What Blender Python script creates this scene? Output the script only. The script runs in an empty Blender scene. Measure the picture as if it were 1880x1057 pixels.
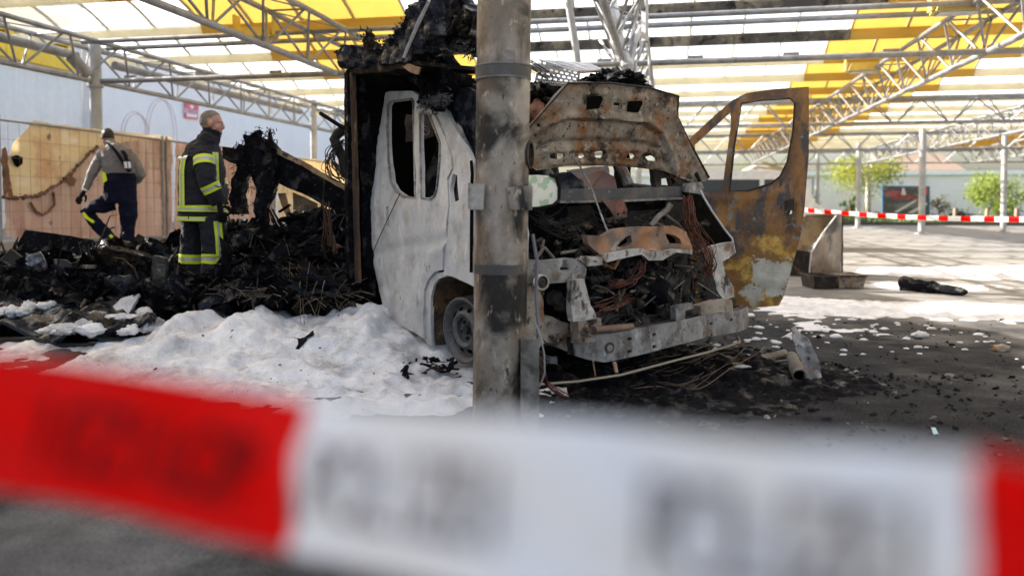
import bpy, math, random
from mathutils import Vector, Matrix, noise
from mathutils.geometry import delaunay_2d_cdt
R = math.radians
scn = bpy.context.scene
col = scn.collection
rnd = random.Random(7)

# ------------------------------------------------------------------ camera
CAM = Vector((0, 0, 1.18)); FPX = 1462.0; PITCH = R(2.0)
HORIZ = 373.0; CX = 940.0; CY = HORIZ + FPX * math.tan(PITCH)
FWD = Vector((0, math.cos(PITCH), -math.sin(PITCH)))
UP = Vector((0, math.sin(PITCH), math.cos(PITCH))); RIGHT = Vector((1, 0, 0))
cd = bpy.data.cameras.new('camera'); cam = bpy.data.objects.new('camera', cd); col.objects.link(cam)
cam.location = CAM; cam.rotation_euler = (math.pi / 2 - PITCH, 0, 0)
cd.sensor_width = 36; cd.lens = 28; cd.shift_y = -(528.5 - CY) / 1880
cd.clip_start = 0.05; cd.clip_end = 2000
cd.dof.use_dof = True; cd.dof.focus_distance = 5.9; cd.dof.aperture_fstop = 1.25
scn.camera = cam
# ------------------------------------------------------------------ light
SUN_EL, SUN_AZ = R(32), Vector((-1.463, 0.595, 0)).normalized()     # towards the sun
w = bpy.data.worlds.new('World'); scn.world = w; w.use_nodes = True
nt = w.node_tree; bg = nt.nodes['Background']
sk = nt.nodes.new('ShaderNodeTexSky'); sk.sky_type = 'NISHITA'; sk.sun_disc = False
sk.sun_elevation = SUN_EL; sk.sun_rotation = math.atan2(SUN_AZ.x, SUN_AZ.y)
sk.air_density = 1.0; sk.dust_density = 4.5; sk.ozone_density = 0.9
nt.links.new(sk.outputs[0], bg.inputs[0]); bg.inputs[1].default_value = 0.095
sd = bpy.data.lights.new('sun', 'SUN'); sd.energy = 5.0; sd.angle = R(0.6); sd.color = (1, .945, .86)
sun = bpy.data.objects.new('sun', sd); col.objects.link(sun); sun.location = (-20, 8, 14)
sdir = Vector((SUN_AZ.x * math.cos(SUN_EL), SUN_AZ.y * math.cos(SUN_EL), math.sin(SUN_EL)))
sun.rotation_euler = sdir.to_track_quat('Z', 'Y').to_euler()
scn.view_settings.view_transform = 'Standard'; scn.view_settings.look = 'None'
scn.view_settings.gamma = 1; scn.view_settings.use_curve_mapping = False
scn.view_settings.exposure = 2.25
scn.cycles.max_bounces = 7; scn.cycles.diffuse_bounces = 4; scn.cycles.glossy_bounces = 3
scn.cycles.transmission_bounces = 4; scn.cycles.transparent_max_bounces = 12
scn.cycles.caustics_reflective = False; scn.cycles.caustics_refractive = False
scn.cycles.use_adaptive_sampling = True; scn.cycles.adaptive_threshold = 0.008
scn.cycles.use_denoising = True

# ------------------------------------------------------------------ pixel -> place
def V(*a): return Vector(a)
def ray(px, py): return FWD + RIGHT * ((px - CX) / FPX) + UP * (-(py - CY) / FPX)
def at(px, py, Y): d = ray(px, py); return CAM + d * (Y / d.y)
def hit(px, py, p, n): d = ray(px, py); return CAM + d * ((p - CAM).dot(n) / d.dot(n))
def clamp(x, a=0., b=1.): return max(a, min(b, x))
def sst(x): x = clamp(x); return x * x * (3 - 2 * x)
def gz(x, y): return 0.55 * clamp((-x - .5) / 7) * clamp((y - 3) / 9) if y < 60 else 0.55 * clamp((-x - .5) / 7)
def gnd(px, py, up=0):
    z = 0.
    for _ in range(12):
        d = ray(px, py); t = (z - CAM.z) / d.z; p = CAM + d * t; z = gz(p.x, p.y) + up
    return p
def fbm(p, o=4): return noise.fractal(p, 1.0, 2.0, o)

# ------------------------------------------------------------------ objects
def link(name, me, mat=None, parent=None, loc=None):
    o = bpy.data.objects.new(name, me); col.objects.link(o)
    if mat is not None and me is not None:
        for m in (mat if isinstance(mat, (list, tuple)) else [mat]): me.materials.append(m)
    if parent is not None: attach(o, parent)
    if loc is not None: o.location = loc
    return o
def world_of(o):
    m = Matrix.Translation(o.location) @ o.rotation_euler.to_matrix().to_4x4()
    if o.parent: m = world_of(o.parent) @ o.matrix_parent_inverse @ m
    return m
def attach(o, parent):
    o.parent = parent; o.matrix_parent_inverse = world_of(parent).inverted()
def tag(o, label=None, cat=None, group=None, kind=None):
    if label: o['label'] = label
    if cat: o['category'] = cat
    if group: o['group'] = group
    if kind: o['kind'] = kind
    return o
def empty(name, loc, label=None, cat=None, group=None, rz=0):
    o = bpy.data.objects.new(name, None); col.objects.link(o); o.location = loc; o.rotation_euler.z = rz
    o.empty_display_size = .2
    return tag(o, label, cat, group)

class MB:
    def __init__(s): s.v = []; s.f = []; s.m = []
    def add(s, vs, fs, mi=0):
        b = len(s.v); s.v += [tuple(v) for v in vs]
        for f in fs: s.f.append(tuple(b + i for i in f)); s.m.append(mi)
    def box(s, c, size, rot=None, mi=0, taper=1.0):
        x, y, z = (d / 2 for d in size); rot = rot or Matrix.Identity(3); c = Vector(c)
        vs = []
        for dz, t in ((-z, 1), (z, taper)):
            for dx, dy in ((-x, -y), (x, -y), (x, y), (-x, y)): vs.append(c + rot @ V(dx * t, dy * t, dz))
        s.add(vs, [(3, 2, 1, 0), (4, 5, 6, 7), (0, 1, 5, 4), (1, 2, 6, 5), (2, 3, 7, 6), (3, 0, 4, 7)], mi); return s
    def tube(s, pts, r, n=8, mi=0, caps=True, flat=1.0):
        pts = [Vector(p) for p in pts]; k = len(pts)
        rs = r if isinstance(r, (list, tuple)) else [r] * k
        vs = []; fs = []; prev = None
        for i, p in enumerate(pts):
            t = (pts[min(i + 1, k - 1)] - pts[max(i - 1, 0)])
            t = t.normalized() if t.length > 1e-9 else V(0, 0, 1)
            if prev is None:
                a = V(0, 0, 1) if abs(t.z) < .9 else V(1, 0, 0); x = t.cross(a).normalized()
            else:
                x = prev - t * prev.dot(t); x = x.normalized() if x.length > 1e-6 else t.orthogonal().normalized()
            prev = x; y = t.cross(x)
            rr = rs[i]; rx, ry = rr if isinstance(rr, (list, tuple)) else (rr, rr * flat)
            for j in range(n):
                q = 2 * math.pi * j / n; vs.append(p + x * (rx * math.cos(q)) + y * (ry * math.sin(q)))
        for i in range(k - 1):
            for j in range(n):
                a = i * n + j; b = i * n + (j + 1) % n; fs.append((a, b, b + n, a + n))
        if caps: fs.append(tuple(reversed(range(n)))); fs.append(tuple((k - 1) * n + j for j in range(n)))
        s.add(vs, fs, mi); return s
    def rings(s, rings, mi=0, caps=True):
        n = len(rings[0]); vs = [p for r_ in rings for p in r_]; fs = []
        for i in range(len(rings) - 1):
            for j in range(n):
                a = i * n + j; b = i * n + (j + 1) % n; fs.append((a, b, b + n, a + n))
        if caps: fs.append(tuple(reversed(range(n)))); fs.append(tuple((len(rings) - 1) * n + j for j in range(n)))
        s.add(vs, fs, mi); return s
    def lathe(s, prof, c, ax, n=24, mi=0):
        ax = Vector(ax).normalized(); x = ax.orthogonal().normalized(); y = ax.cross(x); c = Vector(c)
        vs = []; fs = []
        for (r_, h) in prof:
            for j in range(n):
                q = 2 * math.pi * j / n; vs.append(c + ax * h + (x * math.cos(q) + y * math.sin(q)) * r_)
        for i in range(len(prof) - 1):
            for j in range(n):
                a = i * n + j; b = i * n + (j + 1) % n; fs.append((a, b, b + n, a + n))
        s.add(vs, fs, mi); return s
    def build(s, name, mat=None, parent=None, smooth=False, ang=40, loc=None):
        me = bpy.data.meshes.new(name); me.from_pydata(s.v, [], s.f); me.update()
        o = link(name, me, mat, parent, loc)
        if any(s.m): me.polygons.foreach_set('material_index', s.m)
        if smooth:
            me.polygons.foreach_set('use_smooth', [True] * len(me.polygons)); me.set_sharp_from_angle(angle=R(ang))
        return o

def dens(poly, step, jag=0, seed=0, closed=True):
    out = []; n = len(poly)
    for i in range(n if closed else n - 1):
        a = Vector(poly[i]); b = Vector(poly[(i + 1) % n]); L = (b - a).length; k = max(1, int(round(L / step)))
        for j in range(k):
            p = a.lerp(b, j / k)
            if jag and (j or jag > .008):
                q = V(p.x * 9 + seed, p.y * 9, seed * 1.7)
                p = p + V(noise.noise(q) + .6 * noise.noise(q * 3.1), noise.noise(q + V(31, 7, 3)) + .6 * noise.noise(q * 2.9 + V(5, 5, 5))) * jag
            out.append(p)
    return out
def inside(p, poly):
    c = False; n = len(poly); j = n - 1
    for i in range(n):
        a = poly[i]; b = poly[j]
        if (a[1] > p[1]) != (b[1] > p[1]) and p[0] < (b[0] - a[0]) * (p[1] - a[1]) / (b[1] - a[1]) + a[0]: c = not c
        j = i
    return c
def panel(name, pts, holes, M, mat, parent=None, th=.004, grid=.05, relief=None, jag=0, seed=0, smooth=True, ang=45, hjag=None):
    """a sheet with an outline (and holes) in 2D, mapped by M(x, y, d) into space, with thickness th and relief"""
    step = grid * .7
    out = dens([Vector(p) for p in pts], step, jag, seed)
    hs = [dens([Vector(p) for p in h], step, jag if hjag is None else hjag, seed + 3) for h in holes]
    vs = []; es = []
    for loop in [out] + hs:
        b = len(vs); vs += loop; n = len(loop); es += [(b + i, b + (i + 1) % n) for i in range(n)]
    x0 = min(p.x for p in out); x1 = max(p.x for p in out); y0 = min(p.y for p in out); y1 = max(p.y for p in out)
    rr = random.Random(seed + 11); bound = list(vs); y = y0; row = 0
    cell = {}
    for p in bound: cell.setdefault((int(p.x // grid), int(p.y // grid)), []).append(p)
    while y < y1:
        x = x0 + (grid * .5 if row % 2 else 0)
        while x < x1:
            q = V(x + rr.uniform(-.2, .2) * grid, y + rr.uniform(-.2, .2) * grid); x += grid
            if not inside(q, out) or any(inside(q, h) for h in hs): continue
            cx, cy = int(q.x // grid), int(q.y // grid)
            if any((q - b).length < grid * .45 for i in (-1, 0, 1) for j in (-1, 0, 1) for b in cell.get((cx + i, cy + j), ())): continue
            vs.append(q)
        y += grid * .87; row += 1
    pv, _, pf, *_ = delaunay_2d_cdt([Vector((p.x, p.y)) for p in vs], es, [], 0, 1e-7)
    fs = []
    for f in pf:
        c = (pv[f[0]] + pv[f[1]] + pv[f[2]]) / 3
        if inside(c, out) and not any(inside(c, h) for h in hs): fs.append(tuple(f))
    n = len(pv); V3 = []; d = [relief(p.x, p.y) if relief else 0 for p in pv]
    V3 += [M(p.x, p.y, d[i]) for i, p in enumerate(pv)]; V3 += [M(p.x, p.y, d[i] - th) for i, p in enumerate(pv)]
    F = list(fs); cnt = {}
    for f in fs:
        for a, b in ((f[0], f[1]), (f[1], f[2]), (f[2], f[0])): cnt[(a, b)] = 1
    F += [tuple(n + i for i in reversed(f)) for f in fs]
    for (a, b) in cnt:
        if (b, a) not in cnt: F.append((b, a, a + n, b + n))
    mb = MB(); mb.add(V3, F); return mb.build(name, mat, parent, smooth, ang)
def plane_map(p, n, up=None):
    n = Vector(n).normalized(); up = Vector(up) if up else (V(0, 0, 1) if abs(n.z) < .95 else V(0, 1, 0))
    ey = (up - n * up.dot(n)).normalized(); ex = ey.cross(n)
    p = Vector(p)
    return (lambda q: V((q - p).dot(ex), (q - p).dot(ey))), (lambda x, y, d: p + ex * x + ey * y + n * d)
def pixpanel(name, pix, p, n, mat, parent=None, holes=(), **k):
    """outline read off the photo and set on the plane (p, n); n faces the camera side"""
    p = Vector(p); n = Vector(n).normalized()
    if n.dot(CAM - p) < 0: n = -n
    to, M = plane_map(p, n)
    return panel(name, [to(hit(a, b, p, n)) for a, b in pix], [[to(hit(a, b, p, n)) for a, b in h] for h in holes], M, mat, parent, **k)
def crumple(a, s, seed=0):
    return lambda x, y: a * (noise.noise(V(x * s + seed, y * s, seed)) + .5 * noise.noise(V(x * s * 2.3, y * s * 2.3 + seed, 3)) + .25 * noise.noise(V(x * s * 5, y * s * 5, seed + 9)))

# ------------------------------------------------------------------ materials
MATS = {}
def rgb(c): return (c[0], c[1], c[2], 1) if len(c) == 3 else c
class NT:
    def __init__(s, name):
        s.m = bpy.data.materials.new(name); s.m.use_nodes = True; s.t = s.m.node_tree; s.n = s.t.nodes; s.l = s.t.links
        s.b = s.n['Principled BSDF']; s.out = s.n['Material Output']; s.co = None
    def coord(s, scale=(1, 1, 1), off=(0, 0, 0), kind='Object'):
        if s.co is None: s.co = s.n.new('ShaderNodeTexCoord')
        m = s.n.new('ShaderNodeMapping'); m.inputs['Scale'].default_value = scale; m.inputs['Location'].default_value = off
        s.l.new(s.co.outputs[kind], m.inputs[0]); return m.outputs[0]
    def noise(s, scale, detail=5, rough=.6, st=(1, 1, 1), off=(0, 0, 0), dist=0):
        k = s.n.new('ShaderNodeTexNoise'); k.inputs['Scale'].default_value = scale; k.inputs['Detail'].default_value = detail
        k.inputs['Roughness'].default_value = rough; k.inputs['Distortion'].default_value = dist
        s.l.new(s.coord(st, off), k.inputs['Vector']); return k.outputs[0]
    def ramp(s, x, lo, hi, a=0., b=1.):
        k = s.n.new('ShaderNodeMapRange'); k.inputs['From Min'].default_value = lo; k.inputs['From Max'].default_value = hi
        k.inputs['To Min'].default_value = a; k.inputs['To Max'].default_value = b; s.l.new(x, k.inputs[0]); return k.outputs[0]
    def math(s, op, a, b):
        k = s.n.new('ShaderNodeMath'); k.operation = op
        for i, v in enumerate((a, b)):
            if isinstance(v, (int, float)): k.inputs[i].default_value = v
            else: s.l.new(v, k.inputs[i])
        return k.outputs[0]
    def mix(s, f, a, b):
        k = s.n.new('ShaderNodeMix'); k.data_type = 'RGBA'
        for i, v in ((0, f), (6, a), (7, b)):
            if isinstance(v, (int, float)): k.inputs[i].default_value = v
            elif isinstance(v, (tuple, list)): k.inputs[i].default_value = rgb(v)
            else: s.l.new(v, k.inputs[i])
        return k.outputs[2]
    def col(s, c):
        if isinstance(c, (tuple, list)): s.b.inputs['Base Color'].default_value = rgb(c)
        else: s.l.new(c, s.b.inputs['Base Color'])
    def rough(s, c):
        if isinstance(c, (int, float)): s.b.inputs['Roughness'].default_value = c
        else: s.l.new(c, s.b.inputs['Roughness'])
    def bump(s, x, strength=.5, dist=.01):
        k = s.n.new('ShaderNodeBump'); k.inputs['Strength'].default_value = strength; k.inputs['Distance'].default_value = dist
        s.l.new(x, k.inputs['Height'])
        if s.b.inputs['Normal'].is_linked: s.l.new(s.b.inputs['Normal'].links[0].from_socket, k.inputs['Normal'])
        s.l.new(k.outputs[0], s.b.inputs['Normal'])
def mat(name, base, layers=(), rough=.7, metal=0., bump=None, vary=.12, vs=6., spec=None):
    """base colour, then layers (colour, scale, lo, hi, stretch) laid on by noise, bump (scale, strength, distance)"""
    if name in MATS: return MATS[name]
    t = NT(name); c = base
    if vary:
        c = t.mix(t.ramp(t.noise(vs), .3, .7), tuple(x * (1 - vary) for x in base), tuple(min(1, x * (1 + vary)) for x in base))
    for i, L in enumerate(layers):
        f = t.ramp(t.noise(L[1], 7, .65, L[4] if len(L) > 4 else (1, 1, 1), (i * 7.3 + 1.7, i * 3.1, i * 5.9)), L[2], L[3])
        c = t.mix(f, c, L[0])
    t.col(c); t.rough(rough); t.b.inputs['Metallic'].default_value = metal
    if spec is not None: t.b.inputs['Specular IOR Level'].default_value = spec
    if bump: t.bump(t.noise(bump[0], 8, .65), bump[1], bump[2])
    MATS[name] = t.m; return t.m

CHAR = mat('charred', (.0035, .0035, .0045), [((.009, .010, .014), 5, .45, .68), ((.026, .025, .026), 11, .58, .7), ((.11, .105, .10), 30, .63, .70)], rough=.6, bump=(38, .9, .02), spec=.10)
CHARBLUE = mat('charred_sheet', (.007, .008, .012), [((.024, .029, .045), 4, .42, .72), ((.13, .13, .14), 40, .60, .68), ((.045, .045, .055), 14, .53, .68)], rough=.5, bump=(45, .7, .012), spec=.16)
CHARWOOD = mat('charred_wood', (.008, .007, .006), [((.035, .022, .014), 7, .5, .68), ((.12, .08, .045), 12, .60, .68), ((.016, .014, .013), 30, .5, .6)], rough=.8, bump=(30, .7, .015), spec=.06)
ASHSTEEL = mat('ash_white_steel', (.43, .43, .44), [((.56, .56, .555), 3, .4, .66), ((.32, .305, .28), 4, .52, .72), ((.60, .60, .59), 12, .55, .68, (1, 1, .5)), ((.23, .22, .21), 13, .60, .72, (1, 1, .4)), ((.28, .20, .12), 8, .63, .73), ((.09, .085, .08), 24, .66, .73, (1, 1, .5)), ((.02, .02, .02), 55, .66, .70)], rough=.65, bump=(60, .2, .004), vary=.08, spec=.3)
DASH = mat('dirty_ash_steel', (.38, .37, .35), [((.50, .49, .47), 6, .46, .64), ((.20, .13, .085), 10, .50, .64), ((.045, .04, .036), 13, .53, .63, (1, 1, .5)), ((.56, .55, .53), 26, .60, .68), ((.02, .018, .016), 40, .62, .68)], rough=.65, bump=(45, .5, .008), spec=.25)
GREYSTEEL = mat('burnt_grey_steel', (.17, .165, .16), [((.30, .29, .275), 6, .44, .64), ((.08, .072, .068), 9, .50, .64), ((.40, .39, .37), 16, .56, .66, (1, 1, .4)), ((.16, .09, .045), 8, .57, .68), ((.028, .026, .024), 22, .60, .68)], rough=.58, bump=(70, .3, .004), spec=.3)
RUST = mat('rusted_steel', (.085, .042, .02), [((.21, .085, .022), 5, .46, .62, (1, 1, .5)), ((.045, .035, .034), 6, .5, .6), ((.13, .13, .125), 11, .61, .68), ((.03, .022, .018), 24, .6, .68), ((.3, .14, .04), 40, .68, .74)], rough=.72, bump=(60, .35, .004))
HOODMAT = mat('burnt_bonnet_steel', (.185, .15, .115), [((.33, .285, .235), 4, .42, .62), ((.21, .095, .035), 4.5, .50, .64), ((.026, .021, .017), 5, .53, .63), ((.34, .31, .27), 16, .57, .66), ((.018, .014, .012), 30, .58, .66)], rough=.65, bump=(55, .4, .004), spec=.2)
SOOTSTEEL = mat('sooty_steel', (.022, .02, .018), [((.06, .05, .042), 8, .48, .66), ((.11, .055, .026), 9, .58, .68), ((.17, .16, .15), 22, .63, .71)], rough=.6, bump=(50, .5, .006), spec=.16)
def wet(m, seed, lo=.54, hi=.66, s0=.05, s1=.55, r0=.7, r1=.26):
    """patches left wet by the foam: glossy, the rest is dull soot"""
    t = m.node_tree; b = t.nodes['Principled BSDF']; c = t.nodes.new('ShaderNodeTexCoord'); n = t.nodes.new('ShaderNodeTexNoise'); n.inputs['Scale'].default_value = 7 + seed; n.inputs['Detail'].default_value = 5
    t.links.new(c.outputs['Object'], n.inputs['Vector'])
    for soc, a, z in (('Specular IOR Level', s0, s1), ('Roughness', r0, r1)):
        k = t.nodes.new('ShaderNodeMapRange'); k.inputs['From Min'].default_value = lo; k.inputs['From Max'].default_value = hi; k.inputs['To Min'].default_value = a; k.inputs['To Max'].default_value = z
        t.links.new(n.outputs[0], k.inputs[0]); t.links.new(k.outputs[0], b.inputs[soc])
wet(CHAR, 1); wet(CHARBLUE, 2, .48, .62); wet(CHARWOOD, 0, .6, .7, .04, .4)
BLACKHOLE = mat('soot_black', (.005, .0045, .004), [((.022, .015, .01), 9, .58, .7)], rough=.9, spec=.03)
# ================================================================== SETTING
U = V(.981, -.194, 0); W = V(.194, .981, 0)
def ab(a, b, z=0): return U * a + W * b + V(0, 0, z)
# ---- ground
def ground():
    t = NT('asphalt')
    n1 = t.ramp(t.noise(1.1, 6, .62), .35, .68); n2 = t.ramp(t.noise(75, 4, .75), .34, .66); n3 = t.ramp(t.noise(120, 3, .6), .60, .66)
    # soot lies round the burnt wreck and thins out with distance
    geo = t.n.new('ShaderNodeNewGeometry'); sep = t.n.new('ShaderNodeVectorMath'); sep.operation = 'DISTANCE'
    t.l.new(geo.outputs['Position'], sep.inputs[0]); sep.inputs[1].default_value = (.5, 6.0, 0)
    dist = t.math('ADD', sep.outputs['Value'], t.ramp(t.noise(.9, 6, .65), .3, .7, -1.6, 1.6))
    soot = t.ramp(dist, 2.8, 6.2, 1, 0)
    base = t.mix(n1, (.21, .205, .2), (.40, .38, .35)); base = t.mix(t.math('MULTIPLY', n2, .75), base, (.10, .098, .095)); base = t.mix(t.math('MULTIPLY', n3, .6), base, (.3, .29, .27))
    dark = t.mix(n2, (.021, .022, .026), (.003, .003, .004)); dark = t.mix(t.math('MULTIPLY', n3, .6), dark, (.17, .17, .175))
    dry = t.ramp(t.noise(2.6, 6, .6, (1, 2.2, 1)), .56, .66); dark = t.mix(t.math('MULTIPLY', dry, .5), dark, (.042, .041, .041))
    t.col(t.mix(soot, base, dark)); t.rough(t.ramp(t.noise(3, 4), .3, .7, .55, .95))
    t.b.inputs['Specular IOR Level'].default_value = .12; t.bump(t.noise(85, 5, .75), .9, .010); t.bump(t.noise(5, 5), .3, .02)
    def lin(a, b, n): return [a + (b - a) * i / n for i in range(n)]
    xs = [-400, -200, -100, -50, -30, -20] + lin(-14, 9, 92) + lin(9, 30, 20) + [40, 60, 100, 200, 400]
    ys = [-60, -20, -5] + lin(-2, 18, 80) + lin(18, 60, 30) + [60.5, 100, 200, 500, 1500]
    vs = []; fs = []; nx = len(xs)
    for y in ys:
        for x in xs: vs.append((x, y, gz(x, y) + .006 * noise.noise(V(x * 1.3, y * 1.3, 0))))
    for j in range(len(ys) - 1):
        for i in range(nx - 1): a = j * nx + i; fs.append((a, a + 1, a + nx + 1, a + nx))
    mb = MB(); mb.add(vs, fs); o = mb.build('ground', t.m, None, True, 60); tag(o, kind='structure')
ground()
GALV = mat('galvanised_steel', (.23, .23, .235), [((.34, .34, .34), 3, .45, .65), ((.16, .155, .15), 6, .55, .7), ((.08, .075, .07), 10, .62, .72)], rough=.45, metal=.35)
GREYP = mat('grey_pillar_paint', (.34, .34, .33), [((.45, .45, .44), 3, .45, .7), ((.2, .19, .18), 8, .62, .72)], rough=.5)
# ---- canopy
CREAM_ = mat('cream_gutter_plain', (.74, .66, .42), [((.66, .57, .34), 3, .5, .7), ((.42, .36, .24), 8, .66, .76)], rough=.5)
def roofmat(name, c, tr, td, tl=.35):
    t = NT(name); t.n.remove(t.b)
    a = t.n.new('ShaderNodeBsdfTransparent'); a.inputs[0].default_value = rgb(tr)
    b = t.n.new('ShaderNodeBsdfTranslucent'); d = t.n.new('ShaderNodeBsdfDiffuse')
    nn = t.mix(t.ramp(t.noise(2.2, 5), .35, .7), c, tuple(x * .86 for x in c)); t.l.new(nn, b.inputs[0]); t.l.new(nn, d.inputs[0])
    m1 = t.n.new('ShaderNodeMixShader'); m1.inputs[0].default_value = tl; t.l.new(b.outputs[0], m1.inputs[1]); t.l.new(d.outputs[0], m1.inputs[2])
    m2 = t.n.new('ShaderNodeMixShader'); m2.inputs[0].default_value = td; t.l.new(a.outputs[0], m2.inputs[1]); t.l.new(m1.outputs[0], m2.inputs[2])
    t.l.new(m2.outputs[0], t.out.inputs[0]); return t.m
CREAM = roofmat('cream_gutter', (.84, .79, .62), (1, 1, 1), 1.0, .62)
CREAM_YLIT = roofmat('cream_gutter_yellow_lit', (.66, .48, .14), (1, 1, 1), 1.0, .62)  # cream gutter with the yellow sheets' light put into its colour
SOOTG = mat('sooted_gutter', (.09, .085, .08), [((.30, .27, .2), 2.2, .48, .66), ((.025, .024, .023), 5, .52, .64), ((.5, .45, .32), 1.4, .6, .72)], rough=.8, spec=.1)
CLEAR = roofmat('clear_roof_sheet', (.9, .9, .88), (.96, .96, .96), .28)
YELLOW = roofmat('yellow_roof_sheet', (.56, .37, .075), (.9, .6, .1), .985, .58)
RIBM = mat('roof_rib', (.42, .36, .24), rough=.6)
canopy = empty('canopy', ab(0, 20, 0), 'wide car park canopy of white and yellow arched roof sheets on lattice girders', 'canopy')
PW = .9167; A0 = -11.57; NB = 2.45; B0 = 12.6; HG = 4.08; RISE = .46
def arcpts(n=8, inset=.06):
    return [((inset + (NB - 2 * inset) * i / n), RISE * math.sin(math.pi * (.06 + .88 * i / n)) - .06) for i in range(n + 1)]
def sheet_mesh(nm, m):
    vs = []; fs = []; P = arcpts()
    for a in (.02, PW - .02):
        for (b, z) in P: vs.append(tuple(ab(a, b, z)))
    k = len(P)
    for i in range(k - 1): fs.append((i, i + 1, k + i + 1, k + i))
    me = bpy.data.meshes.new(nm); me.from_pydata(vs, [], fs); me.materials.append(m)
    me.polygons.foreach_set('use_smooth', [True] * len(fs)); return me
SM = {k: sheet_mesh('roof_panel', m) for k, m in (('c', CLEAR), ('y', YELLOW))}
def rib_mesh():
    mb = MB(); P = arcpts(10, .04)
    mb.tube([ab(0, b, z - .015) for b, z in P], [(.016, .03)] * len(P), 6); 
    me = bpy.data.meshes.new('roof_rib'); me.from_pydata(mb.v, [], mb.f); me.materials.append(RIBM); return me
RM = rib_mesh()
def inst(name, me, parent, M):
    o = bpy.data.objects.new(name, me); col.objects.link(o); o.parent = parent; o.matrix_parent_inverse = Matrix.Translation(-parent.location)
    o.matrix_basis = M
    return o
rest = {'c': MB(), 'y': MB()}; ribrest = MB(); npan = 0; nrib = 0
def in_view(p): return p.y > 3 and abs(p.x / p.y) < .72 and (p.z - CAM.z) / p.y < .275
for k in range(-5, 15):
    b = B0 + NB * k
    pts = [(-.13, .14), (-.13, .11), (-.06, -.02), (.06, -.02), (.13, .11), (.13, .14)]
    for i0, i1, mt in ((0, 4, CREAM), (4, 8, CREAM_YLIT), (8, 16, CREAM), (16, 20, CREAM_YLIT), (20, 28, CREAM), (28, 32, CREAM_YLIT), (32, 40, CREAM), (40, 44, CREAM_YLIT), (44, 46, CREAM)):
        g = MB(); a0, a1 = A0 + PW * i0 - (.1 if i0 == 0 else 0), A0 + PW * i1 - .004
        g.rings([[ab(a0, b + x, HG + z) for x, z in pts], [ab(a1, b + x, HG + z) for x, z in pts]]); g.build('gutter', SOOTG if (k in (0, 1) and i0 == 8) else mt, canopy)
    if k == 14: break
    for i in range(46):
        a = A0 + PW * i; kind = 'y' if (i - 4) % 12 < 4 else 'c'
        P = ab(a, b, HG + .12); c = ab(a + PW / 2, b + NB / 2, HG + .3)
        vis = in_view(c) or in_view(ab(a, b + NB, HG))
        if vis and npan < 290 and k < 8: inst('roof_panel', SM[kind], canopy, Matrix.Translation(P)); npan += 1
        elif vis or k < 3: rest[kind].add([Vector(v.co) + P for v in SM[kind].vertices], [tuple(f.vertices) for f in SM[kind].polygons])
        if vis and nrib < 290 and k < 7: inst('roof_rib', RM, canopy, Matrix.Translation(P)); nrib += 1
        elif vis or k < 1: ribrest.add([Vector(v.co) + P for v in RM.vertices], [tuple(f.vertices) for f in RM.polygons])
for kk, m in (('c', CLEAR), ('y', YELLOW)):
    if rest[kk].v: tag(rest[kk].build('roof_panels', m, canopy, True), kind='stuff')
tag(ribrest.build('roof_ribs', RIBM, canopy), kind='stuff')
# trusses: triangular girders, two top chords and one bottom chord
mb = MB(); mb.tube([V(0, 0, 0), V(0, 0, 1)], 1, 8, caps=False); UNIT = bpy.data.meshes.new('strut'); UNIT.from_pydata(mb.v, [], mb.f); UNIT.materials.append(GALV)
UNIT.polygons.foreach_set('use_smooth', [True] * len(UNIT.polygons))
HB = CAM.z + 2.1; HT = HB + .62; HW = .30
def strut(p, q, r, parent):
    d = q - p; M = Matrix.Translation(p) @ d.to_track_quat('Z', 'Y').to_matrix().to_4x4() @ Matrix.Diagonal((r, r, d.length, 1))
    o = bpy.data.objects.new('strut', UNIT); col.objects.link(o); o.parent = parent; o.matrix_parent_inverse = Matrix.Translation(-canopy.location)
    o.matrix_basis = M; return o
def truss(P0, D, S, L, bay, indiv, r=.045, nm='girder', htop=HT, hbot=HB, drain=False):
    """P0 start on plan, D direction, S sideways, length L"""
    t = MB(); z = V(0, 0, 1)
    b0, b1 = P0 + z * hbot, P0 + D * L + z * hbot
    t.tube([b0, b1], r, 10)
    root = t.build(nm, GALV, canopy, True)
    for s in (-1, 1):
        c = MB(); c.tube([P0 + S * HW * s + z * htop, P0 + D * L + S * HW * s + z * htop], r * .9, 10)
        o = c.build('chord', GALV, root, True)
    n = int(L / bay); segs = []
    for i in range(n):
        m = P0 + D * (bay * (i + .5)) + z * hbot
        for s in (-1, 1):
            for e in (0, 1):
                q = P0 + D * (bay * (i + e) + (.06 if e == 0 else -.06)) + S * HW * s + z * htop; segs.append((m + D * (.05 if e else -.05), q, .02))
        q0 = P0 + D * bay * i + z * htop; segs.append((q0 - S * HW, q0 + S * HW, .016)); segs.append((q0 - S * HW, q0 + D * bay + S * HW, .012))
    if indiv:
        for p, q, rr in segs:
            if in_view((p + q) / 2) or (p + q)[1] < 24: strut(p, q, rr, root)
        pl = MB()
        for i in range(n):
            pl.box(P0 + D * (bay * (i + .5)) + z * (hbot + .03), (.22, .012, .11), Matrix((D, S, z)).transposed())
        tag(pl.build('node_plates', GALV, root), kind='stuff')
    else:
        w_ = MB()
        for p, q, rr in segs: w_.tube([p, q], rr, 5, caps=False)
        tag(w_.build('struts', GALV, root), kind='stuff')
    return root
for i, b in enumerate((12.2, 22.5, 33.4, 45.0)):
    truss(ab(-9.76, b), U, W, 41 - (0 if i else 14), 1.35, i == 0)
LONG = [(-9.76, 6.0, 1), (-5.3, 6.6, 1), (-.69, 8.2, 1), (4.32, 6.5, 1), (10.0, 14, 0), (15.2, 18, 0), (20.5, 22, 0)]
for a, b, ind in LONG:
    t_ = truss(ab(a, b), W, U, 46 - b if not ind else 38, 1.3, False)
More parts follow.
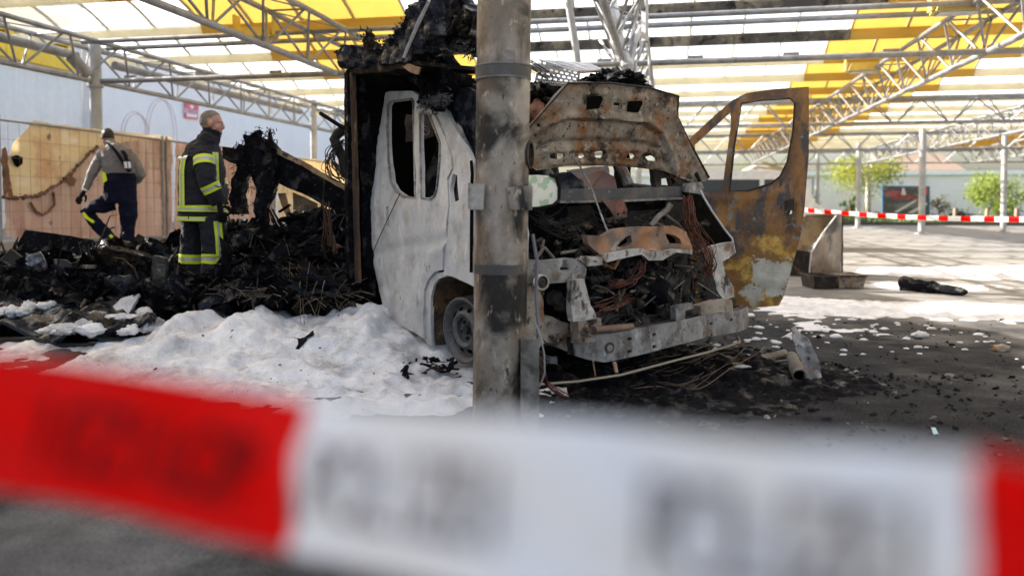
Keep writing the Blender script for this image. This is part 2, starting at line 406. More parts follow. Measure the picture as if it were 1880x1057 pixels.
# near runs of the lengthwise girders get their struts one by one
# ---- pillars
def pillar(p, lab, r=.085, top=HT + .1, grp='slim canopy pillars'):
    e = empty('canopy_pillar', (p.x, p.y, gz(p.x, p.y)), lab, 'pillar', grp)
    m = MB(); m.tube([V(p.x, p.y, gz(p.x, p.y)), V(p.x, p.y, top)], r, 16); m.build('shaft', GREYP, e, True)
    m = MB(); m.box((p.x, p.y, gz(p.x, p.y) + .02), (.36, .36, .03)); m.build('base_plate', GREYP, e)
    m = MB(); m.tube([V(p.x, p.y, HB - .1), V(p.x, p.y, HB + .02)], r * 1.35, 16); m.build('collar', GREYP, e, True)
    return e
def pill_at(px, Y): q = at(px, 400, Y); return V(q.x, q.y, 0)
pillar(ab(-9.76, 12.2), 'grey canopy pillar behind the bending worker, before the corrugated building', r=.095)
pillar(pill_at(577, 21.9), 'grey pillar behind the sloping charred beam, left of the black wall edge')
pillar(pill_at(1692, 30.5), 'grey pillar standing in front of the dark billboard', r=.12)
pillar(pill_at(1575, 37.5), 'grey pillar in front of the drooping birch trunk', r=.11)
pillar(pill_at(1842, 32.5), 'grey pillar in front of the bright green bushy tree', r=.11)
pillar(pill_at(1500, 44), 'slender far pillar just beyond the rusty door edge', r=.10)
pillar(pill_at(1146, 23.5), 'far grey pillar seen through the gap under the bonnet, thicker one', r=.16)
pillar(pill_at(1172, 31), 'far grey pillar seen through the gap under the bonnet, thinner one', r=.11)
# foam-splashed struts at the middle girder, and a pipe hanging loose beside it
FOAMW = mat('dried_foam', (.62, .62, .63), [((.42, .42, .44), 5, .45, .65), ((.2, .19, .18), 9, .6, .7)], rough=.9)
fs_ = MB(); rr = random.Random(6)
for (x0, y0, x1, y1, w_) in ((1098, -10, 1150, 118, .05), (1118, -10, 1152, 120, .07), (1104, 20, 1140, 110, .03), (1172, -10, 1154, 118, .03), (1186, 10, 1160, 110, .025), (1176, 40, 1156, 130, .03), (1122, 60, 1150, 130, .04), (1178, 75, 1162, 150, .02), (1188, 80, 1194, 160, .015), (1160, 120, 1178, 160, .02), (1100, 70, 1128, 112, .02)):
    n = 7; pts = [at(x0 + (x1 - x0) * i / n + rr.uniform(-1.5, 1.5), y0 + (y1 - y0) * i / n, 11.6 + .15 * rr.random()) for i in range(n + 1)]; fs_.tube(pts, [w_ * rr.uniform(.6, 1.5) for _ in pts], 6)
fs_.tube([at(1147, 96, 11.6), at(1151, 120, 11.6), at(1154, 140, 11.6)], [.05, .11, .03], 8)
tag(fs_.build('foam_splashed_struts', FOAMW, canopy, True), kind='stuff')
m = MB(); m.tube([at(1041, -30, 10.6), at(1046, 20, 10.6), at(1056, 80, 10.6), at(1061, 122, 10.6)], .05, 10); tag(m.build('hanging_pipe', GREYP, None, True), 'blue-grey loose pipe hanging from the canopy right of the sooty pillar', 'pipe')
m = MB(); m.tube([at(1184, -30, 11.2), at(1184, 76, 11.2)], .05, 4); tag(m.build('hanging_bar', GREYP, None), 'grey square bar hanging upright from the middle girder', 'bar')
# lamps on the yellow strips
LAMPM = mat('lamp_housing', (.55, .43, .12), rough=.5); LAMPG = mat('lamp_glass', (.45, .45, .42), rough=.2)
def roof_lamp(px, py, lab):
    p = at(px, py, 2.75 * FPX / (373 - py)); e = empty('roof_lamp', p, lab, 'lamp', 'square floodlights under the canopy')
    Rm = Matrix((U, W, V(0, 0, 1))).transposed()
    m = MB(); m.box(p, (.62, .34, .16), Rm, taper=.8); m.build('housing', LAMPM, e)
    m = MB(); m.box(p + V(0, 0, -.093), (.5, .26, .025), Rm); m.build('lens', LAMPG, e)
    m = MB()
    for s in (-1, 1): m.box(p + U * .34 * s + V(0, 0, .12), (.03, .2, .36), Rm)
    m.build('bracket', LAMPM, e)
roof_lamp(470, 62, 'yellow square floodlight under the roof above the firefighter')
roof_lamp(1585, 124, 'yellow floodlight under the right yellow strip, second from the front')
roof_lamp(1757, 12, 'large yellow floodlight at the upper right edge of the roof')
# drain pipe along the left girder
m = MB(); m.tube([ab(-9.76, 4.0, HB + .36), ab(-9.76, 11.75, HB + .36)], .075, 14); m.tube([ab(-9.76, 12.0, HB + .1), ab(-9.76, 11.6, HB + .36)], .1, 14)
dp = m.build('drain_pipe', GALV, None, True); tag(dp, 'fat grey drain pipe running inside the leftmost girder', 'pipe')
m = MB(); m.tube([ab(-9.76, 12.7, HB + .36), ab(-9.76, 20, HB + .36)], .075, 14)
tag(m.build('drain_pipe', GALV, None, True), 'grey drain pipe in the left girder beyond the bending worker\'s pillar', 'pipe')

# ---- left building
bl = empty('warehouse', ab(-16.3, 20, 0), 'long pale blue warehouse with yellow louvre band and white front', 'building')
def flank(b0, b1, z0, z1, d=0): return [ab(-16.0 + d, b0, z0), ab(-16.0 + d, b1, z0), ab(-16.0 + d, b1, z1), ab(-16.0 + d, b0, z1)]
CLAD = mat('pale_cladding', (.78, .77, .74), [((.68, .68, .67), 1.2, .5, .75)], rough=.5, vary=.04)
WHITEW = mat('white_front', (.84, .815, .80), [((.77, .75, .745), .8, .5, .75)], rough=.6, vary=.03)
BLUE = mat('blue_trim', (.05, .22, .38), rough=.5); YLOUV = mat('yellow_louvre', (.86, .56, .03), [((.78, .48, .03), 1, .5, .7)], rough=.45); DARKSLOT = mat('louvre_shade', (.05, .045, .03), rough=.8)
bs = 19.0
m = MB(); vs = []; n = int((19.5 - bs + 6) / .09); fs = []
for i in range(n + 1):
    bb = bs - 6 + i * .09; d = .035 if (i // 2) % 2 else 0
    vs += [ab(-16 + d, bb, -.2), ab(-16 + d, bb, 6.3)]
for i in range(n): fs.append((2 * i, 2 * i + 2, 2 * i + 3, 2 * i + 1))
m.add(vs, fs); m.build('cladding', CLAD, bl)
m = MB(); m.box(ab(-18.1, 15.55, 3), (4, 7.9, 6.6), Matrix((U, W, V(0, 0, 1))).transposed()); m.build('wall', CLAD, bl)
m = MB(); m.box(ab(-26, 10.35, 3), (19.6, 2.4, 6.5), Matrix((U, W, V(0, 0, 1))).transposed()); m.build('wall', CLAD, bl)
m = MB(); m.box(ab(-26, .1, 5), (19.8, 18.0, 10.4), Matrix((U, W, V(0, 0, 1))).transposed()); m.build('wall', CLAD, bl)  # unseen tall block, height and length shaped to shade foam and cab door
m = MB(); m.box(ab(-15.9, 19.6, 3.0), (.22, .2, 6.4), Matrix((U, W, V(0, 0, 1))).transposed()); m.build('corner_trim', WHITEW, bl)
m = MB(); m.box(ab(-15.85, 19.83, 3.0), (.2, .22, 6.4), Matrix((U, W, V(0, 0, 1))).transposed()); m.build('corner_trim', BLUE, bl)
m = MB(); m.box(ab(-18.0, 42, 2.7), (4, 43.9, 5.8), Matrix((U, W, V(0, 0, 1))).transposed()); m.build('wall', WHITEW, bl)
m = MB(); m.box(ab(-16.2, 15.5, 6.5), (.5, 8.0, .4), Matrix((U, W, V(0, 0, 1))).transposed()); m.build('roof_edge', BLUE, bl)
# louvre band: dark backing, yellow frame, slats
z0, z1 = 4.75, 6.15
m = MB(); m.box(ab(-15.93, 16.0, (z0 + z1) / 2), (.04, 5.9, z1 - z0), Matrix((U, W, V(0, 0, 1))).transposed()); lb = m.build('louvre_band', DARKSLOT, bl)
zz = z0 + .42
while zz < z1:
    m = MB(); m.box(ab(-15.86, 16.0, zz), (.09, 5.8, .058), Matrix((U, W, V(0, 0, 1))).transposed()); m.build('slat', YLOUV, lb); zz += .112
for bb in (15.2, 16.9, 18.8): 
    m = MB(); m.box(ab(-15.80, bb, (z0 + z1) / 2), (.05, .42 if bb < 18.5 else .2, z1 - z0), Matrix((U, W, V(0, 0, 1))).transposed()); m.build('mullion', YLOUV, lb)
m = MB(); m.box(ab(-15.85, 16.0, z0 + .14), (.12, 6.0, .34), Matrix((U, W, V(0, 0, 1))).transposed()); m.build('sill', YLOUV, lb)
# printed loops and sign on the white front
WP = ab(-15.99, 30, 0); WN = U.copy()
REDLINE = mat('faded_red_print', (.78, .62, .63), rough=.7); SIGNRED = mat('sign_red', (.72, .14, .17), rough=.6); SIGNW = mat('sign_white', (.85, .8, .8), rough=.6)
def loop(px0, top, px1, bot, th, name='printed_loop'):
    m = MB(); pts = []
    for i in range(29):
        q = math.pi * i / 28; x = (px0 + px1) / 2 - (px1 - px0) / 2 * math.cos(q); y = bot - (bot - top) * math.sin(q) ** .75
        pts.append(hit(x, y, WP + WN * .012, WN))
    m.tube(pts, th, 4); m.build(name, REDLINE, bl)
loop(222, 205, 270, 262, .011); loop(228, 209, 274, 262, .011); loop(267, 181, 319, 262, .011); loop(273, 184, 325, 262, .011)
sg = empty('wall_sign', hit(353, 200, WP, WN), 'red square sign with white writing on the white warehouse front', 'sign')
def onwall(x, y, d): return hit(x, y, WP + WN * d, WN)
def quadw(pix, d, mt, nm, par):
    f = [onwall(x, y, d) for x, y in pix]; bk = [q - WN * .02 for q in f]; m = MB(); m.add(f + bk, [(0, 1, 2, 3), (7, 6, 5, 4), (0, 4, 5, 1), (1, 5, 6, 2), (2, 6, 7, 3), (3, 7, 4, 0)]); return m.build(nm, mt, par)
quadw([(340, 217), (364, 220), (365, 187), (340, 181)], .05, SIGNRED, 'board', sg)
def text3(txt, pmid, ex, ey, h, mt, nm, par, depth=.004, width=None):
    c = bpy.data.curves.new(nm, 'FONT'); c.body = txt; c.align_x = 'CENTER'; c.align_y = 'CENTER'; c.size = 1; c.extrude = .02
    o = bpy.data.objects.new(nm, c); col.objects.link(o); dg = bpy.context.evaluated_depsgraph_get(); me = bpy.data.meshes.new_from_object(o.evaluated_get(dg)); bpy.data.objects.remove(o)
    xs = [v.co.x for v in me.vertices]; sx = (width / (max(xs) - min(xs))) if width else h; n = ex.cross(ey)
    for v in me.vertices: v.co = pmid + ex * (v.co.x * sx) + ey * (v.co.y * h * 1.35) + n * (v.co.z / .02 * depth)
    me.materials.clear(); return link(nm, me, mt, par)
text3('SELGROS', onwall(352.5, 206, .065), W, V(0, 0, 1), .16, SIGNW, 'lettering', sg, width=.95)
quadw([(343, 214), (362, 216.5), (362, 211), (343, 208.5)], .06, SIGNW, 'lettering', sg)
quadw([(348, 195), (353, 201), (357, 196.5), (353, 193)], .06, SIGNW, 'emblem', sg)

# ---- background across the car park
BR = Matrix((U, W, V(0, 0, 1))).transposed()
bw = empty('hall', ab(20, 56, 0), 'long low white hall across the far end of the car park', 'building')
m = MB(); m.box(ab(22, 60, 1.35), (92, 10, 3.3), BR); m.build('wall', mat('hall_white', (.88, .80, .79), [((.8, .73, .73), .6, .5, .75)], rough=.7, vary=.03), bw)
m = MB(); m.box(ab(22, 60, 3.1), (92.6, 10.4, .24), BR); m.build('parapet', mat('parapet_white', (.85, .85, .85), rough=.6), bw)
for i in range(22):
    m = MB(); m.box(ab(-20 + i * 4, 54.96, 1.5), (.03, .06, 3), BR); m.build('panel_joint', CLAD, bw)
text3('POLE', at(1186, 343, ab(0, 54.9).length / 1.0) * 1 if False else hit(1186, 343, ab(0, 54.9), W), U, V(0, 0, 1), .42, mat('grey_lettering', (.4, .42, .45)), 'lettering', bw)
hs = empty('gabled_house', ab(34, 78, 0), 'brown roofed house rising behind the white hall', 'building')
BROWN = mat('brown_roof', (.2, .14, .10), rough=.8)
c = at(1712, 315, 80)
m = MB(); m.box((c.x, c.y + 4, 2.2), (7.6, 8, 4.6)); m.build('wall', mat('house_wall', (.4, .36, .3)), hs)
m = MB(); y0, y1 = c.y - .6, c.y + 9; m.add([(c.x - 4.6, y0, 4.2), (c.x + 3.4, y0, 4.2), (c.x + 3.4, y1, 4.2), (c.x - 4.6, y1, 4.2), (c.x - 4.2, (y0 + y1) / 2, 6.4), (c.x + 3.0, (y0 + y1) / 2, 6.4)], [(0, 1, 5, 4), (1, 2, 5), (2, 3, 4, 5), (3, 0, 4), (3, 2, 1, 0)]); m.build('roof', BROWN, hs)
# verge and kerb
GRASS = mat('verge_grass', (.07, .11, .025), [((.12, .13, .05), 2, .5, .7), ((.05, .07, .02), 9, .5, .7)], rough=.9, bump=(30, .6, .05))
m = MB(); m.box(ab(22, 50.4, .05), (92, 9.0, .22), BR); tag(m.build('verge', GRASS), kind='structure')
m = MB(); m.box(ab(22, 45.7, .06), (92, .3, .26), BR); tag(m.build('kerb', mat('dark_kerb', (.07, .07, .07), rough=.9)), kind='structure')
gb = MB()
for i in range(5200):
    p = ab(rnd.uniform(6, 44), rnd.uniform(45.9, 54.4), .15); h = rnd.uniform(.08, .3); q = rnd.uniform(0, 6.3); d = V(math.cos(q), math.sin(q), 0) * .05
    gb.add([p - d, p + d, p + V(rnd.uniform(-.06, .06), rnd.uniform(-.06, .06), h)], [(0, 1, 2)])
tag(gb.build('grass', GRASS), kind='stuff')
# billboard
bb = empty('billboard', hit(1664, 405, ab(0, 48.5), W), 'dark billboard with blue frame, red words and a white ampersand', 'billboard')
bp = ab(0, 48.5); BF = mat('billboard_frame', (.03, .09, .16), rough=.4)
def onb(x, y, d=0): return hit(x, y, bp - W * d, W)
def quadb(pix, d, mt, nm, th=.06):
    f = [onb(x, y, d) for x, y in pix]; bk = [q + W * th for q in f]; m = MB(); m.add(f + bk, [(0, 1, 2, 3), (7, 6, 5, 4), (0, 4, 5, 1), (1, 5, 6, 2), (2, 6, 7, 3), (3, 7, 4, 0)]); return m.build(nm, mt, bb)
BPRINT = mat('billboard_print', (.055, .052, .055), [((.16, .15, .15), .9, .52, .6, (1, 1, 2)), ((.3, .3, .31), 1.3, .62, .68, (.6, .6, 2))], rough=.4)
quadb([(1620, 399), (1707, 401), (1707, 342), (1620, 341)], 0, BF, 'frame', .2)
quadb([(1623, 396), (1703, 398), (1703, 345), (1623, 344)], .02, BPRINT, 'poster', .01)
SILV = mat('billboard_silver', (.55, .55, .56), rough=.4); BRED = mat('billboard_red', (.62, .05, .04), rough=.5)
quadb([(1640, 390), (1648, 390), (1686, 367), (1682, 366)], .035, SILV, 'printed_bar', .008)
quadb([(1666, 391), (1676, 391), (1702, 376), (1702, 372)], .035, SILV, 'printed_bar', .008)
quadb([(1680, 369), (1686, 368), (1694, 362), (1690, 362)], .036, BRED, 'printed_bar', .008)
quadb([(1690, 356), (1703, 357), (1703, 345), (1688, 345)], .036, BRED, 'printed_bar', .008)
text3('&', onb(1659, 352.5, .05), U, V(0, 0, 1), .42, mat('billboard_white', (.85, .85, .85)), 'lettering', bb)
text3('RADIO', onb(1641, 354, .05), U, V(0, 0, 1), .24, BRED, 'lettering', bb, width=.72)
text3('TELEFON', onb(1656, 362, .05), U, V(0, 0, 1), .26, BRED, 'lettering', bb, width=1.2)
for x in (1647, 1700):
    m = MB(); q = onb(x, 400, -.1); m.tube([V(q.x, q.y, .1), V(q.x, q.y, 1.1)], .07, 8); m.build('post', BF, bb)
# bollards in the verge
for x, lab in ((1753, 'short brown wooden post right of the billboard'), (1812, 'short brown wooden post left of the bright green tree'), (1866, 'short brown wooden post under the bright green tree')):
    q = hit(x, 405, ab(0, 47.2), W); e = empty('wooden_post', (q.x, q.y, .15), lab, 'post', 'brown posts along the verge')
    m = MB(); m.tube([V(q.x, q.y, .15), V(q.x, q.y, .85), V(q.x, q.y, .9)], [.1, .1, .06], 10); m.build('shaft', BROWN, e, True)
# trees
BARK = mat('pale_bark', (.42, .38, .3), [((.1, .08, .06), 6, .55, .65)], rough=.9); BARKD = mat('dark_bark', (.09, .07, .05), rough=.9)
def leafmat(nm, c, c2):
    t = NT(nm); t.n.remove(t.b); k = t.mix(t.ramp(t.noise(1.4, 3), .35, .65), c, c2)
    a = t.n.new('ShaderNodeBsdfDiffuse'); b = t.n.new('ShaderNodeBsdfTranslucent'); mx = t.n.new('ShaderNodeMixShader'); mx.inputs[0].default_value = .45
    t.l.new(k, a.inputs[0]); t.l.new(k, b.inputs[0]); t.l.new(a.outputs[0], mx.inputs[1]); t.l.new(b.outputs[0], mx.inputs[2]); t.l.new(mx.outputs[0], t.out.inputs[0]); return t.m
L1 = leafmat('birch_leaf', (.20, .24, .03), (.30, .30, .06)); L2 = leafmat('fresh_leaf', (.17, .23, .05), (.27, .31, .09)); L3 = leafmat('dark_leaf', (.03, .07, .02), (.06, .10, .03))
L4 = leafmat('twig_leaf', (.13, .10, .06), (.18, .17, .07))
def leafq(mb, p, s):
    a = V(rnd.gauss(0, 1), rnd.gauss(0, 1), rnd.gauss(0, 1)).normalized(); b = a.orthogonal().normalized(); b = b * math.cos(2) + a.cross(b) * math.sin(2)
    mb.add([p - a * s, p + b * s * .5, p + a * s, p - b * s * .5], [(0, 1, 2, 3)])
def tree(nm, px, py, Y, H, cw, lm, bk, lab, cat='tree', n=2600, s=.09, droop=False, trunk=.14, base=.35):
    q = at(px, py, Y); e = empty(nm, (q.x, q.y, gz(q.x, q.y)), lab, cat); z0 = gz(q.x, q.y)
    t = MB(); t.tube([V(q.x, q.y, z0), V(q.x + .05, q.y, z0 + H * .4), V(q.x - .05, q.y, z0 + H * .75), V(q.x, q.y, z0 + H * .95)], [trunk, trunk * .8, trunk * .45, .02], 8)
    tips = []
    for i in range(16):
        z = z0 + H * rnd.uniform(base, .85); an = rnd.uniform(0, 6.3); L = cw * rnd.uniform(.5, 1) * (1.1 - abs((z - z0) / H - .55)); d = V(math.cos(an), math.sin(an), rnd.uniform(.3, .8))
        p1 = V(q.x, q.y, z) + d * L * .6; p2 = p1 + V(d.x, d.y, -.1 if not droop else -.5) * L * .4; t.tube([V(q.x, q.y, z), p1, p2], [.05, .03, .012], 5); tips += [p1, p2, p1.lerp(p2, .5)]
    t.build('trunk', bk, e, True)
    c = MB()
    for i in range(n):
        tp = rnd.choice(tips)
        if droop: p = tp + V(rnd.gauss(0, cw * .16), rnd.gauss(0, cw * .16), -abs(rnd.gauss(0, H * .16)) + .2)
        else: p = tp + V(rnd.gauss(0, cw * .17), rnd.gauss(0, cw * .17), rnd.gauss(0, cw * .17))
        if p.z < z0 + .05: p.z = z0 + rnd.uniform(.05, .5)
        leafq(c, p, s * rnd.uniform(.6, 1.5))
    c.build('crown', lm, e)
tree('birch_tree', 1592, 400, 47.5, 4.3, 2.3, L1, BARK, 'drooping yellow-green birch with a pale trunk beside the billboard', droop=True, n=4200, s=.07, trunk=.2, base=.6)
tree('bushy_tree', 1832, 400, 46.5, 2.75, 1.7, L2, BARKD, 'bright green bushy tree at the right before the white hall', n=5200, s=.07, base=.04)
tree('conifer', 1560, 405, 47.8, 1.7, .5, L3, BARKD, 'small dark conifer left of the birch trunk', 'shrub', n=900, s=.07, base=.05)
tree('conifer', 1610, 408, 47, .6, .35, L3, BARKD, 'tiny dark conifer right of the birch trunk', 'shrub', n=300, s=.06, base=.05, trunk=.05)
tree('bare_shrub', 1722, 405, 47, 1.5, .8, L4, BARKD, 'brownish thin shrub right of the billboard', 'shrub', n=500, s=.05, base=.1, trunk=.04)
tree('bare_shrub', 1490, 400, 47, 1.7, .7, L4, BARKD, 'grey thin shrub before the hall, next to the far slender pillar', 'shrub', n=260, s=.05, base=.1, trunk=.04)
tree('low_shrub', 1762, 411, 46.6, .6, .7, L3, BARKD, 'low green shrub between two brown posts', 'shrub', n=500, s=.06, base=.05, trunk=.04)
tree('bushy_tree', 1405, 345, 47, 3.1, 1.9, L2, BARKD, 'green tree seen through the rusty door window', n=2500, s=.09, base=.3)
tree('bushy_tree', 1345, 345, 48, 2.6, 1.2, L2, BARKD, 'green tree behind the white car seen through the rusty door window', n=1500, s=.09, base=.3)
# grey market tent far off
q = at(1402, 330, 44); e = empty('market_tent', (q.x, q.y, 0), 'grey pitched tent roof seen through the rusty door window', 'tent')
TENT = mat('tent_cloth', (.30, .30, .31), rough=.8)
m = MB(); m.add([(q.x - 2.1, q.y - 2, 2.5), (q.x + 2.1, q.y - 2, 2.5), (q.x + 2.1, q.y + 2, 2.5), (q.x - 2.1, q.y + 2, 2.5), (q.x, q.y, 3.5)], [(0, 1, 4), (1, 2, 4), (2, 3, 4), (3, 0, 4), (3, 2, 1, 0)]); m.build('cover', TENT, e)
for sx in (-2, 2):
    for sy in (-1.9, 1.9):
        m = MB(); m.tube([V(q.x + sx, q.y + sy, 0), V(q.x + sx, q.y + sy, 2.52)], .04, 6); m.build('pole', GALV, e)
# parked white van far behind
q = at(1338, 380, 21); e = empty('parked_van', (q.x, q.y, 0), 'white parked van behind the rusty door, partly hidden', 'van')
VW = mat('van_white', (.75, .75, .74), rough=.3); GLS = mat('van_glass', (.05, .06, .07), rough=.1); TY = mat('tyre_black', (.02, .02, .02), rough=.8); YV = mat('van_cream', (.5, .43, .22), rough=.4)
m = MB(); prof = [(-2.0, .35), (-2.0, 1.1), (-1.75, 1.8), (-1.4, 2.0), (1.6, 2.0), (1.95, 1.2), (2.2, 1.05), (2.3, .35)]
m.rings([[V(q.x + x * .9 + .2, q.y - .85, z) for x, z in prof], [V(q.x + x * .9 + .2, q.y + .85, z) for x, z in prof]]); m.build('body', VW, e)
for x0, x1 in ((-1.5, -.62), (-.5, .38), (.5, 1.4)):
    m = MB(); m.box((q.x + (x0 + x1) / 2 * .9 + .2, q.y - .86, 1.5), ((x1 - x0) * .88, .03, .55)); m.build('window', GLS, e)
for sx in (-1.3, 1.3):
    for sy in (-.8, .8):
        m = MB(); m.lathe([(0, -.1), (.3, -.1), (.32, -.06), (.32, .06), (.3, .1), (0, .1)], (q.x + sx, q.y + sy, .32), (0, 1, 0), 18); m.build('wheel', TY, e, True)
for sx in (2.12,):
    m = MB(); m.box((q.x + 2.2, q.y - .5, .75), (.06, .3, .2)); m.build('headlight', VW, e)

# ---- fence with scorched tarpaulins on the left
FP0 = V(-7.33, 11.44, 0); FD = V(1.05, 3.35, 0).normalized(); FN = V(FD.y, -FD.x, 0)
def fz(s): p = FP0 + FD * s; return gz(p.x, p.y)
for i, lab in enumerate(('mesh fence panel behind the bending worker, scorched tarpaulin tied to it', 'mesh fence panel behind the firefighter and the charred arch', 'far mesh fence panel over the sloping charred beam')):
    s0 = -.02 + i * 3.37; s1 = s0 + 3.26
    e = empty('fence_panel', FP0 + FD * s0 + V(0, 0, fz(s0)), lab, 'fence', 'mesh fence panels')
    for s in (s0, s1):
        m = MB(); p = FP0 + FD * s; m.tube([V(p.x, p.y, fz(s) + .02), V(p.x, p.y, fz(s) + 1.94)], .023, 10); m.build('post', GALV, e, True)
    for h in (.12, 1.87):
        m = MB(); m.tube([FP0 + FD * s0 + V(0, 0, fz(s0) + h), FP0 + FD * s1 + V(0, 0, fz(s1) + h)], .018, 8); m.build('rail', GALV, e, True)
    m = MB(); k = s0 + .15
    while k < s1: p = FP0 + FD * k; m.tube([p + V(0, 0, fz(k) + .12), p + V(0, 0, fz(k) + 1.87)], .0028, 3, caps=False); k += .18
    h = .3
    while h < 1.85: m.tube([FP0 + FD * s0 + V(0, 0, fz(s0) + h) + FN * .004, FP0 + FD * s1 + V(0, 0, fz(s1) + h) + FN * .004], .0028, 3, caps=False); h += .26
    tag(m.build('wire_mesh', GALV, e), kind='stuff')
    for s in (s0 + .02, s1 - .02):
        m = MB(); p = FP0 + FD * s; m.box((p.x, p.y, fz(s) + .06), (.24, .5, .12)); m.build('foot_block', mat('concrete_foot', (.3, .29, .27), [((.2, .19, .18), 6, .5, .7)], rough=.9), e)
    m = MB(); p = FP0 + FD * s1; m.box((p.x, p.y, fz(s1) + 1.5), (.05, .07, .06)); m.build('clamp', GALV, e)
def tarpmat(nm, c, layers, tl=.35):
    t = NT(nm); k = c
    for i, L in enumerate(layers): k = t.mix(t.ramp(t.noise(L[1], 6, .62, L[4] if len(L) > 4 else (1, 1, 1), (i * 3.3, i * 1.7, i * 5)), L[2], L[3]), k, L[0])
    t.col(k); t.rough(.6); b = t.n.new('ShaderNodeBsdfTranslucent'); t.l.new(k, b.inputs[0]) if not isinstance(k, tuple) else None
    mx = t.n.new('ShaderNodeMixShader'); mx.inputs[0].default_value = tl; t.l.new(t.b.outputs[0], mx.inputs[1]); t.l.new(b.outputs[0], mx.inputs[2]); t.l.new(mx.outputs[0], t.out.inputs[0]); return t.m
PEACH = tarpmat('peach_tarpaulin', (.64, .47, .42), [((.54, .33, .27), 1.2, .5, .72, (1, 1, .35)), ((.74, .62, .56), 2.2, .5, .66, (2.5, 2.5, .12)), ((.36, .15, .08), 1.9, .54, .72, (1, 1, .5)), ((.86, .78, .68), 1.5, .58, .72, (1.6, 1.6, .4)), ((.07, .035, .028), 5, .66, .74)])
CREAMT = tarpmat('cream_tarpaulin', (.80, .68, .46), [((.86, .78, .62), 1.1, .5, .7), ((.64, .40, .22), 1.6, .53, .7), ((.88, .84, .74), 1.2, .55, .66, (1, 1, 2.2)), ((.22, .10, .055), 4, .64, .73)])
MELT = mat('melted_brown_edge', (.16, .075, .04), [((.03, .02, .015), 6, .5, .65), ((.4, .25, .15), 9, .62, .7)], rough=.7, bump=(20, .8, .03))
def fpl(d): return FP0 + FN * d
def ripple(x, y): return .012 * math.sin(x * 26) + .03 * noise.noise(V(x * 1.2, y * 1.2, 0))
def pxf(pts, d, nm, mt, par, **k): return pixpanel(nm, pts, fpl(d), FN, mt, par, th=.004, grid=.12, **k)
tp = empty('tarpaulin', fpl(-.03) + V(0, 0, .6), 'cream scorched tarpaulin on the upper left of the fence', 'tarpaulin')
pxf([(26, 262), (40, 246), (62, 222), (120, 231), (200, 240), (260, 246), (318, 252), (318, 300), (200, 330), (100, 380), (10, 392), (12, 300)], -.05, 'cloth', CREAMT, tp, jag=.02, relief=lambda x, y: .05 * noise.noise(V(x, y * 1.4, 4)), seed=2)
tq = empty('tarpaulin', fpl(-.02) + V(0, 0, .6), 'peach ribbed tarpaulin with a melted curved edge behind the worker', 'tarpaulin')
pxf([(8, 365), (28, 366), (60, 362), (84, 353), (110, 338), (128, 322), (150, 300), (168, 280), (185, 268), (230, 262), (276, 254), (314, 257), (316, 437), (200, 440), (60, 440), (10, 436)], -.015, 'cloth', PEACH, tq, jag=.03, relief=ripple, seed=5)
m = MB(); ed = [(8, 362), (28, 364), (60, 361), (84, 352), (110, 337), (128, 320), (150, 299), (168, 279), (183, 268)]
pts = [hit(x + rnd.uniform(-2, 2), y + rnd.uniform(-2, 2), fpl(.02), FN) for x, y in dens([V(a, b) for a, b in ed], 4, closed=False)]
m.tube(pts, [rnd.uniform(.012, .035) for _ in pts], 6); m.build('melted_edge', MELT, tq)
for pts in ([(120, 330), (132, 322), (140, 330), (138, 342), (128, 336)],):
    pxf(pts, .03, 'melted_lump', MELT, tq, jag=.04, seed=8)
m = MB(); pts = [hit(x, y, fpl(.03), FN) for x, y in [(98, 352), (100, 375), (90, 388), (78, 395), (66, 388), (56, 372)]]; m.tube(pts, .02, 6); m.build('melted_strand', MELT, tq)
td = empty('tarpaulin_rag', fpl(.03) + V(0, 0, 1.2), 'brown melted tarpaulin rag hanging down the fence at the left edge', 'rag')
pxf([(2, 275), (10, 268), (16, 300), (20, 340), (26, 362), (20, 366), (14, 350), (8, 362), (6, 330)], .03, 'cloth', MELT, td, jag=.03, seed=12)
th = empty('burn_hole_patch', hit(32, 294, fpl(-.01), FN), 'small black burn blot on the cream tarpaulin', 'burn mark')
pxf([(22, 290), (30, 286), (40, 290), (42, 300), (34, 305), (24, 300)], -.01, 'blot', BLACKHOLE, th, jag=.05, seed=4)
tr = empty('tarpaulin', fpl(-.02) + FD * 3.8 + V(0, 0, .6), 'peach tarpaulin on the fence behind the firefighter', 'tarpaulin')
pxf([(322, 260), (400, 268), (506, 284), (506, 418), (420, 425), (322, 434)], -.015, 'cloth', PEACH, tr, jag=.02, relief=ripple, seed=15)
ts = empty('tarpaulin', fpl(-.02) + FD * 7.5 + V(0, 0, .6), 'cream tarpaulin on the far fence above the charred beam', 'tarpaulin')
pxf([(511, 286), (560, 291), (640, 300), (640, 395), (511, 412)], -.015, 'cloth', CREAMT, ts, jag=.02, relief=ripple, seed=19)

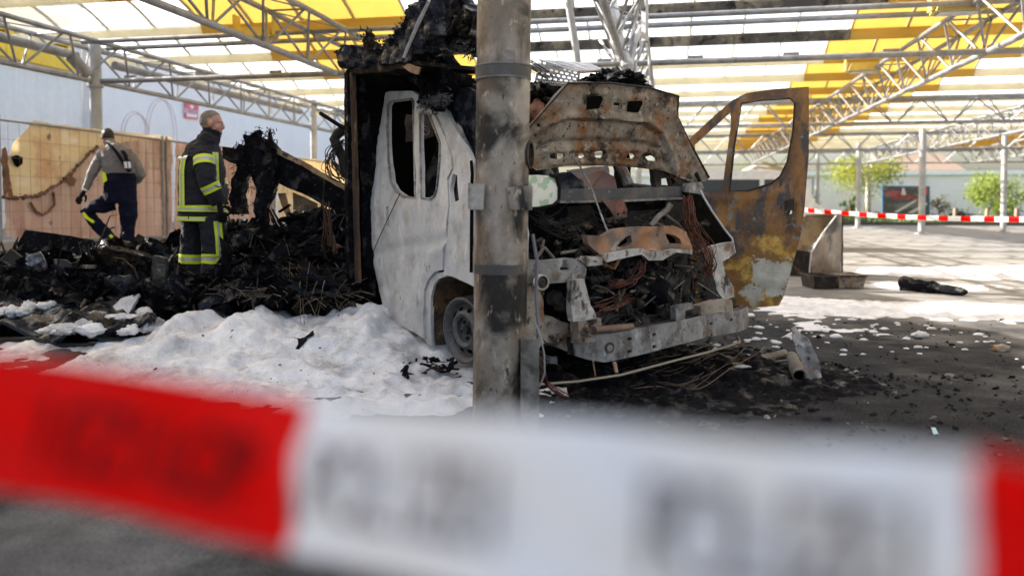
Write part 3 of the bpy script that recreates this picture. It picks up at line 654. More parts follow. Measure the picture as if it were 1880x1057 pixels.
# ---- barrier tapes
def tapemat(nm, c, tl=.35, rough=.6):
    t = NT(nm); t.col(t.mix(t.ramp(t.noise(30, 4), .35, .65), tuple(x * .9 for x in c), c)); t.rough(rough); t.b.inputs['Specular IOR Level'].default_value = .08; b = t.n.new('ShaderNodeBsdfTranslucent'); b.inputs[0].default_value = rgb(c)
    mx = t.n.new('ShaderNodeMixShader'); mx.inputs[0].default_value = tl; t.l.new(t.b.outputs[0], mx.inputs[1]); t.l.new(b.outputs[0], mx.inputs[2]); t.l.new(mx.outputs[0], t.out.inputs[0]); return t.m
TRED = tapemat('tape_red', (.74, .003, .002)); TWHITE = tapemat('tape_white', (.78, .785, .80)); TINK = mat('tape_ink', (.20, .18, .18), rough=.7, spec=.1); TINKR = mat('tape_ink_on_red', (.14, .002, .002), rough=.7, spec=.1)
def tape(P, wd, cuts, first, lab, sub=10):
    """P(s) -> centre, width direction; cuts are the colour changes along s"""
    c0, _, _ = P(.5); e = empty('barrier_tape', c0, lab, 'tape'); red = first == 'r'
    for a, b in zip(cuts[:-1], cuts[1:]):
        n = max(2, sub); vs = []; fs = []
        for i in range(n + 1):
            c, d, t = P(a + (b - a) * i / n)
            for k in range(7):
                h = (k / 6 - .5) * wd; nn = d.cross(t).normalized()
                vs.append(c + d * h + nn * (.004 * math.sin(k * 1.3 + i * .35) * (wd / .08)))
        for i in range(n):
            for k in range(6): q = i * 7 + k; fs.append((q, q + 7, q + 8, q + 1))
        m = MB(); m.add(vs, fs); m.build('red_length' if red else 'white_length', TRED if red else TWHITE, e, True); red = not red
    return e
ta, tb = at(1478, 385.5, 15.3), at(1920, 403, 11.8)
def far_tape(s):
    c = ta.lerp(tb, s) + V(0, 0, -.05 * math.sin(math.pi * s)); return c, V(0, 0, 1), (tb - ta).normalized()
cuts = [0]; s = .012; on = False
Lt = (tb - ta).length; s = .06 / Lt
while s < 1: cuts.append(s); s += (.155 if len(cuts) % 2 == 0 else .205) / Lt
tape(far_tape, .082, cuts + [1], 'w', 'red and white barrier tape stretched across the far car park, right of the rusty door', 2)
# ================================================================== BURNT CAMPER VAN
VC = V(.415, 5.89, 0); VF = V(.545, -.839, 0); VL = V(.839, .545, 0); ZZ = V(0, 0, 1)
def vl(f, l, z): return VC + VF * f + VL * l + ZZ * z
van = empty('burnt_camper_van', VC, 'burnt-out camper van with raised bonnet, ash-white cab and charred roof', 'camper van')
def lsurf(z): return -.95 + .16 * max(0, z - 1.15) ** 1.25
def pix_side(px, py, lo=0.):
    l = -.95
    for _ in range(14):
        p = hit(px, py, vl(0, l + lo, 0), VL); l = lsurf(p.z)
    q = p - VC; return V(q.dot(VF), p.z)
def sidepanel(name, pix, mt, holes=(), lo=0., parent=None, **k):
    M = lambda x, y, d: vl(x, lsurf(y) + lo - d, y)
    return panel(name, [pix_side(a, b, lo) for a, b in pix], [[pix_side(a, b, lo) for a, b in h] for h in holes], M, mt, parent or van, **k)
def fplane(name, pix, f, mt, holes=(), parent=None, n=None, **k):
    return pixpanel(name, pix, vl(f, 0, 0), VF if n is None else n, mt, parent or van, holes, **k)
def fp(px, py, f): return hit(px, py, vl(f, 0, 0), VF)
def bumps(lines, conv):
    """ridges along polylines read off the photo: (points, width, height)"""
    L = [([conv(*p) for p in pts], w_, h_) for pts, w_, h_ in lines]
    def f(x, y):
        s = 0; q = V(x, y)
        for pts, w_, h_ in L:
            best = 9
            for a, b in zip(pts[:-1], pts[1:]):
                ab_ = b - a; t = clamp((q - a).dot(ab_) / max(ab_.length_squared, 1e-9)); best = min(best, (a + ab_ * t - q).length)
            if best < 3 * w_: s += h_ * math.exp(-(best / w_) ** 2)
        return s
    return f
# ---- right-hand cab door (ash white)
side_r = bumps([([(684, 468), (740, 452), (790, 447), (819, 440)], .035, -.016), ([(697, 300), (699, 470), (722, 590)], .02, -.012), ([(760, 380), (764, 470), (762, 600)], .03, .012),
                ([(686, 300), (687, 470), (710, 560)], .012, .01), ([(690, 520), (745, 545), (775, 560)], .015, -.008), ([(772, 520), (790, 470), (815, 455)], .03, .016), ([(700, 180), (693, 300), (690, 430)], .012, .012), ([(707, 180), (701, 300)], .01, -.008)], pix_side)
crs = crumple(.010, 2.6, 3)
DOORP = [(700, 174), (690, 194), (684.7, 257), (681, 309), (681, 360), (682, 410), (684, 471), (693, 525), (703, 562), (725, 592), (760, 610), (779.5, 622), (776.5, 577), (778, 531), (787, 510), (799, 498), (813, 495), (813, 471), (818, 445), (820, 410), (823.5, 378), (822, 355), (820, 328), (829.5, 309), (828.5, 288), (818, 253), (796, 209), (780, 190), (773, 178), (755, 167), (714, 168)]
W1 = [(713, 194), (717, 187.5), (757, 182), (760, 187), (764, 364), (742, 360), (727, 350), (718, 334), (714, 293), (711.5, 232)]
W2 = [(771.5, 207), (788, 209), (809, 263), (808, 293), (803, 347), (798, 360), (791, 365), (774, 364)]
HND = [(708.5, 380), (713.5, 378), (714.5, 413), (710, 417)]
dr = sidepanel('cab_door', DOORP, ASHSTEEL, [W1, W2, HND], th=.035, grid=.034, relief=lambda x, y: side_r(x, y) + crs(x, y), ang=60)
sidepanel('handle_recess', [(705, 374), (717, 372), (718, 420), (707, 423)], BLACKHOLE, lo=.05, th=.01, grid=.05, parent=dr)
fr = [(716.5, 191), (757.5, 186), (761, 200), (764, 360)]
def sidetube(pts, r, nm, mt, parent, lo=0., n=6):
    m = MB(); q = [pix_side(a, b, lo) for a, b in pts]; m.tube([vl(p.x, lsurf(p.y) + lo - .004, p.y) for p in q], r, n); return m.build(nm, mt, parent, True)
sidetube(W1 + W1[:1], .011, 'window_frame', GREYSTEEL, dr); sidetube(W2 + W2[:1], .010, 'window_frame', GREYSTEEL, dr)
for a in ((742, 560, 2), ): pass
# ---- front wing with windscreen pillar
WING = [(798, 207), (815, 196), (868, 296), (905, 325), (950, 348), (965, 430), (960, 520), (900, 535), (869, 526), (860, 522), (848, 516), (830, 508), (815.5, 504.5), (815, 471), (820.5, 446), (822.5, 410), (825.5, 378), (824.5, 355), (823, 331), (832, 309), (830.5, 287), (820, 251)]
TRI = [(831, 318), (838, 322), (843, 367), (829, 374), (825, 348)]
sidepanel('front_wing', WING, ASHSTEEL, [TRI], th=.03, grid=.034, relief=lambda x, y: crs(x, y + 3) + .006 * noise.noise(V(x * 9, y * 9, 2)), seed=5, lo=.008, ang=60)
sidepanel('mirror_mount', [(832, 330), (837, 331), (839, 366), (832, 370)], SOOTSTEEL, lo=.06, th=.03, grid=.06)
sidetube([(866, 296), (868, 320), (867, 345), (866, 500)], .012, 'drip_seal', BLACKHOLE, van, lo=-.01)
sidetube([(683, 468), (700, 430), (727, 372), (735, 356)], .004, 'loose_wire', SOOTSTEEL, van, lo=-.02, n=5)
# wheel arch: lip and inner liner
sidepanel('arch_lip', [(781, 625), (778, 577), (780, 540), (790, 514), (803, 501), (816, 499), (817, 508), (806, 511), (797, 522), (791, 545), (790, 580), (793, 634), (785, 632)], ASHSTEEL, lo=.02, th=.02, grid=.04)
arc = [pix_side(a, b) for a, b in [(793, 634), (790, 580), (791, 545), (798, 521), (810, 508), (830, 508), (850, 516), (880, 530), (900, 560), (910, 610)]]
m = MB(); vs = []; fs = []
ad = dens(arc, .05, closed=False) + [arc[-1]]
for p in ad:
    for j in range(8): l = -.925 + j * .07; vs.append(vl(p.x + .012 * noise.noise(V(p.x * 9, l * 9, p.y * 9)) - .1 * j / 8 * 0, l, p.y + .012 * noise.noise(V(p.x * 9 + 4, l * 9, p.y * 9))))
for i in range(len(ad) - 1):
    for j in range(7): q = i * 8 + j; fs.append((q, q + 1, q + 9, q + 8))
m.add(vs, fs); m.build('arch_liner', mat('arch_rust', (.06, .04, .028), [((.15, .075, .03), 6, .48, .62), ((.22, .2, .17), 11, .6, .68), ((.015, .012, .01), 14, .56, .64)], rough=.8, bump=(40, .5, .01)), van, True)
# ---- wheels
RIMM = mat('burnt_rim', (.06, .06, .062), [((.13, .13, .13), 9, .5, .68), ((.02, .02, .02), 14, .55, .65), ((.12, .07, .03), 20, .65, .72)], rough=.55, bump=(70, .25, .004))
def wheel(c, ax, lab=None):
    ax = ax.normalized(); t = MB(); t.lathe([(.16, -.2), (.222, -.2), (.232, -.1), (.226, -.02), (.205, .0), (.2, -.05)], c, ax, 40); tw = t.build('wheel', mat('tyre_ash', (.018, .017, .016), [((.1, .095, .09), 16, .58, .68)], rough=.9, bump=(60, .8, .01)), van, True)
    t = MB(); t.lathe([(.212, -.18), (.208, -.012), (.222, .0), (.226, .014), (.214, .018), (.198, .004), (.186, -.02), (.176, -.045), (.166, -.048), (.155, -.03), (.125, .006), (.11, .012), (.088, -.004), (.082, -.03), (.05, -.036), (.0, -.036)], c, ax, 48); rim = t.build('rim', RIMM, tw, True)
    x = ax.orthogonal().normalized(); y = ax.cross(x)
    for i in range(10):
        q = 2 * math.pi * i / 10; d = x * math.cos(q) + y * math.sin(q); e_ = ax.cross(d); m = MB(); p = c + d * .145 + ax * -.012
        nn = (ax * .75 + d * .66).normalized(); m.lathe([(.0, .006), (.016, .006), (.017, -.01)], p, nn, 10); m.build('slot', BLACKHOLE, tw)
    for i in range(5):
        q = 2 * math.pi * i / 5 + .3; d = x * math.cos(q) + y * math.sin(q); m = MB(); m.lathe([(0, .02), (.011, .02), (.013, 0)], c + d * .058 + ax * -.034, ax, 6); m.build('wheel_bolt', SOOTSTEEL, tw)
    m = MB(); m.lathe([(0, .03), (.026, .03), (.034, 0)], c - ax * .034, ax, 14); m.build('hub', SOOTSTEEL, tw, True)
wc = hit(852, 606, vl(0, -.9, 0), VL); WHEELC = wc
wheel(wc, -VL + VF * .12 + ZZ * -.03)
wheel(wc + VL * 1.72 + V(0, 0, .0), VL + VF * .15)
m = MB(); m.tube([wc + VL * .15, wc + VL * .6, wc + VL * 1.1, wc + VL * 1.6], [.05, .06, .06, .05], 10); m.build('axle', SOOTSTEEL, van, True)
# ---- cab rear wall and camper remains
FR = pix_side(684, 400).x - .06
fplane('rear_wall', [(638, 128), (1130, 160), (1160, 300), (1150, 480), (900, 520), (690, 565), (652, 556), (645, 470)], FR, BLACKHOLE, [[(744, 209), (796, 203), (800, 250), (770, 257), (746, 260)], [(985, 240), (1125, 235), (1130, 345), (985, 350)]], th=.03, grid=.12, jag=.02, relief=crumple(.015, 4))
FPOST = mat('scorched_post', (.06, .034, .02), [((.17, .08, .03), 4, .5, .66, (4, 4, .5)), ((.30, .22, .14), 7, .62, .7, (4, 4, .5)), ((.012, .01, .01), 7, .54, .62, (3, 3, .6))], rough=.8, bump=(30, .6, .01))
def box_px(name, pix, f, mt, depth, **k): return fplane(name, pix, f, mt, th=depth, **k)
box_px('frame_post', [(637.5, 132), (643, 130), (652, 552), (647, 553), (640, 470)], FR + .06, CHAR, .07, grid=.05, jag=.008)
box_px('frame_post', [(644, 133), (653, 132), (658, 300), (664, 551), (655, 552), (649, 300)], FR + .09, FPOST, .06, grid=.05, jag=.006)
box_px('frame_post', [(655, 140), (668, 140), (690, 300), (690, 545), (668, 550), (662, 320)], FR + .03, CHAR, .05, grid=.05, jag=.008, relief=crumple(.02, 8))
fplane('scorched_plate', [(742, 206), (798, 200), (801, 255), (774, 258), (742, 262)], FR - .35, mat('scorched_plate', (.12, .08, .07), [((.22, .17, .15), 5, .5, .68), ((.04, .03, .03), 7, .55, .66)], rough=.7), th=.02, grid=.08, jag=.01)
sw = MB(); c0 = fp(781, 241, FR - .33)
for k in range(2):
    pts = []
    for i in range(26): q = i * .42; r_ = .012 + .0018 * i; pts.append(c0 + VL * r_ * math.cos(q) + ZZ * r_ * math.sin(q))
sw.tube(pts, .005, 5); sw.build('coil', ASHSTEEL, van)
for l0 in (-.42, .42):   # charred seats
    m = MB(); vs = []
    for (zz, dx, wd, th_) in ((.55, .15, .26, .26), (.95, .1, .27, .25), (1.0, -.1, .26, .12), (1.4, -.18, .22, .08), (1.62, -.22, .12, .06), (1.78, -.23, .1, .05)):
        ring = []
        for j in range(14):
            q = 2 * math.pi * j / 14; nz = 1 + .25 * noise.noise(V(math.cos(q) * 2 + l0 * 9, math.sin(q) * 2, zz * 4)); ring.append(vl(-.85 + dx + th_ * math.cos(q) * nz, l0 + wd * math.sin(q) * nz, zz))
        vs.append(ring)
    m.rings(vs); m.build('seat', CHAR, van, True)
m = MB(); m.box(vl(-.55, 0, .42), (1.7, 1.5, .06), Matrix((VF, VL, ZZ)).transposed()); m.build('cab_floor', SOOTSTEEL, van)
m = MB(); m.box(vl(.1, .0, 1.0), (.28, 1.5, .42), Matrix((VF, VL, ZZ)).transposed()); m.build('dashboard', CHAR, van)
m = MB(); m.lathe([(.17 + .014 * math.cos(q), .014 * math.sin(q)) for q in [i * math.pi / 4 for i in range(9)]], vl(-.2, .42, 1.2), (VF * -.6 + ZZ * .8), 24); m.build('steering_wheel', SOOTSTEEL, van, True)
# roof bow and far side pillars of the cab
m = MB(); m.tube([vl(-.25, .86, 1.25), vl(-.62, .80, 1.9), vl(-.8, .74, 2.05), vl(FR, .74, 2.1)], .045, 8); m.build('roof_rail', GREYSTEEL, van, True)
m = MB(); m.tube([vl(FR + .05, .78, 2.1), vl(FR + .05, .93, 1.2), vl(FR + .05, .93, .4)], .06, 8); m.build('door_pillar', SOOTSTEEL, van, True)
m = MB(); m.tube([vl(.3, .86, 1.24), vl(-.3, .85, 1.3)], .05, 8); m.build('pillar_foot', SOOTSTEEL, van, True)
def warp_sheet(name, f0, f1, l0, l1, z, mt, amp=.03, seed=0, th=.02, jag=.03):
    return panel(name, [V(f0, l0), V(f1, l0), V(f1, l1), V(f0, l1)], [], lambda x, y, d: vl(x, y, z + d), mt, van, th=th, grid=.08, relief=crumple(amp, 4, seed), jag=jag, seed=seed)
warp_sheet('cab_roof', FR, -.55, -.72, .75, 2.06, CHAR, .03, 2)
# ---- alcove over the cab: charred slabs
def tufts(name, pts, n, ln, mt, parent, seed=0, bias=(0, 0, .3), wid=.006):
    r_ = random.Random(seed); m = MB()
    for i in range(n):
        a = r_.randrange(len(pts) - 1); p = pts[a].lerp(pts[a + 1], r_.random()) + V(r_.gauss(0, .02), r_.gauss(0, .02), r_.gauss(0, .02))
        d = V(r_.gauss(0, .6), r_.gauss(0, .6), r_.gauss(0, .6)) + V(*bias); L = ln * r_.uniform(.4, 1.5); x = d.orthogonal().normalized() * wid
        q = p + d.normalized() * L * .5 + V(r_.gauss(0, .15), r_.gauss(0, .15), r_.gauss(0, .15)) * L; m.add([p - x, p + x, p + d.cross(x).normalized() * wid, q], [(0, 1, 3), (1, 2, 3), (2, 0, 3)])
    return tag(m.build(name, mt, parent), kind='stuff')
sidepanel('alcove_side', [(640, 122), (700, 118), (770, 105), (800, 120), (830, 150), (824, 180), (800, 206), (770, 190), (757, 166), (714, 167), (700, 172), (688, 196), (686, 240), (650, 240)], BLACKHOLE, lo=.12, th=.03, grid=.05, jag=.012, relief=crumple(.03, 6))
SIDEP = vl(0, -1.12, 0)
def sp(px, py, l=-1.12): return hit(px, py, vl(0, l, 0), VL)
def slab(name, pix, l, mt, th=.06, grid=.05, jag=.02, amp=.04, seed=0, parent=None, n=None, p=None): return pixpanel(name, pix, vl(0, l, 0) if p is None else p, VL if n is None else n, mt, parent or van, th=th, grid=grid * .62, jag=jag, relief=(lambda c1, c2: lambda x, y: c1(x, y) + c2(x, y))(crumple(amp, 5, seed), crumple(amp * .45, 17, seed + 3)), seed=seed)
slab('alcove_floor', [(640, 136), (642, 127), (690, 120), (730, 117), (770, 112), (772, 120), (735, 127), (690, 134)], -1.14, CHARWOOD, .5, .04, .008, .012, 3)
slab('charred_alcove', [(612, 96), (618, 88), (634, 82), (650, 86), (676, 88), (700, 84), (722, 70), (740, 44), (762, 8), (790, 0), (790, 60), (765, 100), (742, 117), (700, 119), (640, 126), (634, 112), (628, 128), (617, 112)], -1.15, CHARBLUE, .12, .035, .018, .06, 7)
slab('charred_alcove', [(735, 92), (752, 44), (772, 4), (790, -26), (832, -22), (856, 10), (880, 32), (900, 50), (905, 105), (872, 106), (852, 98), (846, 86), (834, 97), (818, 93), (806, 84), (790, 86), (772, 100), (752, 122), (740, 120)], -.82, CHAR, .10, .035, .02, .07, 11)
slab('hanging_insulation', [(752, 98), (776, 90), (802, 88), (814, 108), (818, 128), (835, 134), (832, 152), (820, 172), (815, 198), (800, 206), (780, 190), (766, 176), (752, 150), (742, 126)], -.90, CHAR, .10, .03, .025, .08, 17)
slab('bracket_plate', [(738, 122), (748, 117), (770, 124), (766, 137), (752, 133)], -1.16, mat('copper_scorched', (.2, .11, .06), [((.35, .27, .2), 8, .5, .66)], rough=.6), .01, .04, .004, .01, 5)
sidep2 = slab('scorched_front_sheet', [(800, 140), (826, 142), (845, 152), (868, 168), (905, 186), (905, 330), (872, 300), (856, 276), (838, 240), (816, 200), (803, 190)], -.80, CHARBLUE, .02, .04, .012, .04, 21)
slab('windscreen_seal', [(838, 226), (844, 232), (868, 288), (866, 296), (850, 262)], -.86, GREYSTEEL, .015, .04, .003, .004, 2)
m = MB(); m.tube([sp(788, 2, -1.22), sp(770, 38, -1.22), sp(741, 106, -1.22)], [.012, .016, .012], 6, flat=.5); m.build('light_trim', ASHSTEEL, van, True)
m = MB(); m.tube([fp(835, 148, -.9), fp(872, 158, -.9), fp(1000, 185, -.9)], .016, 6); m.build('roof_bar', SOOTSTEEL, van, True)
tl = [sp(x, y, -1.16) for x, y in [(676, 86), (700, 82), (722, 68), (740, 46), (760, 14)]]
tufts('char_fibres', tl, 160, .05, CHAR, van, 3)
tufts('char_fibres', [sp(x, y, -.86) for x, y in [(776, 92), (806, 86), (820, 95), (846, 88), (870, 104)]], 260, .06, mat('ash_fibre', (.06, .06, .065), [((.2, .2, .2), 30, .55, .65)], rough=.9), van, 5, (0, 0, -.5))
tufts('char_fibres', [sp(x, y, -.95) for x, y in [(742, 122), (780, 150), (815, 130), (835, 140), (820, 175), (800, 200), (776, 186)]], 520, .07, CHAR, van, 8, (.1, -.2, -.2))
tufts('char_fibres', [sp(x, y, -.98) for x, y in [(772, 192), (800, 188), (822, 180)]], 300, .06, mat('ash_fibre', (.06, .06, .065)), van, 9, (.1, -.3, -.1))
c_ = slab('curled_insulation', [(668, 84), (664, 70), (668, 58), (674, 66), (680, 72), (690, 80), (696, 90), (676, 92)], -1.17, CHARWOOD, .05, .02, .015, .03, 31)
tufts('char_fibres', [sp(x, y, -1.18) for x, y in [(664, 72), (670, 58), (682, 72), (694, 84)]], 90, .05, CHARWOOD, van, 12)
# ---- left-hand cab door, swung open
DP0 = V(1.14, 6.45, 0); DD = (V(2.27, 6.1, 0) - DP0).normalized(); DN = V(DD.y, -DD.x, 0)
LD = [(1485, 159.5), (1420, 164), (1371, 171), (1345, 184), (1313, 211), (1265, 256), (1256, 300), (1262, 420), (1275, 556), (1345, 565), (1379, 565), (1430, 561), (1440, 541), (1471, 428), (1477, 382), (1485, 285)]
LW1 = [(1361, 190), (1400, 184), (1450, 181), (1459, 189), (1456, 240), (1445, 298), (1432, 324), (1416, 337), (1374, 350), (1340, 351), (1348, 269)]
LW2 = [(1340.5, 206), (1342, 227), (1326, 346), (1291, 354), (1284, 324), (1274.5, 266)]
LH = [(1443, 372), (1447, 367), (1454, 368), (1456, 378), (1454, 392), (1446, 395), (1443, 386)]
def dconv(px, py): to, _ = plane_map(DP0, DN if DN.dot(CAM - DP0) > 0 else -DN); return to(hit(px, py, DP0, DN))
drel = bumps([([(1290, 365), (1380, 362), (1440, 352)], .02, .012), ([(1300, 440), (1380, 436), (1465, 430)], .03, -.010), ([(1270, 520), (1380, 515), (1445, 520)], .02, .008), ([(1455, 200), (1452, 300), (1430, 345)], .015, -.010), ([(1470, 180), (1468, 300), (1460, 430)], .012, .010), ([(1439, 365), (1449, 360), (1461, 368), (1461, 396), (1448, 403), (1438, 394), (1439, 365)], .012, .010)], dconv)
RUSTDOOR = NT('rusty_door')
def rusty_door():
    t = RUSTDOOR
    # coordinates on the door: x along it, z up
    sp_ = t.n.new('ShaderNodeSeparateXYZ'); t.l.new(t.coord(), sp_.inputs[0]); z = sp_.outputs[2]
    brown = t.mix(t.ramp(t.noise(5, 6, .65, (1, 1, .45)), .4, .64), (.10, .05, .024), (.34, .155, .032))
    dark = t.mix(t.ramp(t.noise(6, 6, .62, (1.3, 1.3, .5)), .50, .60), brown, (.055, .046, .044))
    grey = t.mix(t.ramp(t.noise(13, 6, .6), .58, .66), dark, (.19, .185, .18))
    paint = t.mix(t.ramp(t.noise(9, 5), .4, .62), (.38, .355, .29), (.52, .49, .42))
    # bare patch of old paint low down, ringed with orange
    d = t.n.new('ShaderNodeVectorMath'); d.operation = 'DISTANCE'; mp = t.coord((1, 1, 1.25)); t.l.new(mp, d.inputs[0]); c = hit(1412, 512, DP0, DN); d.inputs[1].default_value = (c.x, c.y, c.z * 1.25)
    f = t.math('ADD', d.outputs['Value'], t.ramp(t.noise(5, 7, .7), .25, .75, -.22, .22))
    orange = t.mix(t.ramp(t.noise(16, 5), .4, .6), (.40, .20, .02), (.50, .31, .06))
    k = t.mix(t.ramp(f, .42, .34), grey, t.mix(t.ramp(t.noise(8, 6), .48, .6), (.21, .10, .022), orange)); k = t.mix(t.ramp(f, .20, .18), k, paint)
    spots = t.ramp(t.noise(34, 5), .66, .70); k = t.mix(spots, k, (.16, .07, .02))
    k = t.mix(t.ramp(t.noise(90, 3), .68, .74), k, (.35, .33, .3))
    t.col(k); t.rough(.62); t.bump(t.noise(60, 7), .5, .004); t.bump(t.noise(9, 5), .3, .012)
rusty_door()
crd = crumple(.006, 3, 9)
ld = pixpanel('cab_door', LD, DP0, DN, RUSTDOOR.m, van, [LW1, LW2, LH], th=.045, grid=.034, relief=lambda x, y: drel(x, y) + crd(x, y), ang=60); ld['label'] = 'rust-brown cab door standing open'
m = MB(); m.tube([hit(x, y, DP0 - DN * (.02 if DN.dot(CAM) > 0 else -.02), DN) for x, y in LW1 + LW1[:1]], .008, 6); m.build('window_frame', SOOTSTEEL, ld, True)
pixpanel('handle_recess', [(1440, 369), (1458, 364), (1458, 388), (1452, 386), (1448, 397), (1440, 398)], DP0 - DN * (.06 if DN.dot(CAM) > 0 else -.06), DN, SOOTSTEEL, ld, th=.01, grid=.03)
m = MB(); m.tube([DP0 + ZZ * .55 - DD * .05, DP0 + ZZ * .62], .03, 8); m.tube([DP0 + ZZ * 1.05 - DD * .05, DP0 + ZZ * 1.12], .03, 8); m.build('hinge', SOOTSTEEL, ld)
m = MB(); m.tube([vl(.3, .9, 1.0), DP0 + ZZ * .95, DP0 + ZZ * .95 + DD * .15], .02, 6); m.build('door_check', SOOTSTEEL, van)
# ---- bonnet, raised: its inside faces us
HP = vl(.40, 0, 1.42); HN = (VF * .94 - ZZ * .34).normalized()
def hconv(px, py): to, _ = plane_map(HP, HN if HN.dot(CAM - HP) > 0 else -HN); return to(hit(px, py, HP, HN))
HOOD = [(972, 234), (985, 219), (1001, 201), (1020, 176), (1043, 153), (1080, 151.5), (1120, 153), (1155, 156), (1191, 161), (1220, 168), (1246, 177), (1244, 214), (1250, 232), (1262, 253), (1283, 290), (1302, 326), (1297, 332), (1281, 337), (1265, 333), (1243, 325), (1220, 314), (1160, 307), (1101, 304), (1040, 305), (985, 313), (965, 300), (962, 262)]
SLOTS = [[(1009, 284), (1016, 281), (1036, 282), (1038, 290), (1030, 294), (1011, 293)], [(1090, 280), (1096, 278), (1108, 278), (1110, 284), (1106, 291), (1094, 291)], [(1150, 287), (1156, 281), (1164, 282), (1168, 288), (1163, 293), (1152, 292)], [(1184, 288), (1194, 285), (1206, 291), (1206, 297), (1190, 296)], [(1062, 283), (1072, 281), (1076, 288), (1070, 292), (1062, 291)]]
HOLES = [[(985, 229), (989, 226), (991, 231), (987, 234)], [(1225, 202), (1229, 203), (1228, 206), (1224, 205)], [(1244, 245), (1249, 244), (1249, 249), (1245, 250)], [(1270, 288), (1274, 288), (1274, 292), (1270, 291)], [(1126, 188), (1140, 189), (1139, 196), (1127, 195)]]
hr = bumps([([(985, 240), (1010, 226), (1040, 214), (1120, 215), (1190, 224), (1212, 240), (1230, 276), (1240, 310)], .022, .032), ([(995, 270), (1015, 262), (1100, 260), (1180, 264), (1215, 276), (1222, 300)], .018, -.03),
            ([(1010, 232), (1042, 222), (1118, 223), (1184, 231), (1204, 246), (1216, 270)], .014, -.02), ([(1050, 160), (1120, 160), (1190, 168), (1238, 183)], .012, -.010), ([(1075, 172), (1110, 172), (1106, 206), (1070, 208), (1075, 172)], .010, .018), ([(1150, 180), (1186, 182), (1180, 212), (1144, 210), (1150, 180)], .010, .018), ([(1118, 178), (1140, 180), (1138, 210), (1116, 208)], .008, .012), ([(985, 304), (1040, 298), (1101, 297), (1160, 300), (1220, 307)], .008, .014), ([(1000, 278), (1100, 273), (1180, 277), (1216, 288)], .010, .014), ([(1236, 200), (1262, 262), (1290, 320)], .014, .014), ([(1195, 235), (1240, 320)], .016, .02), ([(1030, 175), (995, 222), (980, 250)], .012, .012)], hconv)
crh = crumple(.006, 4, 5)
hd = pixpanel('bonnet', HOOD, HP, HN, HOODMAT, van, SLOTS + HOLES, th=.022, grid=.020, relief=lambda x, y: hr(x, y) + crh(x, y), ang=70, smooth=True)
def honb(px, py, d=0): n_ = HN if HN.dot(CAM - HP) > 0 else -HN; return hit(px, py, HP + n_ * d, HN)
def onhood(nm, pix, d, mt, th=.004): n_ = HN if HN.dot(CAM - HP) > 0 else -HN; return pixpanel(nm, pix, HP + n_ * d, HN, mt, hd, th=th, grid=.03, jag=.003)
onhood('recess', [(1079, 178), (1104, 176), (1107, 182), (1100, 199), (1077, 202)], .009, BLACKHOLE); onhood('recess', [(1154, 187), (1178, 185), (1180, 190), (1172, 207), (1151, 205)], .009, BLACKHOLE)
m = MB(); m.tube([honb(x, y, .004) for x, y in [(972, 234), (1001, 201), (1043, 153), (1120, 152.5), (1191, 161), (1246, 177), (1244, 214), (1262, 253), (1302, 326)]], .007, 6); m.build('rim_flange', SOOTSTEEL, hd, True)
m = MB(); m.tube([honb(x, y, .01) for x, y in [(1278, 318), (1284, 330), (1289, 345), (1284, 352)]], .014, 8); m.build('hinge', SOOTSTEEL, hd, True)
m = MB(); m.tube([fp(x, y, f) for x, y, f in [(1050, 284, .42), (1065, 306, .5), (1084, 340, .6), (1100, 385, .72), (1118, 432, .85)]], .006, 6); m.build('bonnet_prop', GREYSTEEL, van, True)
m = MB()
for s_ in (1, -1): m.tube([vl(.34, .72 * s_, 1.26), vl(.32, .7 * s_, 1.36), vl(.38, .66 * s_, 1.44)], .018, 6)
m.build('bonnet_hinge', SOOTSTEEL, van, True)
# ---- cowl beam, firewall
fplane('cowl_beam', [(978, 350), (1027, 347), (1140, 346), (1250, 342), (1262, 340), (1262, 362), (1250, 364), (1140, 369), (1028, 371), (978, 374)], .40, mat('cowl_steel', (.04, .04, .048), [((.10, .085, .075), 6, .48, .66), ((.17, .17, .18), 14, .6, .68), ((.13, .06, .03), 10, .64, .72)], rough=.5, bump=(50, .4, .006)), th=.09, grid=.05, relief=crumple(.008, 6))
fplane('cowl_lip', [(1028, 369), (1140, 367), (1255, 362), (1255, 366), (1140, 371), (1028, 373)], .425, GREYSTEEL, th=.02, grid=.06)
fplane('cowl_corner', [(1200, 304), (1232, 306), (1262, 325), (1290, 338), (1286, 350), (1262, 352), (1248, 345), (1206, 345)], .36, SOOTSTEEL, [[(1216, 328), (1234, 326), (1240, 334), (1232, 341), (1216, 340)]], th=.05, grid=.04, relief=crumple(.02, 7), jag=.006)
fplane('latch_bracket', [(1262, 336), (1290, 334), (1294, 345), (1284, 360), (1286, 374), (1268, 372), (1258, 352)], .44, GREYSTEEL, th=.05, grid=.03, relief=crumple(.02, 9), jag=.008)
fplane('firewall', [(940, 372), (1290, 362), (1318, 420), (1330, 520), (1320, 600), (940, 640)], .12, mat('firewall_soot', (.02, .015, .011), [((.085, .052, .03), 3.5, .5, .68), ((.14, .12, .10), 11, .64, .72), ((.006, .005, .005), 6, .52, .62)], rough=.75, bump=(30, .6, .02)), th=.02, grid=.06, relief=crumple(.05, 4))
fplane('bulkhead_plate', [(1145, 400), (1160, 388), (1200, 386), (1215, 400), (1205, 425), (1150, 428)], .3, SOOTSTEEL, th=.03, grid=.04, relief=crumple(.03, 6))
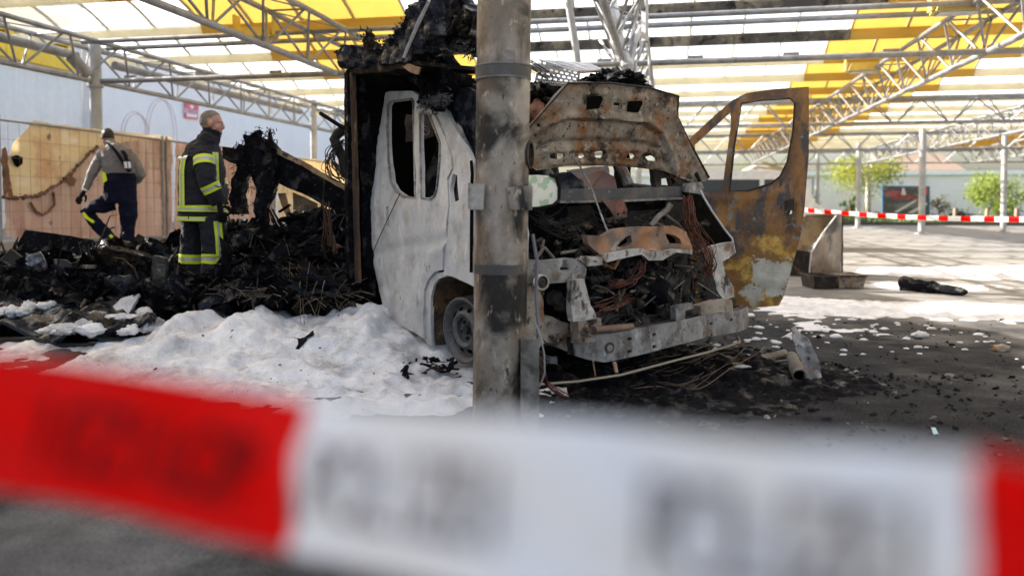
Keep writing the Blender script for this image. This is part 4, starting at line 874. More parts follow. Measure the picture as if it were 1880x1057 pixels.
fplane('rusty_bracket', [(1106, 368), (1144, 366), (1152, 385), (1152, 398), (1132, 402), (1124, 392)], .45, mat('red_rust', (.10, .05, .04), [((.26, .09, .06), 9, .46, .6), ((.2, .2, .2), 16, .6, .68)], rough=.7), [[(1133, 391), (1137, 391), (1137, 395), (1133, 395)], [(1144, 389), (1148, 389), (1148, 393), (1144, 393)]], th=.012, grid=.03, relief=crumple(.015, 9), jag=.005)
# ---- front frame
SLAM = [(1078, 432), (1110, 433), (1131, 421), (1152, 418), (1175, 416), (1210, 416), (1240, 415), (1260, 425), (1272, 459), (1240, 460), (1216, 462), (1192, 460), (1178, 458), (1110, 470), (1103, 469), (1081, 448)]
SLM = mat('slam_rust', (.16, .11, .085), [((.36, .17, .075), 4, .45, .62), ((.38, .35, .32), 7, .56, .68), ((.04, .03, .025), 8, .6, .7)], rough=.65, bump=(40, .4, .006))
fplane('slam_panel', SLAM, .86, SLM, [[(1132, 452), (1138, 443), (1147, 435), (1158, 431.5), (1159, 445), (1146, 454)], [(1224, 428), (1238, 432), (1247, 439), (1250, 447), (1229, 447)]], th=.05, grid=.028, relief=crumple(.025, 8, 2))
fplane('slam_lip', [(1104, 469), (1110, 467), (1178, 455), (1196, 462), (1214, 462), (1240, 457), (1271, 459), (1271, 467), (1258, 465), (1242, 463), (1218, 478), (1191, 478), (1178, 467), (1148, 473), (1111, 482)], .92, DASH, th=.05, grid=.03, relief=crumple(.01, 8))
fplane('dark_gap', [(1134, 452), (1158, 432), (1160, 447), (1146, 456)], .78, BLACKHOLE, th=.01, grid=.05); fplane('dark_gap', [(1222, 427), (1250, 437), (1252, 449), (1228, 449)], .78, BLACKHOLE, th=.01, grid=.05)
fplane('front_rail', [(962, 480), (975, 477), (1010, 479), (1050, 474), (1072, 480), (1076, 494), (1074, 514), (1048, 518), (1000, 521), (962, 520)], .93, GREYSTEEL, [[(1028, 491), (1042, 490), (1043, 495), (1029, 496)]], th=.09, grid=.03, relief=crumple(.014, 8, 4))
fplane('front_rail', [(1064, 476), (1075, 471), (1105, 471), (1106, 486), (1078, 489)], .95, DASH, [[(1090, 478), (1095, 478), (1095, 481), (1090, 481)]], th=.04, grid=.03, relief=crumple(.01, 8))
fplane('headlamp_bracket', [(1048, 514), (1074, 512), (1078, 530), (1082, 550), (1094, 580), (1092, 590), (1050, 590), (1049, 560)], .97, DASH, [[(1057, 545), (1062, 544), (1061, 549), (1057, 550)]], th=.05, grid=.026, relief=crumple(.02, 9, 6))
fplane('inner_wing', [(955, 518), (985, 520), (994, 545), (1000, 590), (1000, 630), (985, 640), (955, 620)], .88, HOODMAT, th=.05, grid=.035, relief=crumple(.03, 6, 3), jag=.008)
fplane('lower_rail', [(996, 580), (1010, 580), (1030, 590), (1064, 598), (1064, 652), (1040, 644), (1000, 626), (994, 605)], .86, HOODMAT, [[(1008, 617), (1012, 617), (1012, 620), (1008, 620)], [(1026, 622), (1033, 622), (1033, 625), (1026, 625)]], th=.09, grid=.03, relief=crumple(.02, 7, 9), jag=.005)
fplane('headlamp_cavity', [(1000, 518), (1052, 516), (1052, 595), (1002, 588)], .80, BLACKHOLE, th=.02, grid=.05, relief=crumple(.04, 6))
for a in ((1022, 548), (1035, 560)):
    m = MB(); m.lathe([(0, .03), (.035, .025), (.05, 0), (.05, -.04)], fp(a[0], a[1], .86), VF, 14); m.build('lamp_remains', SOOTSTEEL, van, True)
dc = fp(994, 518, 1.0); m = MB(); m.lathe([(.0, .004), (.012, .012), (.03, .002), (.038, .002), (.039, .014), (.044, .014), (.045, -.03)], dc, VF, 28); ho = m.build('horn_disc', SOOTSTEEL, van, True)
m = MB(); m.lathe([(.037, .004), (.037, .016), (.044, .016), (.045, -.02)], dc, VF, 28); m.build('ring', mat('cream_ring', (.4, .37, .3), [((.15, .12, .1), 9, .55, .66)], rough=.6), ho, True)
fplane('crash_bracket', [(1062, 590), (1104, 584), (1106, 625), (1062, 632)], .98, HOODMAT, th=.08, grid=.04, relief=crumple(.008, 8))
m = MB(); m.lathe([(0, .02), (.014, .02), (.016, 0)], fp(1077, 604, 1.0), VF, 10); m.build('bolt', RUST, van)
m = MB(); m.tube([fp(1091, 606, 1.0), fp(1160, 600, .98)], .024, 12); m.build('rusty_tube', mat('tube_rust', (.13, .08, .055), [((.25, .17, .12), 8, .5, .66)], rough=.6), van, True)
# bumper beam
bl0, bl1 = fp(1058, 640, 1.0), fp(1383, 590, 1.0); q0 = (bl0 - VC).dot(VL); q1 = (bl1 - VC).dot(VL)
def beamM(x, y, d): s_ = (x - (q0 + q1) / 2) / ((q1 - q0) / 2); return vl(1.03 - .085 * s_ * s_ - .03 * max(0, abs(s_) - .85) * 6 + d, x, y)
def bq(px, py):
    x = 0.
    p = fp(px, py, 1.0)
    for _ in range(8): s_ = ((p - VC).dot(VL) - (q0 + q1) / 2) / ((q1 - q0) / 2); p = fp(px, py, 1.03 - .085 * s_ * s_)
    return V((p - VC).dot(VL), p.z)
bh = []
for x, y in ((1156, 622), (1156, 645), (1201, 614), (1201, 636), (1306, 594), (1306, 615), (1343, 587)):
    c = bq(x, y); bh.append([c + V(math.cos(i * .785) * .018, math.sin(i * .785) * .012) for i in range(8)])
BO = [bq(x, y) for x, y in [(1057, 617), (1140, 609), (1240, 591), (1300, 578), (1383, 564), (1384, 588), (1380, 604), (1300, 618), (1240, 634), (1160, 655), (1110, 665), (1080, 660), (1061, 654)]]
brl = crumple(.005, 5, 8)
panel('bumper_beam', BO, bh, beamM, GREYSTEEL, van, th=.02, grid=.03, relief=lambda x, y: brl(x, y), ang=60)
panel('beam_back', BO, [], lambda x, y, d: beamM(x, y, d - .07), SOOTSTEEL, van, th=.02, grid=.08)
panel('beam_top', [V(q0, 0), V(q1, 0), V(q1, .09), V(q0, .09)], [], lambda x, y, d: (lambda p: p - VF * y)(beamM(x, BO[0].y + (BO[4].y - BO[0].y) * clamp((x - q0) / (q1 - q0)) - .004, 0)), GREYSTEEL, van, th=.006, grid=.08)
c = bq(1119, 638); m = MB(); m.lathe([(0, -.01), (.016, -.008), (.022, .004), (.034, .006), (.036, -.01)], beamM(c.x, c.y, .002), VF, 20); m.build('tow_eye', RUST, van, True)
fplane('beam_bracket', [(1240, 563), (1246, 561), (1272, 556), (1274, 566), (1258, 570), (1258, 592), (1242, 594)], .97, GREYSTEEL, th=.05, grid=.04)
fplane('crash_bracket', [(1286, 562), (1318, 552), (1344, 550), (1346, 575), (1290, 590)], .98, HOODMAT, th=.08, grid=.04, relief=crumple(.01, 7))
for x0, y0, x1, y1 in ((1088, 664, 1093, 690), (1128, 668, 1132, 684), (1331, 622, 1333, 634)):
    m = MB(); m.tube([fp(x0, y0 - 4, 1.0), fp(x1, y1, 1.04)], .012, 6, flat=.4); m.build('hanger', HOODMAT, van)
m = MB(); m.tube([fp(x, y, f) for x, y, f in [(985, 706, .98), (1010, 704, 1.02), (1060, 700, 1.05), (1140, 688, 1.08), (1230, 664, 1.07), (1300, 646, 1.03), (1344, 633, .98), (1358, 626, .93), (1354, 618, .85)]], .011, 8, flat=.7); m.build('trim_strip', mat('trim_beige', (.24, .21, .16), [((.08, .07, .06), 9, .55, .68)], rough=.6), van, True)
# right-hand strut and inner wing
fplane('wing_strut', [(1292, 462), (1300, 455), (1315, 450), (1330, 447), (1346, 444), (1349, 465), (1338, 473), (1325, 480), (1336, 505), (1347, 527), (1349, 545), (1328, 551), (1322, 540), (1314, 523), (1301, 487)], .78, DASH, th=.05, grid=.026, relief=crumple(.025, 8, 3))
fplane('wing_inner', [(1258, 352), (1284, 356), (1291, 360), (1306, 386), (1330, 420), (1343, 437), (1346, 446), (1314, 452), (1296, 456), (1280, 420)], .55, BLACKHOLE, th=.02, grid=.04, relief=crumple(.03, 5))
m = MB(); m.tube([fp(x, y, .58 + i * .03) for i, (x, y) in enumerate([(1286, 350), (1292, 362), (1306, 386), (1330, 421), (1344, 438), (1349, 464)])], .008, 6); m.build('wing_edge', ASHSTEEL, van, True)
fplane('strut_tower', [(1040, 380), (1085, 376), (1098, 420), (1080, 440), (1036, 440)], .25, SOOTSTEEL, th=.05, grid=.05, relief=crumple(.04, 5))
# ---- engine
eb = MB()
def lump(mb, c, r, s=1., seed=0, n=12, amp=.3):
    rings = []
    for i in range(n + 1):
        th_ = math.pi * i / n; ring = []
        for j in range(2 * n):
            ph = math.pi * j / n; d = V(math.sin(th_) * math.cos(ph), math.sin(th_) * math.sin(ph), math.cos(th_)); k = 1 + amp * noise.noise(d * 2.2 * s + V(seed, 0, 0)) + amp * .5 * noise.noise(d * 6 * s + V(seed, 4, 0))
            ring.append(Vector(c) + V(d.x * r[0], d.y * r[1], d.z * r[2]) * k)
        rings.append(ring)
    mb.rings(rings, caps=False)
lump(eb, vl(.55, .0, .66), (.3, .38, .3), 1.4, 3, 22, .5); eb.build('engine_block', CHAR, van, True, 50)
for i, (x, y, f, r_) in enumerate([(1148, 560, .84, .05), (1130, 520, .8, .04), (1225, 520, .82, .06), (1245, 490, .8, .04), (1180, 590, .85, .05), (1215, 575, .84, .045), (1110, 585, .8, .05)]):
    m = MB(); d = (VF + V(rnd.gauss(0, .5), rnd.gauss(0, .5), rnd.gauss(0, .5))).normalized(); m.lathe([(0, r_), (r_ * .5, r_ * .9), (r_ * .8, r_ * .5), (r_, 0), (r_ * .95, -r_ * 1.5), (0, -r_ * 1.6)], fp(x, y, f), d, 14); m.build('engine_part', SOOTSTEEL, van, True)
PIPEM = mat('scorched_pipe', (.09, .075, .06), [((.22, .19, .16), 8, .5, .66), ((.03, .025, .02), 9, .56, .66)], rough=.6, bump=(40, .3, .004))
for pts, r_ in (([(1168, 520), (1190, 525), (1215, 510)], .022), ([(1190, 515), (1196, 540), (1212, 562)], .028), ([(1143, 522), (1140, 545), (1148, 565), (1146, 585)], .009), ([(1100, 513), (1130, 508), (1160, 505)], .02), ([(1195, 415), (1208, 398), (1225, 385), (1232, 374)], .02), ([(1238, 480), (1240, 510), (1244, 540)], .016), ([(1260, 500), (1280, 490), (1296, 488)], .014), ([(1205, 410), (1228, 420)], .012), ([(1215, 390), (1245, 412), (1255, 425)], .012), ([(985, 470), (1000, 455), (1016, 474)], .012), ([(998, 440), (994, 462), (985, 474)], .01), ([(1175, 540), (1205, 552), (1222, 548)], .03), ([(1096, 455), (1060, 460), (1030, 465)], .01)):
    m = MB(); m.tube([fp(x, y, .72 + .012 * i + r_ * 3) for i, (x, y) in enumerate(pts)], r_, 10); m.build('pipe', PIPEM, van, True)
for pts in ([(1140, 470), (1128, 492), (1110, 486)],): 
    m = MB(); m.tube([fp(x, y, .86) for x, y in pts], .012, 6); m.build('pipe', mat('orange_rust', (.28, .12, .05), rough=.7), van, True)
COPPER = mat('bare_copper_wire', (.10, .03, .02), [((.24, .085, .045), 12, .52, .66), ((.025, .014, .012), 9, .50, .62)], rough=.55, metal=.2); WIREB = mat('burnt_wire', (.02, .018, .017), [((.12, .11, .1), 8, .6, .7)], rough=.7)
def wires(nm, pts, n, f, spread, r_, mt, parent, seed=0, P=None, kind='stuff'):
    rr = random.Random(seed); m = MB(); P = P or (lambda x, y: fp(x, y, f))
    for i in range(n):
        a = rr.gauss(0, spread); b = rr.gauss(0, spread); out = []
        for j, (x, y) in enumerate(pts): s_ = .35 + .65 * math.sin(math.pi * (j + .3) / len(pts)); out.append(P(x + a * s_ + rr.gauss(0, spread * .35), y + b * s_ + rr.gauss(0, spread * .35)) + VF * rr.gauss(0, .02))
        sm = []
        for j in range(len(out) - 1):
            p0, p1, p2, p3 = out[max(0, j - 1)], out[j], out[j + 1], out[min(len(out) - 1, j + 2)]
            for k in range(4): t = k / 4; sm.append(.5 * ((2 * p1) + (p2 - p0) * t + (2 * p0 - 5 * p1 + 4 * p2 - p3) * t * t + (3 * p1 - p0 - 3 * p2 + p3) * t ** 3))
        sm.append(out[-1]); m.tube(sm, r_ * rr.uniform(.7, 1.3), 4, caps=False)
    return tag(m.build(nm, mt, parent, True), kind=kind)
wires('wire_loom', [(1262, 362), (1264, 390), (1268, 415), (1280, 440), (1296, 462), (1302, 485), (1299, 505)], 26, .84, 6, .003, COPPER, van, 1)
wires('wire_loom', [(1180, 480), (1172, 500), (1160, 512), (1140, 520), (1122, 522)], 16, .9, 6, .003, COPPER, van, 2)
wires('wire_loom', [(1165, 545), (1140, 550), (1115, 560), (1095, 568)], 10, .9, 6, .003, COPPER, van, 3)
wires('wire_loom', [(1100, 490), (1150, 530), (1200, 500), (1240, 540), (1260, 490)], 22, .8, 22, .003, WIREB, van, 4)
wires('wire_loom', [(1060, 440), (1100, 450), (1180, 470), (1240, 450), (1290, 470)], 14, .7, 14, .003, WIREB, van, 5)
wires('wire_loom', [(1110, 600), (1150, 580), (1200, 610), (1260, 585)], 22, .85, 16, .004, WIREB, van, 6)
wires('wire_loom', [(985, 400), (1030, 420), (1080, 400), (1150, 440), (1230, 400)], 14, .35, 14, .003, WIREB, van, 7)
# small loose scraps over the engine bay
eg = MB()
for i in range(420):
    x = rnd.uniform(985, 1300); y = rnd.uniform(400, 610); p = fp(x, y, rnd.uniform(.3, .8)); Rm = Matrix.Rotation(rnd.uniform(0, 6), 3, V(rnd.gauss(0, 1), rnd.gauss(0, 1), rnd.gauss(0, 1)).normalized())
    eg.box(p, (rnd.uniform(.01, .07), rnd.uniform(.008, .03), rnd.uniform(.004, .02)), Rm)
tag(eg.build('burnt_scraps', SOOTSTEEL, van), kind='stuff')
eg = MB(); eh = MB()
for i in range(170):
    x = rnd.uniform(1085, 1300); y = rnd.uniform(480, 612); f = rnd.uniform(.6, .9); p = fp(x, y, f); k = rnd.random()
    if k < .35: lump(eh, p, (rnd.uniform(.012, .04), rnd.uniform(.012, .04), rnd.uniform(.012, .035)), 1.5, i, 6, .6)
    elif k < .75:
        d = V(rnd.gauss(0, 1), rnd.gauss(0, 1), rnd.gauss(0, 1)).normalized() * rnd.uniform(.03, .11); eg.tube([p - d, p + V(rnd.gauss(0, .01), rnd.gauss(0, .01), rnd.gauss(0, .01)), p + d], rnd.uniform(.003, .011), 6)
    else: eh.box(p, (rnd.uniform(.02, .08), rnd.uniform(.01, .05), rnd.uniform(.004, .03)), Matrix.Rotation(rnd.uniform(0, 6), 3, V(rnd.gauss(0, 1), rnd.gauss(0, 1), rnd.gauss(0, 1)).normalized()))
tag(eg.build('burnt_scraps', PIPEM, van, True), kind='stuff'); tag(eh.build('burnt_scraps', SOOTSTEEL, van, True), kind='stuff')

# ---- things lying on the van
cu = empty('cushion', fp(1000, 382, .36), 'white cushion with green leaf print and scorched edge beside the pillar', 'cushion')
def cush(x, y): return .03
CUSH = NT('leaf_print_cushion'); k = CUSH.mix(CUSH.ramp(CUSH.noise(17, 1.5, .4), .54, .58), (.70, .70, .62), (.40, .52, .36)); k = CUSH.mix(CUSH.ramp(CUSH.noise(5, 5), .6, .72), k, (.55, .5, .4)); CUSH.col(k); CUSH.rough(.9)
cs = pixpanel('cover', [(962, 323), (990, 321), (1010, 322), (1020, 327), (1025, 345), (1024, 366), (1015, 375), (990, 379), (962, 381)], vl(.46, 0, 0), VF, CUSH.m, cu, th=.09, grid=.022, relief=lambda x, y: .012 * noise.noise(V(x * 6, y * 6, 1)), jag=.004)
m = MB(); m.tube([fp(x, y, .47) for x, y in [(1010, 321), (1021, 326), (1027, 345), (1026, 367), (1016, 377), (990, 382), (965, 384)]], .011, 6); m.build('scorched_edge', CHARWOOD, cu, True)
bc = empty('charred_cloth', fp(1050, 348, .3), 'black charred cloth bundle between the leaf print cushion and brown board', 'cloth')
pixpanel('folds', [(1016, 322), (1040, 316), (1052, 322), (1066, 330), (1082, 344), (1078, 350), (1024, 350)], vl(.34, 0, 0), VF, CHARBLUE, bc, th=.1, grid=.02, jag=.01, relief=crumple(.05, 9))
bd = empty('brown_board', fp(1090, 346, .2), 'folded reddish brown board lying on the cowl under the bonnet', 'board')
BRD = mat('brown_board', (.26, .15, .12), [((.16, .09, .075), 5, .5, .68), ((.34, .24, .2), 9, .6, .7)], rough=.7)
pixpanel('sheet', [(1058, 330), (1098, 313), (1112, 316), (1086, 346), (1076, 346)], vl(.22, 0, 0), VF, BRD, bd, th=.012, grid=.04, relief=crumple(.015, 6))
pixpanel('sheet', [(1086, 347), (1112, 316), (1128, 324), (1133, 347)], vl(.24, 0, 0), VF, mat('brown_board_shade', (.17, .095, .09), [((.1, .06, .055), 5, .5, .68)], rough=.7), bd, th=.012, grid=.04, relief=crumple(.012, 6))
gb_ = empty('grey_board', fp(1080, 346, .05), 'pinkish grey burnt board propped behind the brown one', 'board')
pixpanel('sheet', [(1042, 312), (1116, 304), (1120, 330), (1100, 346), (1060, 346)], vl(.08, 0, 0), VF, mat('pinkish_ash_board', (.30, .25, .24), [((.42, .38, .37), 5, .45, .65), ((.12, .09, .08), 6, .6, .7)], rough=.8), gb_, th=.012, grid=.05, relief=crumple(.02, 6), jag=.008)
# perforated metal box on the roof
pb = empty('perforated_box', hit(1040, 165, V(0, 6.35, 0), V(0, 1, 0)), 'silver perforated metal box lying tilted above the raised bonnet', 'metal box')
PERF = mat('perforated_metal', (.34, .34, .36), [((.2, .2, .21), 5, .5, .68), ((.05, .05, .05), 9, .6, .7)], rough=.45, metal=.3)
A_, B_, C_, D_ = at(989, 109, 6.3), at(1063, 133, 6.1), at(1061, 160, 6.1), at(981, 155, 6.3)
def perf(name, a, b, c, d, nu, nv, mt, par, hole=.30, skip=0):
    """quad a-b (top edge), d-c (bottom edge) with rows of holes"""
    ex = (b - a); ey = (d - a); n = ex.cross(ey).normalized(); 
    if n.dot(CAM - a) < 0: n = -n
    def M(x, y, dd): return a.lerp(b, x).lerp(d.lerp(c, x), 1 - y) + n * dd
    hs = []
    for i in range(nu):
        for j in range(nv):
            if skip and (i * 7 + j * 3) % skip == 0: continue
            cx, cy = (i + .5 + (.25 if j % 2 else -.25)) / nu, (j + .5) / nv; rx, ry = hole / nu, hole * .8 / nv; hs.append([V(cx - rx, cy - ry), V(cx + rx, cy - ry), V(cx + rx, cy + ry), V(cx - rx, cy + ry)])
    return panel(name, [V(0, 0), V(1, 0), V(1, 1), V(0, 1)], hs, M, mt, par, th=.003, grid=.5, smooth=False)
perf('side_plate', A_, B_, C_, D_, 8, 5, PERF, pb)
E_, F_ = at(1112, 130, 6.7), at(1082, 116, 6.95)
perf('top_plate', F_, E_, B_, A_, 9, 4, PERF, pb, .22)
m = MB(); m.tube([B_, E_], .012, 6); m.tube([B_, C_], .010, 6); m.tube([C_, at(1108, 152, 6.7)], .010, 6); m.tube([E_, at(1108, 152, 6.7)], .010, 6); m.build('frame', HOODMAT, pb)
br = empty('burnt_rail', at(1150, 150, 6.6), 'short brown broken rail on the charred heap above the bonnet', 'rail')
m = MB(); m.box(at(1153, 144, 6.6), (.26, .05, .035), Matrix.Rotation(.36, 3, 'Y')); m.build('rail', HOODMAT, br)
m = MB(); m.box(at(1122, 136, 6.6), (.06, .04, .05), Matrix.Rotation(.1, 3, 'Y')); m.build('end_block', HOODMAT, br)
hp = MB(); lump(hp, at(1125, 160, 6.6), (.26, .3, .12), 2, 5, 26, .42); lump(hp, at(990, 172, 6.2), (.12, .2, .07), 2, 8, 12, .6); ho_ = hp.build('charred_heap', CHAR, None, True, 60); tag(ho_, 'black charred remains heaped on the cab roof behind the bonnet', 'debris')
m = MB(); m.tube([at(975, 175, 6.2), at(1016, 186, 6.0)], .02, 8); m.build('roof_bar', SOOTSTEEL, van, True)
rc = MB(); lump(rc, at(986, 205, 6.1), (.06, .1, .09), 2, 5, 10, .3); tag(rc.build('rusty_pot', mat('red_clay', (.24, .1, .06), [((.1, .05, .04), 6, .5, .7)], rough=.7), None, True), 'reddish scorched lump between pillar and bonnet edge', 'pot')
tag(wires('wire_tangle', [(965, 112), (985, 128), (1010, 150), (1000, 170), (975, 180)], 9, 0, 5, .003, WIREB, None, 11, P=lambda x, y: at(x, y, 6.25)), 'tangle of burnt wires on the perforated box beside the pillar', 'wires', kind='stuff')
# ================================================================== NEAR PILLAR
PM = NT('scorched_pillar')
def pillar_mat():
    t = PM; k = t.mix(t.ramp(t.noise(3.5, 6, .6), .35, .65), (.17, .14, .11), (.38, .335, .285))
    k = t.mix(t.ramp(t.noise(4.5, 7, .6, (1, 1, .55), (3, 1, 2), .4), .42, .62), k, (.125, .088, .057))
    k = t.mix(t.ramp(t.noise(3.4, 7, .58, (1, 1, .8), (9, 2, 5), .6), .45, .58), k, (.014, .011, .009))
    k = t.mix(t.ramp(t.noise(26, 6, .7, (1, 1, .45)), .59, .66), k, (.40, .33, .25)); k = t.mix(t.ramp(t.noise(34, 6, .7, (1, 1, .4), (7, 7, 7)), .61, .67), k, (.03, .025, .02))
    t.col(k); t.rough(t.ramp(t.noise(9, 4), .3, .7, .38, .7)); t.b.inputs['Specular IOR Level'].default_value = .3; t.bump(t.noise(70, 7), .35, .004)
pillar_mat()
PY = 4.12; pb0 = at(916, 760, PY); pdir = (at(925, 0, PY) - at(915.5, 735, PY)).normalized()
PBASE = pb0 + pdir * (-pb0.z / pdir.z); PR = .138
pil = empty('steel_pillar', PBASE, 'thick soot-stained steel pillar standing before the burnt van', 'pillar')
def onp(z): return PBASE + pdir * (z / pdir.z)
m = MB(); rings = []; 
for i in range(48):
    z = 4.3 * i / 47; c = onp(z); rings.append([c + V(math.cos(q), math.sin(q), 0) * (PR + .0015 * noise.noise(V(math.cos(q) * 2, math.sin(q) * 2, z * 3))) for q in [2 * math.pi * j / 56 for j in range(56)]])
m.rings(rings); m.build('shaft', PM.m, pil, True)
BANDM = mat('sooty_band', (.045, .042, .04), [((.10, .09, .08), 6, .5, .68), ((.2, .17, .13), 24, .66, .72)], rough=.5, bump=(40, .2, .003))
def band(y0, y1, a0, a1, mt, nm, off=.006):
    z0 = at(920, y1, PY - PR).z; z1 = at(920, y0, PY - PR).z; m = MB(); n = 40; vs = []; fs = []
    for i in range(n + 1):
        q = a0 + (a1 - a0) * i / n; d = V(math.cos(q), math.sin(q), 0)
        vs += [onp(z0) + d * (PR - .01), onp(z0) + d * (PR + off), onp(z1) + d * (PR + off), onp(z1) + d * (PR - .01)]
    for i in range(n):
        for k in range(4): fs.append((4 * i + k, 4 * i + 4 + k, 4 * i + 4 + (k + 1) % 4, 4 * i + (k + 1) % 4))
    m.add(vs, fs); return m.build(nm, mt, pil, True)
band(117, 137, 0, 6.28318, BANDM, 'band'); band(113.5, 116, 0, 6.28318, GREYSTEEL, 'band_wire', .008); band(138, 140, 0, 6.28318, GREYSTEEL, 'band_wire', .008)
band(487, 505, math.pi * 1.08, math.pi * 1.80, BANDM, 'band', .003)
PLATEM = mat('ash_plate', (.26, .24, .205), [((.37, .35, .31), 5, .45, .64), ((.11, .085, .065), 8, .52, .66), ((.03, .026, .022), 14, .6, .68)], rough=.6)
def pplate(pix, dy, mt, nm, th=.012): return pixpanel(nm, pix, V(0, PY - PR + dy, 0), V(0, 1, 0), mt, pil, th=th, grid=.03, jag=.002)
pplate([(863, 338), (889, 337), (888, 385), (862, 385)], -.012, PLATEM, 'bracket'); pplate([(931, 344), (966, 341), (978, 342), (977, 386), (936, 385)], -.014, PM.m, 'bracket', .02)
m = MB(); q = at(972, 362, PY - .06); m.box(q, (.012, .16, .13)); m.build('bracket_flange', PLATEM, pil)
m = MB(); q = at(863, 360, PY - .05); m.box(q, (.012, .16, .13)); m.build('bracket_flange', PLATEM, pil)
pplate([(922, 92), (946, 92), (947, 112), (923, 112)], -.002, mat('old_label', (.16, .14, .12), [((.26, .24, .21), 40, .5, .62, (1, 1, 3))], rough=.6), 'label', .002)
st = at(962, 284, PY); m = MB(); m.lathe([(.055, -.06), (.055, .02), (.074, .022), (.076, .036), (.062, .04), (.06, -.05)], st, (1, -.25, 0), 28); m.build('pipe_stub', SOOTSTEEL, pil, True)
z1 = at(974, 630, PY - .12).z
m = MB(); c = at(973, 700, PY - .05); Mh = (z1 + .02)
for dx, dy, sx, sy in ((.0, -.06, .085, .007), (-.045, 0, .007, .125), (.042, 0, .007, .125)): m.box((c.x + dx, PY - .05 + dy, Mh / 2), (sx, sy, Mh))
m.build('channel', mat('channel_steel', (.13, .115, .10), [((.24, .215, .185), 4, .46, .66), ((.035, .028, .022), 7, .5, .64)], rough=.55), pil)
wr = empty('hanging_cable', at(990, 640, 4.1), 'grey cable hanging beside the scorched pillar down to the ground', 'cable')
m = MB(); m.tube([at(x, y, 4.12) for x, y in [(978, 430), (986, 480), (984, 540), (988, 600), (986, 660)]], .010, 6); m.build('cord', mat('cable_grey', (.16, .15, .17), rough=.6), wr, True)
m = MB(); m.tube([at(x, y, 4.1) for x, y in [(982, 590), (992, 616), (999, 650), (1000, 685), (992, 706), (984, 716)]], .005, 6); m.build('cord', mat('cable_pale', (.3, .29, .27), rough=.6), wr, True)
wires('wires', [(983, 655), (990, 680), (1002, 702), (1020, 718), (1036, 726)], 7, 0, 3, .005, COPPER, wr, 21, P=lambda x, y: at(x, y, 4.2))

# ================================================================== PEOPLE
NAVY = mat('navy_turnout', (.0045, .0055, .012), [((.010, .012, .022), 7, .5, .7), ((.003, .0035, .006), 12, .55, .7)], rough=.85, bump=(55, .5, .01))
BLK = mat('black_glove', (.008, .008, .010), rough=.75, bump=(80, .3, .005), spec=.12); SKIN = mat('skin', (.40, .20, .14), [((.46, .25, .18), 22, .5, .66), ((.34, .15, .11), 16, .58, .7)], rough=.5, vary=.05)
HIVIS = mat('hivis_yellow', (.60, .72, .02), rough=.55); REFL = mat('reflective_grey', (.42, .43, .42), rough=.35, metal=.2); BOOT = mat('boot_rubber', (.012, .012, .012), [((.05, .045, .04), 16, .6, .7)], rough=.6, spec=.15)
GREYSH = mat('grey_shirt', (.155, .145, .152), [((.16, .15, .155), 6, .5, .68)], rough=.9, bump=(40, .5, .01)); BIB = mat('navy_bib', (.006, .007, .020), [((.011, .013, .03), 8, .5, .68)], rough=.9, bump=(40, .8, .014), spec=.08)
GHAIR = mat('grey_hair', (.135, .108, .092), [((.24, .21, .185), 70, .48, .62), ((.34, .2, .15), 30, .60, .7)], rough=.8, bump=(160, .6, .004)); BHAIR = mat('black_hair', (.009, .008, .008), rough=.6, bump=(160, .6, .004))
def ell(mb, c, r, ax=None, n=10):
    rings = []; c = Vector(c); ax = ax or Matrix.Identity(3)
    for i in range(1, n):
        th_ = math.pi * i / n; rings.append([c + ax @ V(r[0] * math.sin(th_) * math.cos(p), r[1] * math.sin(th_) * math.sin(p), r[2] * math.cos(th_)) for p in [math.pi * j / n for j in range(2 * n)]])
    mb.rings(rings)
def remesh(mb, vox, smooth=2):
    me = bpy.data.meshes.new('tmp'); me.from_pydata(mb.v, [], mb.f); o = bpy.data.objects.new('tmp', me); col.objects.link(o)
    md = o.modifiers.new('r', 'REMESH'); md.mode = 'VOXEL'; md.voxel_size = vox
    ms = o.modifiers.new('s', 'SMOOTH'); ms.iterations = smooth; ms.factor = .5
    out = bpy.data.meshes.new_from_object(o.evaluated_get(bpy.context.evaluated_depsgraph_get())); bpy.data.objects.remove(o); return out
def seg_d(p, a, b): ab_ = b - a; t = clamp((p - a).dot(ab_) / max(ab_.length_squared, 1e-9)); return (a + ab_ * t - p).length
